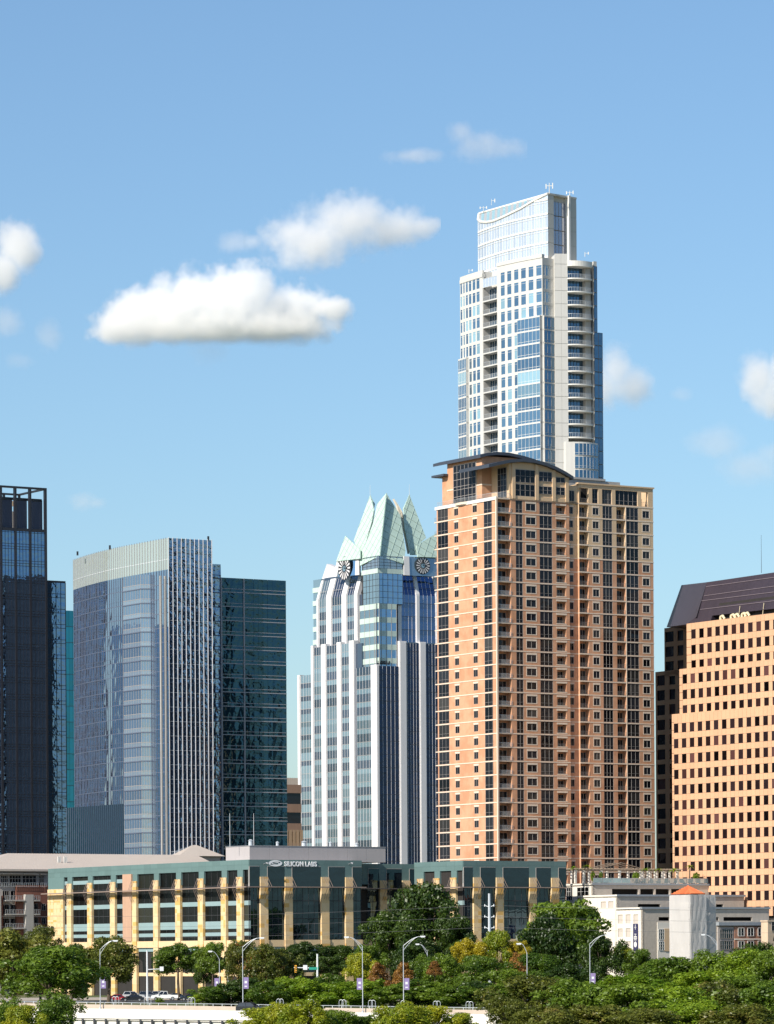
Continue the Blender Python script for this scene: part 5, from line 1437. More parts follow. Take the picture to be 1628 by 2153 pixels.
# ------------------------------------------------------------------ stepped limestone garage with roof terrace, right
def garage():
    M['lime'] = mat_solid('rough limestone', (.50, .44, .37), .95, .14, 1.2, .1, bump=.04, bscale=1.5)
    M['lime_w'] = mat_solid('smooth white limestone', (.70, .65, .57), .9, .07, .5, .06)
    M['brickr'] = mat_solid('red brown brick', (.36, .19, .13), .9, .1)
    M['slate'] = mat_solid('grey coping', (.27, .30, .33), .6, .06)
    G = Bld('stepped_limestone_garage', 'stepped pale limestone garage building with pergola roof terrace, below the towers', 'building', 1351, 1950, 915)
    root = G.root
    q = lambda x: 1180 + x / 3.634
    y7 = lambda y: 1780 + y / 3.634
    def tier(px, Y):
        B_ = Bld('tmp', '', '', px, 1900, Y); lx = (B_.X0 - G.X0) * CG + (B_.Y0 - G.Y0) * SG; ly = -(B_.X0 - G.X0) * SG + (B_.Y0 - G.Y0) * CG
        bpy.data.objects.remove(B_.root); return lx, ly
    def make(px, Y, ytop, xr, xl, slots, slots_l, zlow):
        lx, ly = tier(px, Y)
        fR, fL = Face(G, 'R', ly), Face(G, 'L', lx)
        zt = fR.z(px + 2, ytop); ur = fR.u(xr, 1900); ul = fL.u(xl, 1900); u0 = lx; v0 = -ly
        b = MB()
        ops = [(fR.u(q(a), y7(y0)), fR.u(q(c), y7(y0)), fR.z(q((a + c) / 2), y7(y1)), fR.z(q((a + c) / 2), y7(y0))) for a, c, y0, y1 in slots]
        wall_with_openings(b, u0, ur, zlow, zt, ops, .6)
        fR.build(b, 'stone_wall', M['lime'])
        b = MB(); opl = [(fL.u(q(a), y7(600)), fL.u(q(c), y7(600)), fL.z(q((a + c) / 2), y7(y1)), fL.z(q((a + c) / 2), y7(y0))) for a, c, y0, y1 in slots_l]
        opl = [o for o in opl if o[1] > o[0]]
        cols = {}
        for o in opl: cols.setdefault(round(o[0], 2), []).append(o)
        us = sorted(cols); u = ul
        for k in us:
            a, c = cols[k][0][0], cols[k][0][1]; b.box(u, a, 0, .5, zlow, zt)
            zz = zlow
            for o in sorted(cols[k], key=lambda o: o[2]): b.box(a, c, 0, .5, zz, o[2]); zz = o[3]
            b.box(a, c, 0, .5, zz, zt); u = c
        b.box(u, v0, 0, .5, zlow, zt)
        fL.build(b, 'white_wall', M['lime_w'])
        for o in opl: fL.put('window', window_mesh(o[1] - o[0], o[3] - o[2], 1, 1, [mat_blind, M['frame']], .06, .15, 'gl'), o[0], o[2])
        b = MB(); b.box(u0 - .25, ur + .3, -.3, .7, zt, zt + .45); fR.build(b, 'coping', M['slate'])
        b = MB(); b.box(ul, v0 + .25, -.25, .7, zt + .01, zt + .4); fL.build(b, 'coping', M['lime_w'])
        b = MB(); b.box(u0 + .8, ur - .1, ly + 2.0, -ul - .2, 0, zt - .2); b.build('deck_core', M['dark_in'], root)
        b = MB(); b.box(u0, ur, ly + .3, -ul, zt - .25, zt - .02); b.build('deck', M['grey_conc'], root)
        return fR, fL, zt, u0, ur, ul, v0
    global mat_blind
    mat_blind = mat_solid('window blind', (.52, .46, .40), .7, .06)
    t1 = make(1247, 945, 1861, 1512, 1192, [(390, 592, 325, 375), (606, 712, 325, 375), (724, 830, 325, 375), (842, 960, 325, 375)], [], 0)
    t2 = make(1298, 930, 1885, 1565, 1216, [(588, 760, 440, 469), (1185, 1240, 442, 470)], [(305, 345, 422, 470), (362, 402, 420, 470)], 0)
    t3 = make(1351, 915, 1911.5, 1617, 1296, [(746, 830, 540, 569), (1186, 1205, 540, 566), (1242, 1460, 540, 569)], [(434, 472, 522, 590), (494, 532, 520, 588), (554, 590, 520, 588), (434, 472, 628, 694), (494, 532, 626, 692), (494, 532, 726, 780)], 0)
    fR, fL, zt, u0, ur, ul, v0 = t3
    # glazed stair bay and white panel beside it, brick wing further right
    U = lambda x: fR.u(q(x), y7(700)); Z = lambda y: fR.z(q(760), y7(y))
    b = MB(); b.box(U(735), U(830), -.15, .0, 2, Z(580)); fR.build(b, 'white_panel', M['lime_w'])
    for y0, y1 in ((712, 632), (794, 726)): fR.put('window', window_mesh(U(785) - U(742), Z(y1) - Z(y0), 3, 3, [M['g_slr'], M['frame_white']], .08, .0, 'gs'), U(742), Z(y0), -.22)
    b = MB(); b.box(U(786), U(828), -.3, -.1, Z(800), Z(628)); fR.build(b, 'orange_panel', M['cream'])
    b = MB(); b.box(U(1310), ur - .3, -.8, -.05, 0, Z(615)); fR.build(b, 'brick_wing', M['brickr'])
    b = MB(); b.box(U(1190), U(1310), -.6, -.05, 0, Z(615)); fR.build(b, 'glazed_wing', M['frame'])
    for y0, y1 in ((705, 632), (790, 722)): fR.put('window', window_mesh(U(1300) - U(1200), Z(y1) - Z(y0), 6, 2, [M['g_slr'], M['frame']], .08, .0, 'gw'), U(1200), Z(y0), -.68)
    for x in (1335, 1408, 1487):
        for y0, y1 in ((688, 622), (780, 724)): fR.put('window', window_mesh(U(x + 48) - U(x), Z(y1) - Z(y0), 2, 1, [M['g_slr'], M['frame_white']], .1, .0, 'gb'), U(x), Z(y0), -.88)
    b = MB(); b.box(U(1185), ur + .2, -1.1, -.05, Z(605), Z(580)); fR.build(b, 'grey_cornice', M['slate'])
    b = MB(); b.box(U(1310), ur - .2, -.9, -.05, Z(716), Z(706)); fR.build(b, 'stone_string', M['lime_w'])
    # glazed lobby left of the first tier
    fR1, fL1, zt1, u01, ur1, ul1, v01 = t1
    for xa, xb in ((46, 90), (126, 216)):
        ua, ub = fL1.u(q(xa), y7(360)), fL1.u(q(xb), y7(360))
        for ya, yb in ((415, 312), (520, 430)):
            za, zb = fL1.z(q(xa), y7(ya)), fL1.z(q(xa), y7(yb))
            fL1.put('window', window_mesh(ub - ua, zb - za, 3, 3, [M['g_sl'], M['frame_white']], .08, .0, 'lo'), ua, za, -.1)
    # hanging banner with its print
    navy = mat_solid('navy banner cloth', (.035, .035, .09), .8, .1); wh = M['frame_white']
    ua, ub = fL.u(q(556), y7(690)), fL.u(q(592), y7(690)); za, zb = fL.z(q(574), y7(796)), fL.z(q(574), y7(590))
    w, h = ub - ua, zb - za
    ban = MB(); ban.box(0, w, -.05, 0, 0, h)
    for i, (s0, s1, zz, th) in enumerate(((.28, .72, .60, .022), (.40, .60, .555, .02), (.2, .8, .50, .035), (.15, .85, .445, .035), (.25, .75, .385, .03))):
        ban.box(w * s0, w * s1, -.07, -.05, h * zz, h * (zz + th), 1)
    n = 14; ban.poly([(w * .5 + w * .3 * math.cos(2 * math.pi * i / n), -.071, h * .23 + w * .36 * math.sin(2 * math.pi * i / n)) for i in range(n)], 1)
    ban.box(w * .46, w * .54, -.07, -.05, h * .78, h * .97, 1); ban.box(w * .3, w * .7, -.07, -.05, h * .86, h * .875, 1)
    o = fL.build(ban, 'hanging_banner', [navy, wh], ua, za, -.15)
    wm = o.matrix_world.copy(); bpy.context.view_layer.update(); wm = o.matrix_world.copy(); o.parent = None; o.matrix_world = wm
    tag(o, 'tall navy banner with white print hung on the white limestone wall', 'banner')
    # roof terrace: pergola, railing, planters
    lx1, ly1 = u01, -v01
    zt = zt1 + .4
    pw = mat_solid('pergola white', (.74, .70, .63), .7, .05); pbm = mat_solid('pergola timber', (.26, .20, .15), .8, .1)
    pts = [(110, 3), (175, 3), (306, 3), (447, 3), (607, 4), (662, 4), (718, 4), (775, 4), (830, 4), (890, 4)]
    fT = Face(G, 'R', ly1 + 3)
    Us = [fT.u(q(x), y7(230)) for x, _ in pts]; hz = fT.z(q(700), y7(188)) - zt
    for u in Us:
        for d in (0, 5):
            b = MB(); b.box(-.24, .24, -.24, .24, 0, hz); b.box(-.32, .32, -.32, .32, hz - .25, hz + .003); b.build('pergola_column', pw, root, (u, ly1 + 3 + d, zt))
    for d in (0, 5):
        b = MB(); b.box(Us[0] - 1, Us[-1] + 1, -.12, .12, hz + .003, hz + .35); b.build('pergola_beam', pbm, root, (0, ly1 + 3 + d, zt))
    b = MB(); b.box(-.07, .07, -1, 6, hz + .353, hz + .55); jm = b.mesh('pergola_slat', pbm); u = Us[0] - .8
    while u < Us[-1] + .8: link('pergola_slat', jm, root, (u, ly1 + 3, zt)); u += 1.0
    b = MB(); u3, u4 = Us[2], Us[4]; um = (u3 + u4) / 2
    for d in (0, 2.5, 5): b.tube((u3, d, hz + .6), (um, d, hz + 1.9), .12, None, 5); b.tube((um, d, hz + 1.9), (u4, d, hz + .6), .12, None, 5)
    b.build('pergola_gable', pbm, root, (0, ly1 + 3, zt))
    gr_ = mat_glass('railing glass', (.30, .38, .38), (.8, .9, 1), .2, rnd=.2)
    fr = Face(G, 'R', ly1)
    u = lx1 + .4
    while u < ur1 - 3:
        b = MB(); b.box(0, 2.6, 0, .04, .15, 1.2); b.box(0, .06, -.02, .06, 0, 1.25, 1); b.box(0, 2.7, -.01, .05, 1.2, 1.27, 1)
        fr.build(b, 'glass_railing', [gr_, M['lightmetal']], u, zt, .3); u += 2.7
    b = MB(); b.box(lx1 + 1, ur1 - 14, 1.2, 2.0, 0, .9); b.build('planter', pw, root, (0, ly1, zt))
    # white car on the third deck, seen through the slot
    return G, (fT, q, y7, zt, ly1)
GAR, TERR = garage()
# ------------------------------------------------------------------ stair tower wrapped in scaffold netting
def netted_tower():
    N = Bld('netted_stair_tower', 'white scaffold netting wrapped round a stair tower with orange tiled roof', 'tower', 1452, 1950, 893)
    root = N.root; q = lambda x: 1180 + x / 3.634; y7 = lambda y: 1780 + y / 3.634
    def net_mat():
        m, nt, ns, lk = nodes_of('scaffold netting'); out = ns.new('ShaderNodeOutputMaterial')
        d = ns.new('ShaderNodeBsdfDiffuse'); t = ns.new('ShaderNodeBsdfTranslucent'); tr = ns.new('ShaderNodeBsdfTransparent'); m1 = ns.new('ShaderNodeMixShader'); m2 = ns.new('ShaderNodeMixShader')
        f = mth(nt, 'MULTIPLY_ADD', noise(nt, .5, 4, stretch=(1, 1, .25)), .3, .72)
        lk.new(scaled_col(nt, (.80, .77, .74), f), d.inputs[0]); t.inputs[0].default_value = (.75, .72, .68, 1)
        b = ns.new('ShaderNodeBump'); b.inputs['Distance'].default_value = .35; lk.new(noise(nt, .45, 4, stretch=(1, 1, .3)), b.inputs['Height']); lk.new(b.outputs[0], d.inputs['Normal'])
        m1.inputs[0].default_value = .2; lk.new(d.outputs[0], m1.inputs[1]); lk.new(t.outputs[0], m1.inputs[2]); m2.inputs[0].default_value = .22
        lk.new(m1.outputs[0], m2.inputs[1]); lk.new(tr.outputs[0], m2.inputs[2]); lk.new(m2.outputs[0], out.inputs[0]); return m
    net = net_mat(); tub = mat_solid('scaffold tube', (.34, .33, .32), .5, .05)
    fR, fL = Face(N, 'R'), Face(N, 'L'); ul = fL.u(1408, 1950); ur = fR.u(1486, 1950); off = 1.5; f2 = Face(N, 'R', off); ur2 = f2.u(1506, 1950)
    zt = fR.z(1452, 1882)
    def sheet(face, a, c, name='netting'):
        b = MB(); nx, nz = 10, 22; W = c - a; g = {}
        for i in range(nx + 1):
            for j in range(nz + 1):
                d = .10 * math.sin(i * 2.1 + j * .3) * math.sin(j * 1.15) if 0 < i < nx else 0
                g[i, j] = len(b.v); b.v.append((a + W * i / nx, d, zt * j / nz))
        for i in range(nx):
            for j in range(nz): b.f.append((g[i, j], g[i + 1, j], g[i + 1, j + 1], g[i, j + 1])); b.m.append(0)
        smooth(face.build(b, name, net))
    sheet(fL, ul, 0); sheet(fR, 0, ur); sheet(f2, ur, ur2)
    b = MB(); b.box(2.6, ur - .3, 2.6, -ul - .5, 0, zt + .4); b.box(ur - .4, ur2 - .3, off + 2.0, -ul - 1, 0, zt - 1); b.build('stair_core', mat_solid('pale render', (.55, .50, .45), .9), root)
    b = MB()
    for face, a, c, fl in ((fL, ul, 0, 0), (fR, 0, ur, 1), (f2, ur, ur2, 2)):
        n = 3 if c - a > 5 else 2
        bb = MB(); lv = 8
        for i in range(n + 1): bb.tube((a + (c - a) * i / n, .35, 0), (a + (c - a) * i / n, .35, zt), .06, None, 5)
        for j in range(lv + 1): bb.tube((a, .35, zt * j / lv), (c, .35, zt * j / lv), .07, None, 5)
        if fl:
            for j in range(lv): bb.tube((a, .4, zt * j / lv), (c, .4, zt * (j + 1) / lv), .17, None, 5)
        face.build(bb, 'scaffold', tub)
    # hipped roof of round tiles
    tile = mat_solid('orange clay tile', (.62, .16, .06), .85, .2, 2.0, 0, rnd=.15)
    q0, q1 = fR.u(q(990), 1875), ur + .2; zr0 = zt + .25; zr1 = fR.z(q(1000), y7(314)) + .5
    x0, x1, y0, y1 = .3, ur - .1, .3, -ul - .2; cx, cy = (x0 + x1) / 2, (y0 + y1) / 2
    roof = MB(); 
    for p, r_ in (((x0, y0), (x1, y0)), ((x1, y0), (x1, y1)), ((x1, y1), (x0, y1)), ((x0, y1), (x0, y0))): roof.poly([(p[0], p[1], zr0), (r_[0], r_[1], zr0), (cx, cy, zr1)])
    roof.poly([(x0, y1, zr0), (x1, y1, zr0), (x1, y0, zr0), (x0, y0, zr0)])
    ro = roof.build('tiled_roof', tile, root)
    for (pa, pb) in (((x0, y0), (x1, y0)), ((x0, y1), (x0, y0))):
        n = 13
        for i in range(n):
            t = (i + .5) / n; e = Vector((pa[0] + (pb[0] - pa[0]) * t, pa[1] + (pb[1] - pa[1]) * t, zr0)); k = 1 - abs(2 * t - 1)
            m_ = Vector((pa[0] + (pb[0] - pa[0]) * .5, pa[1] + (pb[1] - pa[1]) * .5, 0)); top = Vector((cx, cy, zr1)); 
            dirv = Vector((cx - m_.x, cy - m_.y, zr1 - zr0)) * k
            b = MB(); b.tube(e, e + dirv, .17, .15, 6); b.build('tile_row', tile, ro)
netted_tower()
def arched_house():
    H_ = Bld('beige_arched_building', 'beige building with a small square window at the right edge below the orange block', 'building', 1615, 1950, 925)
    f = Face(H_, 'R'); fL = Face(H_, 'L'); be = mat_solid('beige stucco', (.56, .43, .31), .9, .08)
    zt = f.z(1620, 1938); b = MB(); b.box(0, 30, 0, 2.5, 0, zt); b.box(-.2, 30, -.2, 2.6, zt, zt + .3); b.build('wall', be, H_.root)
    u = f.u(1622, 1960); f.put('window', window_mesh(2.4, 2.6, 2, 2, [M['g_brick'], M['frame']], .1, .0, 'ah'), u, f.z(1624, 1958), -.1)
    b = MB(); n = 10; b.poly([(2.0 * math.cos(math.pi * i / n), -.05, 2.0 * math.sin(math.pi * i / n)) for i in range(n + 1)][::-1] + [(-2, -.05, -2.5), (2, -.05, -2.5)][::1]); f.build(b, 'arch', M['dark_in'], u + 2.5, f.z(1626, 1978))
arched_house()
# ------------------------------------------------------------------ bridge, street lamps, signals, vehicles
def gz(Y):
    prof = [(-3000, -9), (560, -9), (600, -7.5), (640, -5.2), (676, -2.2), (690, -.1), (720, -.02), (1700, 0), (40000, 0)]
    for (a, za), (b, zb) in zip(prof[:-1], prof[1:]):
        if a <= Y <= b: return za + (zb - za) * (Y - a) / (b - a)
    return 0
def bridge():
    M['bconc'] = mat_solid('bright bridge concrete', (.78, .74, .68), .85, .10, .4, .16)
    M['tconc'] = mat_solid('tan barrier concrete', (.56, .46, .37), .9, .12, .5, .1)
    A_, B_ = P(-260, 2105, 690), P(1900, 2136, 640)
    root = tag(empty('road_bridge', (A_.x, A_.y, 0), math.atan2(B_.y - A_.y, B_.x - A_.x)), 'white concrete road bridge with metal railing across the foreground', 'bridge')
    L = math.hypot(B_.x - A_.x, B_.y - A_.y)
    zf, zn = A_.z, P(-260, 2113, 672).z
    sl = (B_.z - A_.z) / L
    def bx(name, mat, y0, y1, z0, z1, x0=0, x1=None, parent=None):
        x1 = L if x1 is None else x1; b = MB()
        b.v += [(x, y, z + sl * x) for x in (x0, x1) for (y, z) in ((y0, z0), (y1, z0), (y1, z1), (y0, z1))]
        for qd in ((0, 1, 2, 3), (7, 6, 5, 4), (0, 4, 5, 1), (1, 5, 6, 2), (2, 6, 7, 3), (3, 7, 4, 0)): b.f.append(qd); b.m.append(0)
        return b.build(name, mat, parent or root)
    zd = A_.z - 1.0
    bx('deck', M['asphalt'], -19, 0, zd - .5, zd)
    bx('far_barrier', M['tconc'], -.4, 0, zd, A_.z - .05)
    bx('near_barrier', M['bconc'], -19.6, -19, zd - 1.2, zd + .62)
    bx('girder', M['bconc'], -19.3, -18.6, zd - 4.2, zd - 1.2)
    bx('fascia_lip', M['bconc'], -19.78, -19.6, zd - .95, zd - .72)
    pm = MB(); pm.box(-.14, .14, -.25, .05, -2.6, 0); pme = pm.mesh('girder_rib', M['dark_metal'])
    for i in range(int(L / 2.0)):
        x = 2.0 * i + 1; link('girder_rib', pme, root, (x, -19.48, zd - .98 + sl * x))
    bx('rail', M['lightmetal'], -.25, -.15, A_.z + .28, A_.z + .36)
    po = MB(); po.box(-.05, .05, -.25, -.15, -.1, .3); pom = po.mesh('rail_post', M['lightmetal'])
    for i in range(int(L / 1.6)): x = 1.6 * i; link('rail_post', pom, root, (x, 0, A_.z + sl * x))
    ho = MB(); pts = [(-.35 + .35 * (1 - math.cos(math.pi * i / 8)), -.2, .95 + .35 * math.sin(math.pi * i / 8)) for i in range(9)]
    ho.path([(-.35, -.2, 0)] + pts + [(.35, -.2, 0)], .045, 5); hm = ho.mesh('hoop', M['lightmetal'])
    for px in (585, 650, 718, 780, 848, 916, 984, 1072, 300, 230, 395):
        x = (ab(px, 2110)[0] * 665 - A_.x); x = x / math.cos(root.rotation_euler.z)
        for d in (0, .5): link('hoop', hm, root, (x + d, 0, A_.z + sl * x))
    return root, A_, zd, sl
BR, BA, BZD, BSL = bridge()
brz = BR.rotation_euler.z
def bridge_pt(px, yloc):
    """world point on the bridge deck seen at photo column px, yloc metres from the far edge (negative = nearer)"""
    lo, hi = 0, 400
    for _ in range(50):
        m = (lo + hi) / 2; X = BA.x + m * math.cos(brz) - yloc * math.sin(brz); Y = BA.y + m * math.sin(brz) + yloc * math.cos(brz)
        if X / Y < ab(px, 2110)[0]: lo = m
        else: hi = m
    return Vector((X, Y, BZD + BSL * m))
M['lamp_pole'] = mat_solid('pale steel pole', (.52, .55, .58), .4, .06, streak=0, metallic=.2, spec=.5)
M['lamp_head'] = mat_solid('lamp head', (.70, .72, .73), .4, .05, streak=0)
M['purple'] = mat_solid('purple banner', (.27, .21, .40), .8, .15)
def street_lamp(base, h, arm, side, label, banner=None, double=False):
    t = tag(empty('street_lamp', base), label, 'street lamp', 'tall cobra-head lamps along bridge and street')
    b = MB(); b.tube((0, 0, 0), (0, 0, .5), .22, .2, 8); b.build('base', M['lamp_pole'], t)
    b = MB(); b.tube((0, 0, .5), (0, 0, h), .085, .05, 8); b.build('pole', M['lamp_pole'], t)
    b = MB(); n = 6
    for k in range(2 if arm > 1.4 else 1):
        z0 = h - .05 - .75 * k
        pts = [(side * arm * i / n, 0, z0 + (1.5 + .75 * k) * math.sin(math.pi / 2 * i / n)) for i in range(n + 1)]
        b.path(pts, .045, 5)
    b.build('arm', M['lamp_pole'], t)
    b = MB(); x = side * arm; zz = h + 1.45
    b.box(min(x, x + side * .8), max(x, x + side * .8), -.17, .17, zz - .08, zz + .12); b.box(min(x + side * .1, x + side * .7), max(x + side * .1, x + side * .7), -.14, .14, zz - .16, zz - .08)
    b.build('lamp_head', M['lamp_head'], t)
    if banner:
        b = MB(); s = banner; b.box(min(.12 * s, .95 * s), max(.12 * s, .95 * s), -.02, .02, h * .36, h * .36 + 1.9)
        b.box(min(.3 * s, .7 * s), max(.3 * s, .7 * s), -.03, -.02, h * .36 + .9, h * .36 + 1.3, 1); b.box(min(.3 * s, .7 * s), max(.3 * s, .7 * s), -.03, -.02, h * .36 + .3, h * .36 + .5, 1)
        o = b.build('street_banner', [M['purple'], M['lamp_head']], None, base); tag(o, 'purple banner on the ' + label.replace('tall ', '').split(' with ')[0], 'banner', 'purple lamp post banners')
    return t
def lamp_on_bridge(px, ytop, yl, arm, side, label, banner=None):
    p = bridge_pt(px, yl); h = P(px, ytop, p.y).z - p.z - 1.5
    street_lamp(p, h, arm, side, label, banner)
lamp_on_bridge(211, 1978, -1, 2.2, 1, 'tall lamp left of the parked cars with arm to the right', 1)
lamp_on_bridge(511, 1972, -1, 2.8, 1, 'tall lamp left of the company sign with double arm to the right', 1)
lamp_on_bridge(763, 1970, -1, 2.2, -1, 'tall lamp by the yellow-green cypress with arm to the left', -1)
lamp_on_bridge(849, 1969, -1, 2.8, 1, 'tall lamp before the dark evergreen with double arm to the right', 1)
lamp_on_bridge(1109, 1984, -1, .9, -1, 'tall lamp beside the yellow cypress with short arm', -1)
for px, base_y, top, Y, arm, side, label in ((1241, 2062, 1966, 700, 2.6, 1, 'tall lamp before the big green tree right of centre'), (462, 2108, 2000, 760, 1.3, -1, 'lamp post among the shrubs below the stone piers'), (1508, 2030, 1965, 830, 2.4, -1, 'pale lamp just right of the netted tower'), (899, 2020, 1985, 820, 1.6, -1, 'short lamp between two dark evergreens'), (780, 2015, 1984, 860, 1.2, 1, 'short lamp beside the dark set-back glass')):
    b0 = P(px, base_y, Y); z0 = gz(Y); h = P(px, top, Y).z - z0 - 1.5
    street_lamp((b0.x, Y, z0), h, arm, side, label, 1 if px in (1241,) else (-1 if px == 462 else None))
def signal_mast(px, Y, top, arm_y, x_end, label, boxes):
    p = P(px, 2100, Y); z0 = gz(Y); h = P(px, top, Y).z - z0
    t = tag(empty('traffic_signal', (p.x, Y, z0)), label, 'traffic signal')
    b = MB(); b.tube((0, 0, 0), (0, 0, h), .22, .16, 8); b.build('pole', M['lamp_head'], t)
    za = P(px, arm_y, Y).z - z0; xe = P(x_end, arm_y, Y).x - p.x
    b = MB(); b.tube((0, 0, za), (xe, 0, za + .15), .11, .07, 6); b.build('mast_arm', M['lamp_head'], t)
    green = mat_solid('green street sign', (.02, .28, .20), .6, .05); yel = mat_solid('yellow signal box', (.75, .36, .03), .6, .05)
    for px_, kd in boxes:
        x = P(px_, arm_y, Y).x - p.x
        if kd == 'sig':
            b = MB(); b.box(x - .2, x + .2, -.25, .15, za - .8, za + .6)
            for i in range(3): b.tube((x, -.26, za - .55 + .42 * i), (x, -.34, za - .55 + .42 * i), .14, .12, 8, 1)
            b.build('signal_head', [yel, M['dark_metal']], t)
        elif kd == 'green': b = MB(); b.box(x - .9, x + .9, -.16, -.12, za - .3, za + .2); b.build('street_name_sign', green, t)
        else: b = MB(); b.box(x - .4, x + .4, -.16, -.12, za - .3, za + .6); b.build('sign_plate', M['lamp_head'], t)
signal_mast(668, 770, 2006, 2036, 618, 'white traffic signal mast with amber heads above the shrubs', [(622, 'sig'), (642, 'plate'), (660, 'green')])
signal_mast(310, 835, 1999, 2039, 345, 'white traffic signal mast beside the parked white pickup', [(340, 'plate')])
signal_mast(480, 850, 2030, 2037, 440, 'traffic signal with green street sign under the trees', [(445, 'plate'), (492, 'green')])
def utility_pole():
    Y = 800; p = P(1030, 2020, Y); zt = P(1030, 1879, Y).z
    t = tag(empty('utility_pole', (p.x, Y, 0)), 'tall grey steel utility pole with three insulator arms', 'utility pole')
    b = MB(); b.tube((0, 0, 0), (0, 0, zt), .42, .24, 10); b.build('pole', M['lamp_pole'], t)
    zs = []
    for y in (1905, 1928, 1951):
        z = P(1030, y, Y).z; zs.append(z); b = MB()
        for s in (-1, 1): b.tube((0, 0, z - .25), (s * .9, 0, z + .1), .09, .06, 6); b.tube((s * .9, 0, z - .1), (s * .9, 0, z + .35), .12, .07, 6)
        b.build('insulator_arm', M['lamp_head'], t)
    wm = mat_solid('wire', (.10, .10, .11), .6, .02, streak=0)
    for i, z in enumerate(zs):
        for s in (-1, 1):
            pts = [(s * .9 + (-140 if s < 0 else 140) * k / 14, (k / 14) * (30 if s < 0 else -30), z + .1 - 4 * 1.6 * (k / 14) * (1 - k / 14)) for k in range(15)]
            b = MB(); b.path(pts, .028, 4); b.build('wire', wm, t)
utility_pole()
# ---- vehicles
def car_mats(name, col):
    return mat_solid(name, col, .25, .03, streak=0, spec=.6)
M['car_glass'] = mat_glass('car glass', (.012, .014, .016), (.5, .55, .6), .08, wav=(1, 0), rnd=.1)
M['tyre'] = mat_solid('tyre', (.018, .018, .018), .9, .1, streak=0)
M['rim'] = mat_solid('rim', (.4, .41, .42), .35, .05, streak=0, metallic=.5)
M['tail'] = mat_solid('tail light', (.35, .02, .02), .3, .02, streak=0); M['headl'] = mat_solid('head light', (.75, .75, .72), .2, .02, streak=0)
def vehicle(kind_, base, rz, paint, label, name='parked_car'):
    """side profile lofted across the width; x forward"""
    t = tag(empty(name, base, rz), label, 'car', 'vehicles on the street')
    if kind_ == 'sedan': L, H, W, body, cab = 4.7, 1.42, 1.82, [(-2.35, .35), (-2.33, .85), (-1.7, .98), (1.0, .95), (2.1, .78), (2.35, .6), (2.35, .32)], [(-1.75, .96), (-1.0, 1.40), (.25, 1.42), (1.15, .94)]
    elif kind_ == 'suv': L, H, W, body, cab = 4.7, 1.72, 1.9, [(-2.35, .4), (-2.35, 1.08), (-2.2, 1.12), (1.0, 1.1), (2.15, .98), (2.35, .75), (2.35, .38)], [(-2.2, 1.1), (-1.85, 1.66), (.2, 1.72), (1.1, 1.08)]
    else: L, H, W, body, cab = 5.6, 1.9, 2.0, [(-2.8, .5), (-2.8, 1.15), (-.7, 1.18), (1.3, 1.2), (2.6, 1.1), (2.8, .85), (2.8, .45)], [(-.7, 1.16), (-.55, 1.86), (.7, 1.9), (1.45, 1.16)]
    hw = W / 2
    def loft(pts, w0, w1, name, mat, parent, cap=True):
        b = MB(); n = len(pts)
        zs = [p[1] for p in pts]; zl, zh = min(zs), max(zs)
        ww = [w0 + (w1 - w0) * ((p[1] - zl) / (zh - zl)) for p in pts]
        b.v = [(p[0], -w, p[1]) for p, w in zip(pts, ww)] + [(p[0], w, p[1]) for p, w in zip(pts, ww)]
        b.f = [tuple(range(n)), tuple(range(2 * n - 1, n - 1, -1))] + [((i + 1) % n, i, n + i, n + (i + 1) % n) for i in range(n)]; b.m = [0] * len(b.f)
        return b.build(name, mat, parent)
    bd = loft(body, hw, hw - .06, 'body', paint, t)
    cb = loft(cab, hw - .08, hw - .32, 'cabin', M['car_glass'], t)
    (x0, z0), (x1, z1), (x2, z2), (x3, z3) = cab
    b = MB(); b.box(x1 - .05, x2 + .1, -(hw - .3), hw - .3, H - .03, H + .05); b.build('roof', paint, t)
    b = MB()
    for s in (-1, 1):
        for xa, za, xb, zb in ((x0, z0, x1, z1), (x3, z3, x2, z2), ((x0 + x3) / 2, z0, (x1 + x2) / 2, H)):
            b.tube((xa, s * (hw - .09), za), (xb, s * (hw - .31), zb), .045, None, 5)
    b.build('pillar', paint, t)
    wr = .34 if kind_ == 'sedan' else .39; wm = MB(); rm = MB()
    wm.tube((0, -.11, 0), (0, .11, 0), wr, None, 16); rm.tube((0, -.125, 0), (0, .125, 0), wr * .62, None, 10)
    wme, rme = wm.mesh('tyre', M['tyre']), rm.mesh('rim', M['rim'])
    for x in (-L * .3, L * .31):
        for s in (-1, 1):
            w = link('wheel', wme, t, (x, s * (hw - .1), wr)); link('rim', rme, w)
    for s in (-1, 1):
        b = MB(); b.box(-L / 2 - .02, -L / 2 + .06, s * (hw - .35) - .22, s * (hw - .35) + .22, .68, .86); b.build('tail_light', M['tail'], t)
        b = MB(); b.box(L / 2 - .12, L / 2 + .02, s * (hw - .35) - .22, s * (hw - .35) + .22, .6, .74); b.build('headlight', M['headl'], t)
        b = MB(); b.box(x3 - .35, x3 - .15, s * (hw + .08) - .1, s * (hw + .08) + .1, z3, z3 + .15); b.build('mirror', paint, t)
    if kind_ == 'pickup':
        b = MB(); b.box(-2.7, -.8, -hw + .12, hw - .12, .9, 1.185); b.build('load_bed', M['dark_metal'], t)
    return t
cp = {k: car_mats('paint ' + k, c) for k, c in dict(red=(.30, .01, .02), black=(.012, .013, .016), silver=(.42, .43, .44), grey=(.10, .11, .13), white=(.75, .75, .74), blue=(.03, .05, .09)).items()}
def car_at(px, py_base, Y, rz, kd, col, label):
    p = P(px, py_base, Y); vehicle(kd, (p.x, Y, .035), rz, cp[col], label)
car_at(250, 2104, 822, .06, 'sedan', 'red', 'red car mostly hidden behind the black sedan')
car_at(279, 2107, 818, math.pi + .04, 'sedan', 'black', 'black sedan in front of the red car on the street')
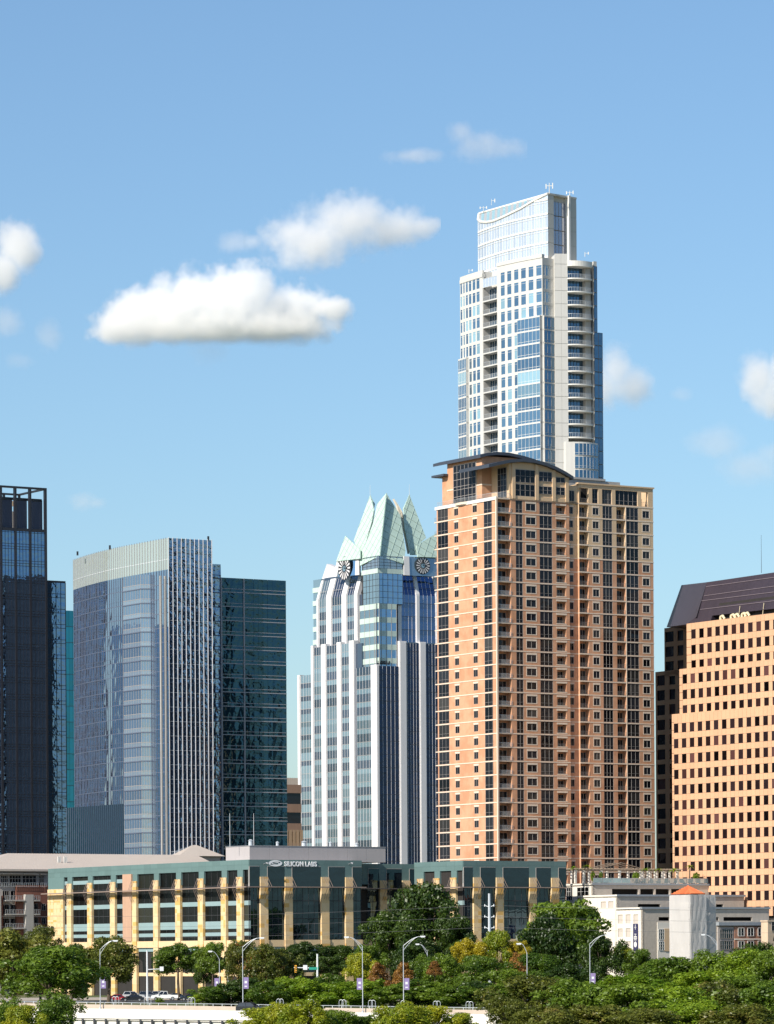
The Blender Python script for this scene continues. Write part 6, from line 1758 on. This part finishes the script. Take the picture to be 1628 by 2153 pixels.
car_at(281, 2087, 858, .1, 'suv', 'silver', 'silver SUV parked at the kerb left of the signal mast'); car_at(314, 2089, 860, .1, 'suv', 'grey', 'grey SUV parked behind the signal mast')
car_at(346, 2097, 836, math.pi + .05, 'pickup', 'white', 'white pickup truck parked on the street'); car_at(374, 2097, 842, .05, 'sedan', 'blue', 'dark blue sedan just right of the white pickup')
car_at(340, 2086, 864, .05, 'suv', 'silver', 'pale SUV behind the white pickup'); car_at(402, 2102, 828, math.pi, 'sedan', 'black', 'black sedan at the right end of the parked cars')
pb = bridge_pt(528, -6); vehicle('suv', pb, brz, cp['black'], 'dark car driving on the bridge behind the white barrier')
def truck():
    Y = 775; p = P(690, 2085, Y)
    t = tag(empty('box_truck', (p.x, Y, .0), .03), 'white box truck half hidden behind the green shrubs', 'truck')
    wht = mat_solid('white truck box', (.62, .61, .62), .5, .04)
    b = MB(); b.box(-3.6, 3.4, -1.2, 1.2, 1.0, 3.5); b.box(-3.65, 3.45, -1.25, 1.25, 3.42, 3.52, 1); b.build('cargo_box', [wht, M['lightmetal']], t)
    b = MB(); pr = [(3.5, .5), (3.5, 2.6), (4.4, 2.6), (4.9, 1.7), (5.6, 1.5), (5.7, .5)]; n = len(pr)
    b.v = [(x, -1.1, z) for x, z in pr] + [(x, 1.1, z) for x, z in pr]; b.f = [tuple(range(n - 1, -1, -1)), tuple(range(n, 2 * n))] + [(i, (i + 1) % n, n + (i + 1) % n, n + i) for i in range(n)]; b.m = [0] * len(b.f); b.build('cab', wht, t)
    b = MB(); b.box(3.8, 4.5, -1.13, 1.13, 1.75, 2.4); b.build('cab_window', M['car_glass'], t)
    b = MB(); b.tube((0, -.15, 0), (0, .15, 0), .5, None, 14); wme = b.mesh('wheel', M['tyre'])
    for x in (-2.2, 4.7):
        for s in (-1, 1): link('wheel', wme, t, (x, s * 1.0, .5))
    p2 = P(651, 2060, 770); t2 = tag(empty('small_van', (p2.x, 770, 0)), 'white van front just left of the box truck', 'van')
    b = MB(); pr = [(-2.2, .4), (-2.2, 3.0), (1.2, 3.0), (1.8, 2.0), (2.3, 1.6), (2.3, .4)]; n = len(pr)
    b.v = [(x, -1, z) for x, z in pr] + [(x, 1, z) for x, z in pr]; b.f = [tuple(range(n - 1, -1, -1)), tuple(range(n, 2 * n))] + [(i, (i + 1) % n, n + (i + 1) % n, n + i) for i in range(n)]; b.m = [0] * len(b.f); b.build('body', wht, t2)
    b = MB(); b.box(.2, 1.3, -1.02, 1.02, 1.9, 2.7); b.build('window', M['car_glass'], t2)
    for x in (-1.3, 1.5):
        for s in (-1, 1): link('wheel', wme, t2, (x, s * .9, .5))
truck()
# ------------------------------------------------------------------ trees and shrubs
def leaf_mat(name, c1, c2, c3=None):
    m, nt, ns, lk = nodes_of(name); out = ns.new('ShaderNodeOutputMaterial')
    d = ns.new('ShaderNodeBsdfDiffuse'); t = ns.new('ShaderNodeBsdfTranslucent'); g = ns.new('ShaderNodeBsdfGlossy'); m1 = ns.new('ShaderNodeMixShader'); m2 = ns.new('ShaderNodeMixShader')
    oi = ns.new('ShaderNodeObjectInfo')
    k = mth(nt, 'ADD', mth(nt, 'MULTIPLY_ADD', noise(nt, .55, 3), 2.6, -1.05), mth(nt, 'MULTIPLY_ADD', oi.outputs['Random'], .7, -.1), clamp=True)
    col = mixc(nt, k, c1, c2)
    if c3: col = mixc(nt, mth(nt, 'MULTIPLY_ADD', noise(nt, .38, 2), 9, -5.4, clamp=True), col, c3)
    col = scaled_col(nt, col, mth(nt, 'MULTIPLY_ADD', noise(nt, 3.0, 2), 1.1, .45))
    lk.new(col, d.inputs[0]); lk.new(col, t.inputs[0]); g.inputs[0].default_value = (1, 1, 1, 1); g.inputs['Roughness'].default_value = .45
    m1.inputs[0].default_value = .42; lk.new(d.outputs[0], m1.inputs[1]); lk.new(t.outputs[0], m1.inputs[2])
    m2.inputs[0].default_value = .025; lk.new(m1.outputs[0], m2.inputs[1]); lk.new(g.outputs[0], m2.inputs[2]); lk.new(m2.outputs[0], out.inputs[0]); return m
LM = dict(oak=leaf_mat('oak leaves', (0.079, 0.101, 0.013), (0.192, 0.204, 0.027), (0.230, 0.186, 0.042)), green=leaf_mat('green leaves', (0.054, 0.110, 0.008), (0.166, 0.246, 0.019)),
          dark=leaf_mat('dark evergreen leaves', (0.023, 0.054, 0.007), (0.072, 0.120, 0.014)), bright=leaf_mat('bright leaves', (0.109, 0.204, 0.009), (0.269, 0.360, 0.019)),
          lime=leaf_mat('lime leaves', (0.179, 0.240, 0.011), (0.435, 0.420, 0.021)), yellow=leaf_mat('yellow leaves', (0.307, 0.264, 0.013), (0.600, 0.468, 0.021)),
          rust=leaf_mat('rust leaves', (.21, .095, .022), (.36, .19, .04)), brown=leaf_mat('browning leaves', (0.064, 0.102, 0.013), (0.166, 0.162, 0.021), (0.307, 0.102, 0.026)))
BARK = mat_solid('bark', (.10, .075, .055), .95, .3, 1.5, .2)
def crown_mesh(kind_, seed, n_leaf, leaf):
    r = np.random.default_rng(seed)
    if kind_ == 'cone':
        nb = 46; h = r.uniform(-1, .95, nb); rad = (1 - (h + 1) / 2) ** .6 * .95 + .05; th = r.uniform(0, 2 * np.pi, nb)
        cen = np.c_[rad * .72 * np.cos(th), rad * .72 * np.sin(th), h]; br = .12 + .22 * rad
    else:
        nb = 58 if kind_ == 'round' else 34
        d = r.normal(size=(nb, 3)); d /= np.linalg.norm(d, axis=1)[:, None]
        if kind_ == 'round': d[:, 2] = np.where(d[:, 2] < -.8, -d[:, 2], d[:, 2])
        rr = r.uniform(.35, .88, nb) ** .7
        cen = d * rr[:, None]; br = r.uniform(.17, .33, nb)
        # uneven outline: squash one side, push a few clumps out
        cen[:, :2] *= (1 + .22 * np.sin(np.arctan2(cen[:, 1], cen[:, 0]) * 3 + seed))[:, None]
    pick = r.choice(len(cen), n_leaf, p=br ** 2 / (br ** 2).sum())
    dn = r.normal(size=(n_leaf, 3)); dn[:, 2] += .35; dn /= np.linalg.norm(dn, axis=1)[:, None]
    pos = cen[pick] + dn * (br[pick] * r.uniform(.55, 1.12, n_leaf) ** 1.0)[:, None] * np.array([1, 1, .85])
    nrm = dn + r.normal(size=(n_leaf, 3)) * .55; nrm /= np.linalg.norm(nrm, axis=1)[:, None]
    a = np.cross(nrm, r.normal(size=(n_leaf, 3))); a /= np.linalg.norm(a, axis=1)[:, None]; b = np.cross(nrm, a)
    s = leaf * (r.uniform(.45, 1.2, n_leaf) * np.where(r.random(n_leaf) < .12, 1.6, 1.0))[:, None]; e = .62
    v = np.stack([pos - a * s, pos + b * s * e, pos + a * s, pos - b * s * e], 1).reshape(-1, 3)
    me = bpy.data.meshes.new('crown'); me.vertices.add(len(v)); me.vertices.foreach_set('co', v.astype(np.float32).ravel())
    me.loops.add(len(v)); me.loops.foreach_set('vertex_index', np.arange(len(v), dtype=np.int32)); me.polygons.add(n_leaf)
    me.polygons.foreach_set('loop_start', np.arange(0, len(v), 4, dtype=np.int32)); me.polygons.foreach_set('loop_total', np.full(n_leaf, 4, dtype=np.int32)); me.update()
    me.materials.append(LM['green'])
    return me, cen
CROWNS = {k: [crown_mesh(k, 10 * i + j, n, lf) for j in range(c)] for i, (k, c, n, lf) in enumerate((('round', 5, 15000, .042), ('cone', 2, 9000, .05), ('shrub', 4, 11000, .045)))}
TREE_N = {}
def tree(px, top, wpx, bot, Y, sp, shape='round', label='', depth=1.0, name=None, group=None, trunk=True):
    """px: centre column; top, bot: crown rows; wpx: crown width in photo pixels"""
    p = P(px, bot, Y); zt, zb = P(px, top, Y).z, P(px, bot, Y).z; z0 = gz(Y); zb = max(zb, z0 + .1)
    rw = wpx / 2 / FPX * Y; cz, rz_ = (zt + zb) / 2, (zt - zb) / 2
    i = TREE_N.get(shape, 0); TREE_N[shape] = i + 1
    me, cen = CROWNS[shape][i % len(CROWNS[shape])]
    t = tag(empty(name or ('tree' if shape != 'shrub' else 'shrub'), (p.x, Y, z0)), label, 'tree' if shape != 'shrub' else 'shrub', group or ('trees' if shape != 'shrub' else 'shrubs'))
    c = link('crown', me, t, (0, 0, cz - z0), random.uniform(0, 6.28)); g_ = 1.12 if shape != 'shrub' else 1.2; c.scale = (rw * g_, rw * g_ * depth, rz_ * (1.08 if shape != 'shrub' else 1.15))
    c.material_slots[0].link = 'OBJECT'; c.material_slots[0].material = LM[sp]
    b = MB(); hgt = cz - z0; r0 = max(.09, min(.45, rw * .07))
    if trunk:
        x1, y1 = random.uniform(-.3, .3), random.uniform(-.3, .3)
        b.tube((0, 0, -.2), (x1, y1, hgt * .55), r0, r0 * .75, 7); b.tube((x1, y1, hgt * .55), (x1 * .4, y1 * .4, hgt + rz_ * .35), r0 * .75, r0 * .3, 6)
        cr, sr = math.cos(c.rotation_euler.z), math.sin(c.rotation_euler.z)
        for k in range(0, len(cen), max(1, len(cen) // 9)):
            q = cen[k]; q = (q[0] * rw, q[1] * rw * depth, q[2] * rz_); q = (q[0] * cr - q[1] * sr, q[0] * sr + q[1] * cr, q[2] + hgt)
            b.tube((x1 * .7, y1 * .7, hgt * .75), q, r0 * .38, r0 * .1, 5)
        b.build('trunk', BARK, t)
    else:
        b.tube((0, 0, -.1), (0, 0, hgt), r0, r0 * .5, 6); b.build('stem', BARK, t)
    return t
T_ = tree
# left
T_(28, 1962, 160, 2095, 815, 'oak', label='broad dark oak at the left edge below the grey apartments', group='trees on the left bank')
T_(85, 1950, 80, 2040, 828, 'oak', label='oak crown rising against the left end of the sandstone wall', group='trees on the left bank')
T_(106, 1988, 185, 2108, 634, 'green', label='large leafy green tree in front of the bridge at left', group='trees on the left bank')
T_(228, 1976, 122, 2075, 792, 'oak', label='rounded dark oak before the sandstone piers at left', group='trees on the left bank')
T_(150, 1990, 90, 2070, 800, 'dark', label='dark oak between the two larger trees at left', group='trees on the left bank')
T_(376, 1988, 100, 2062, 838, 'green', label='small street tree above the parked white pickup', group='street trees')
T_(446, 1984, 66, 2058, 826, 'green', label='street tree left of the double-arm lamp', group='street trees')
T_(505, 1976, 70, 2070, 806, 'brown', label='thin browning tree behind the double-arm lamp', group='street trees')
T_(560, 1992, 90, 2078, 792, 'brown', label='browning tree right of the double-arm lamp', group='street trees')
T_(600, 2000, 70, 2080, 796, 'brown', label='browning bushy tree left of the amber signal heads', group='street trees')
T_(640, 1984, 90, 2048, 842, 'dark', label='dark green street tree behind the amber signal heads', group='street trees')
T_(718, 1990, 90, 2050, 846, 'dark', label='dark green street tree right of the signal mast', group='street trees')
T_(690, 2010, 70, 2056, 815, 'dark', label='low dark tree above the box truck', group='street trees')
T_(430, 2010, 50, 2075, 835, 'dark', label='narrow dark tree right of the parked cars', group='street trees')
# middle
T_(905, 1868, 150, 2040, 862, 'dark', label='tallest dark evergreen before the teal set-back wall', group='evergreens before the office')
T_(822, 1924, 120, 2050, 846, 'dark', label='dark evergreen left of the tallest one', group='evergreens before the office')
T_(955, 1930, 100, 2050, 852, 'dark', label='dark evergreen right of the tallest one', group='evergreens before the office')
T_(772, 1985, 70, 2060, 838, 'green', label='green tree in the dark corner beside the set-back glass', group='evergreens before the office')
T_(868, 1980, 90, 2070, 832, 'dark', label='dark lower evergreen below the tallest one', group='evergreens before the office')
T_(762, 2008, 62, 2085, 772, 'lime', 'round', 'yellow-green cypress behind the lamp left of centre', group='cypresses')
T_(797, 2026, 56, 2082, 762, 'rust', 'cone', 'rust orange cypress beside the yellow-green one', group='cypresses')
T_(850, 2026, 58, 2080, 762, 'rust', 'cone', 'rust orange cypress behind the double-arm lamp in the middle', group='cypresses')
T_(914, 2022, 34, 2050, 740, 'rust', 'cone', 'tiny red orange tree among the green shrubs', group='cypresses')
T_(988, 1978, 74, 2052, 780, 'yellow', 'round', 'yellow cypress left of the utility pole', group='cypresses')
T_(1046, 1960, 74, 2060, 785, 'lime', 'round', 'tall lime cypress right behind the utility pole', group='cypresses')
T_(1092, 1978, 52, 2034, 785, 'yellow', 'round', 'yellow cypress top left of the short-arm lamp', group='cypresses')
T_(1088, 2006, 54, 2064, 778, 'rust', 'cone', 'orange cypress below the yellow one by the short-arm lamp', group='cypresses')
T_(935, 2012, 86, 2095, 756, 'green', label='green tree left of the yellow cypress', group='trees behind the bridge')
T_(1000, 2014, 96, 2100, 752, 'green', label='feathery green tree below the utility pole', group='trees behind the bridge')
T_(895, 2010, 60, 2090, 758, 'green', label='green tree beside the tiny red orange tree', group='trees behind the bridge')
T_(1060, 2040, 90, 2105, 746, 'green', label='dense green tree left of the short-arm lamp', group='trees behind the bridge')
# right
T_(1200, 1893, 172, 2062, 868, 'green', label='big rounded green tree before the white limestone wall', group='trees on the right')
T_(1150, 1930, 110, 2070, 858, 'dark', label='dark tree at the foot of the big rounded one, left side', group='trees on the right')
T_(1265, 1968, 90, 2075, 850, 'dark', label='dark tree at the foot of the big rounded one, right side', group='trees on the right')
T_(1312, 1990, 60, 2060, 856, 'lime', label='lime tree under the navy banner', group='trees on the right')
T_(1345, 1998, 64, 2068, 846, 'green', label='green tree left of the netted tower', group='trees on the right')
T_(1385, 2020, 80, 2075, 836, 'green', label='low green tree at the foot of the netted tower', group='trees on the right')
T_(1590, 1988, 110, 2060, 850, 'dark', label='dark tree below the brick wing at the right edge', group='trees on the right')
T_(1130, 2010, 110, 2090, 770, 'green', label='green tree right of the short-arm lamp', group='trees on the right')
T_(1205, 2030, 110, 2100, 764, 'dark', label='dark green tree before the lamp right of centre', group='trees on the right')
for k, (x, tp, w, bt, Y, sp) in enumerate(((1330, 2052, 150, 2120, 700, 'bright'), (1425, 2012, 150, 2110, 716, 'green'), (1500, 2006, 120, 2110, 712, 'green'), (1565, 2002, 130, 2100, 708, 'bright'), (1630, 1998, 110, 2110, 704, 'green'), (1475, 2045, 150, 2140, 690, 'bright'), (1560, 2050, 150, 2150, 684, 'green'), (1255, 2066, 130, 2130, 700, 'bright'))):
    T_(x, tp, w, bt, Y, sp, label=('bright' if sp == 'bright' else 'mid') + ' green bushy tree, number %s from the left in the back row at lower right' % 'first second third fourth fifth sixth seventh eighth'.split()[sorted((1330, 1425, 1500, 1565, 1630, 1475, 1560, 1255)).index(x)], group='bank trees lower right')
for k, (x, tp, w, bt, Y, sp) in enumerate(((1120, 2058, 170, 2175, 628, 'oak'), (1215, 2066, 170, 2180, 622, 'green'), (1310, 2072, 180, 2190, 616, 'green'), (1405, 2074, 180, 2190, 618, 'bright'), (1500, 2072, 180, 2190, 624, 'oak'), (1600, 2072, 180, 2190, 620, 'green'), (1065, 2098, 110, 2180, 610, 'oak'), (1450, 2112, 170, 2200, 596, 'bright'), (1260, 2112, 160, 2200, 592, 'oak'), (1560, 2118, 170, 2200, 590, 'oak'), (1350, 2125, 150, 2200, 586, 'oak'), (1160, 2120, 140, 2200, 590, 'oak'))):
    T_(x, tp, w, bt, Y, sp, label={'oak': 'olive', 'bright': 'bright green', 'green': 'mid green'}[sp] + ' bushy treetop, the %s from the left along the bottom right' % 'first second third fourth fifth sixth seventh eighth ninth tenth eleventh twelfth'.split()[sorted((1120, 1215, 1310, 1405, 1500, 1600, 1065, 1450, 1260, 1560, 1350, 1160)).index(x)], group='foreground treetops lower right')
for k, (x, tp, w, bt, Y, sp) in enumerate(((560, 2122, 130, 2200, 590, 'lime'), (585, 2108, 80, 2200, 586, 'lime'), (640, 2108, 110, 2200, 582, 'lime'), (700, 2128, 100, 2200, 588, 'green'), (845, 2112, 120, 2200, 584, 'lime'), (905, 2118, 110, 2200, 590, 'lime'), (760, 2134, 80, 2200, 592, 'green'), (16, 2106, 90, 2200, 590, 'green'), (52, 2118, 80, 2200, 584, 'lime'), (118, 2098, 110, 2200, 592, 'green'), (965, 2132, 80, 2200, 594, 'lime'))):
    T_(x, tp, w, bt, Y, sp, label=('lime' if sp == 'lime' else 'green') + ' treetop, the %s from the left poking up before the bridge' % 'first second third fourth fifth sixth seventh eighth ninth tenth eleventh'.split()[sorted((560, 585, 640, 700, 845, 905, 760, 16, 52, 118, 965)).index(x)], group='treetops before the bridge')
ord_ = 'first second third fourth fifth sixth seventh eighth ninth tenth eleventh twelfth thirteenth fourteenth fifteenth sixteenth seventeenth eighteenth nineteenth twentieth'.split()
sh = [(440, 2074, 78, 2114, 718, 'green'), (478, 2062, 91, 2114, 722, 'dark'), (522, 2058, 104, 2114, 724, 'dark'), (566, 2062, 91, 2114, 716, 'green'), (608, 2052, 96, 2114, 726, 'bright'), (652, 2056, 109, 2116, 720, 'bright'), (694, 2050, 91, 2116, 728, 'green'), (735, 2066, 104, 2116, 714, 'bright'), (778, 2058, 96, 2118, 718, 'bright'), (822, 2068, 104, 2118, 714, 'green'), (872, 2062, 104, 2118, 720, 'green'), (918, 2068, 109, 2120, 716, 'green'), (966, 2072, 109, 2120, 712, 'green'), (1012, 2062, 109, 2120, 716, 'dark'), (1058, 2070, 109, 2122, 710, 'green'), (1100, 2064, 98, 2122, 712, 'green'), (1150, 2052, 117, 2122, 716, 'green'), (1200, 2062, 117, 2122, 712, 'green'), (415, 2092, 39, 2112, 716, 'bright'), (335, 2098, 18, 2110, 716, 'green')]
for (x, tp, w, bt, Y, sp) in sh:
    T_(x, tp, w, bt, Y, sp, 'shrub', {'bright': 'bright green', 'green': 'mid green', 'dark': 'dark green'}[sp] + ' shrub, the %s from the left along the far side of the bridge' % ord_[sorted(s[0] for s in sh).index(x)], trunk=False, group='shrubs along the bridge')
# terrace palms
def palm(u, fT, q, y7, zt, ly, x, ytop, ordn):
    f = fT; uu = f.u(q(x), y7(ytop)); z1 = f.z(q(x), y7(ytop)); 
    w = GAR.root.matrix_world if False else None
    X = GAR.X0 + uu * CG - (ly + 3.0 - 1.6) * SG; Y = GAR.Y0 + uu * SG + (ly + 3.0 - 1.6) * CG
    t = tag(empty('palm_tree', (X, Y, zt)), 'small palm on the roof terrace, the %s from the left' % ordn, 'palm tree', 'terrace palms')
    h = z1 - zt; b = MB(); b.tube((0, 0, 0), (.1, 0, h), .16, .12, 7); b.build('trunk', BARK, t)
    b = MB()
    for k in range(16):
        a = 2 * math.pi * k / 16 + .2; e = random.uniform(.2, 1.1); c, s = math.cos(a), math.sin(a); pts = []
        for i in range(5):
            r_ = 1.7 * i / 4; pts.append(Vector((.1 + c * r_ * math.cos(e * (1 - i / 5)), s * r_ * math.cos(e * (1 - i / 5)), h + r_ * math.sin(e) - .35 * r_ * r_)))
        sd = Vector((-s, c, 0)) * .22
        for i in range(4): b.quad(pts[i] - sd * (1 - i / 5), pts[i] + sd * (1 - i / 5), pts[i + 1] + sd * (1 - (i + 1) / 5), pts[i + 1] - sd * (1 - (i + 1) / 5))
    b.build('fronds', LM['bright'], t)
for o_, (x, y) in zip(ord_, ((60, 165), (170, 160), (616, 178), (712, 182), (830, 182), (950, 160))): palm(0, *TERR, x, y, o_)
for o_, x, w in (('first', 210, 40), ('second', 272, 36), ('third', 540, 62), ('fourth', 1000, 60)):
    fT, q_, y7_, zt_, ly_ = TERR; uu = fT.u(q_(x), y7_(230)); X = GAR.X0 + uu * CG - (ly_ + 1.2) * SG; Y = GAR.Y0 + uu * SG + (ly_ + 1.2) * CG
    t = tag(empty('terrace_shrub', (X, Y, zt_)), 'green shrub on the roof terrace, the %s from the left' % o_, 'shrub', 'terrace shrubs')
    me, _ = CROWNS['shrub'][int(x) % 4]; c = link('crown', me, t, (0, 0, 1.6)); r_ = w / 3.634 / 2 / FPX * 945; c.scale = (r_, r_, 1.4); c.material_slots[0].link = 'OBJECT'; c.material_slots[0].material = LM['bright']
    b = MB(); b.tube((0, 0, 0), (0, 0, 1.4), .1, .06, 6); b.build('stem', BARK, t)
# ------------------------------------------------------------------ clouds: real volumes 5 km away
def clouds():
    YC = 5000.0
    def cloud_mat(name, puffs, dens, half, amp, freq, bottom, seed, soft):
        m, nt, ns, lk = nodes_of(name); out = ns.new('ShaderNodeOutputMaterial'); vs_ = ns.new('ShaderNodeVolumeScatter')
        tc = ns.new('ShaderNodeTexCoord'); p = tc.outputs['Object']
        sc_ = ns.new('ShaderNodeVectorMath'); sc_.operation = 'MULTIPLY'; lk.new(p, sc_.inputs[0]); sc_.inputs[1].default_value = half
        F = None
        for (cx, cy, cz, rx, ry, rz) in puffs:
            a = ns.new('ShaderNodeVectorMath'); a.operation = 'SUBTRACT'; lk.new(p, a.inputs[0]); a.inputs[1].default_value = (cx, cy, cz)
            d = ns.new('ShaderNodeVectorMath'); d.operation = 'DIVIDE'; lk.new(a.outputs[0], d.inputs[0]); d.inputs[1].default_value = (rx, ry, rz)
            l = ns.new('ShaderNodeVectorMath'); l.operation = 'LENGTH'; lk.new(d.outputs[0], l.inputs[0])
            f = mth(nt, 'SUBTRACT', 1.0, l.outputs['Value'])
            F = f if F is None else mth(nt, 'SMOOTH_MAX', F, f, .12)
        off = ns.new('ShaderNodeVectorMath'); off.operation = 'ADD'; lk.new(sc_.outputs[0], off.inputs[0]); off.inputs[1].default_value = (seed * 91.7, seed * 37.1, seed * 13.3)
        nz = noise(nt, freq, 7, vec=off.outputs[0], rough=.66)
        F = mth(nt, 'ADD', F, mth(nt, 'MULTIPLY_ADD', nz, 2 * amp, -amp * 1.05))
        D = mth(nt, 'MULTIPLY', F, soft, clamp=True)
        sep = ns.new('ShaderNodeSeparateXYZ'); lk.new(p, sep.inputs[0])
        cut = mth(nt, 'MULTIPLY_ADD', sep.outputs['Z'], 5.0, -5.0 * bottom, clamp=True)
        D = mth(nt, 'MULTIPLY', mth(nt, 'MULTIPLY', D, cut), dens)
        lk.new(D, vs_.inputs['Density']); vs_.inputs['Color'].default_value = (1, .93, .865, 1); vs_.inputs['Anisotropy'].default_value = .0
        lk.new(vs_.outputs[0], out.inputs['Volume']); return m
    def cloud(x0, x1, y0, y1, puffs, dens, label, amp=.95, freq=.04, bottom=-.92, soft=1.5, depth=.5, Y=YC):
        """puffs in fractions of the box: (x, z, rx, rz) with x, z in -1..1"""
        c = P((x0 + x1) / 2, (y0 + y1) / 2, Y); hx = (x1 - x0) / 2 / FPX * Y; hz = (y1 - y0) / 2 / FPX * Y; hy = max(hz * 1.3, hx * depth)
        i = len([o for o in COL.objects if o.name.startswith('cloud')])
        pf = [(x, random.uniform(-.25, .25), z, rx, .75 * (.6 + .4 * rx / .6 if rx < .6 else 1), rz) for x, z, rx, rz in puffs]
        b = MB(); b.box(-1, 1, -1, 1, -1, 1); o = b.build('cloud', cloud_mat('cloud vapour', pf, dens, (hx, hy, hz), amp, freq, bottom, i + 1, soft), None, c)
        o.scale = (hx * 1.06, hy, hz * 1.1); tag(o, label, 'cloud', 'fair-weather clouds')
        return o
    cloud(190, 735, 556, 730, [(-.56, -.25, .36, .75), (-.2, .0, .42, .92), (.15, .05, .4, .9), (.5, -.2, .4, .75), (.8, -.1, .18, .3), (-.76, -.55, .22, .4), (.0, -.5, .84, .42)], .05, 'large bright flat-bottomed cloud left of centre', bottom=-.86, amp=.95, freq=.036, soft=2.2)
    cloud(530, 915, 405, 580, [(-.35, -.15, .55, .75), (.1, .25, .5, .7), (.5, .1, .45, .5), (.8, .1, .25, .3)], .034, 'mid-size cloud above and right of the largest cloud', bottom=-.86)
    cloud(440, 560, 468, 545, [(-.1, 0, .7, .75), (.5, -.1, .4, .4)], .016, 'small faint cloud left of the mid-size cloud', amp=.75, freq=.05)
    cloud(805, 1100, 258, 362, [(.35, .1, .5, .65), (.75, -.1, .3, .5), (-.5, -.3, .5, .3), (.1, .5, .2, .5)], .013, 'thin wispy cloud highest in the sky', amp=1.0, freq=.045)
    cloud(-60, 105, 455, 630, [(.1, .4, .55, .55), (.35, .1, .5, .5), (-.2, -.3, .5, .6)], .045, 'ragged cloud at the left edge of the sky', amp=.95, freq=.04)
    cloud(-60, 62, 632, 720, [(.2, .0, .7, .8)], .012, 'faint puff at the left edge under the ragged cloud', amp=.75, freq=.05)
    cloud(55, 140, 645, 745, [(.1, -.1, .75, .8)], .008, 'faint puff between the left edge and the largest cloud', amp=.75, freq=.05)
    cloud(0, 85, 735, 785, [(0, 0, .8, .8)], .008, 'very small faint cloud low at the left edge', amp=.7, freq=.06)
    cloud(1215, 1390, 722, 880, [(-.1, .2, .5, .75), (.3, -.15, .6, .6), (-.4, -.1, .5, .7)], .024, 'cloud partly hidden behind the right side of the tallest tower', amp=.85, freq=.04)
    cloud(1535, 1690, 728, 900, [(-.2, .2, .55, .7), (.2, -.2, .7, .7), (.4, .4, .5, .5)], .028, 'cloud cut by the right edge of the sky', amp=.85, freq=.04)
    cloud(1400, 1465, 808, 852, [(0, 0, .85, .8)], .010, 'tiny faint cloud left of the one at the right edge', amp=.7, freq=.06)
    cloud(1425, 1660, 890, 1035, [(-.3, .4, .6, .5), (.3, -.3, .7, .55), (.7, .1, .4, .4)], .007, 'thin haze-like cloud above the orange block', amp=.9, freq=.04)
    cloud(130, 232, 1026, 1082, [(-.1, 0, .75, .8), (.4, -.1, .5, .5)], .013, 'small pinkish cloud low between two glass towers', amp=.7, freq=.06)
    cloud(375, 500, 705, 785, [(0, .2, .8, .8)], .006, 'thin wisp hanging under the largest cloud', amp=.75, freq=.05)
clouds()
SC.cycles.volume_step_rate = .4
SC.cycles.volume_bounces = 12; SC.cycles.max_bounces = 12
SC.cycles.volume_max_steps = 128
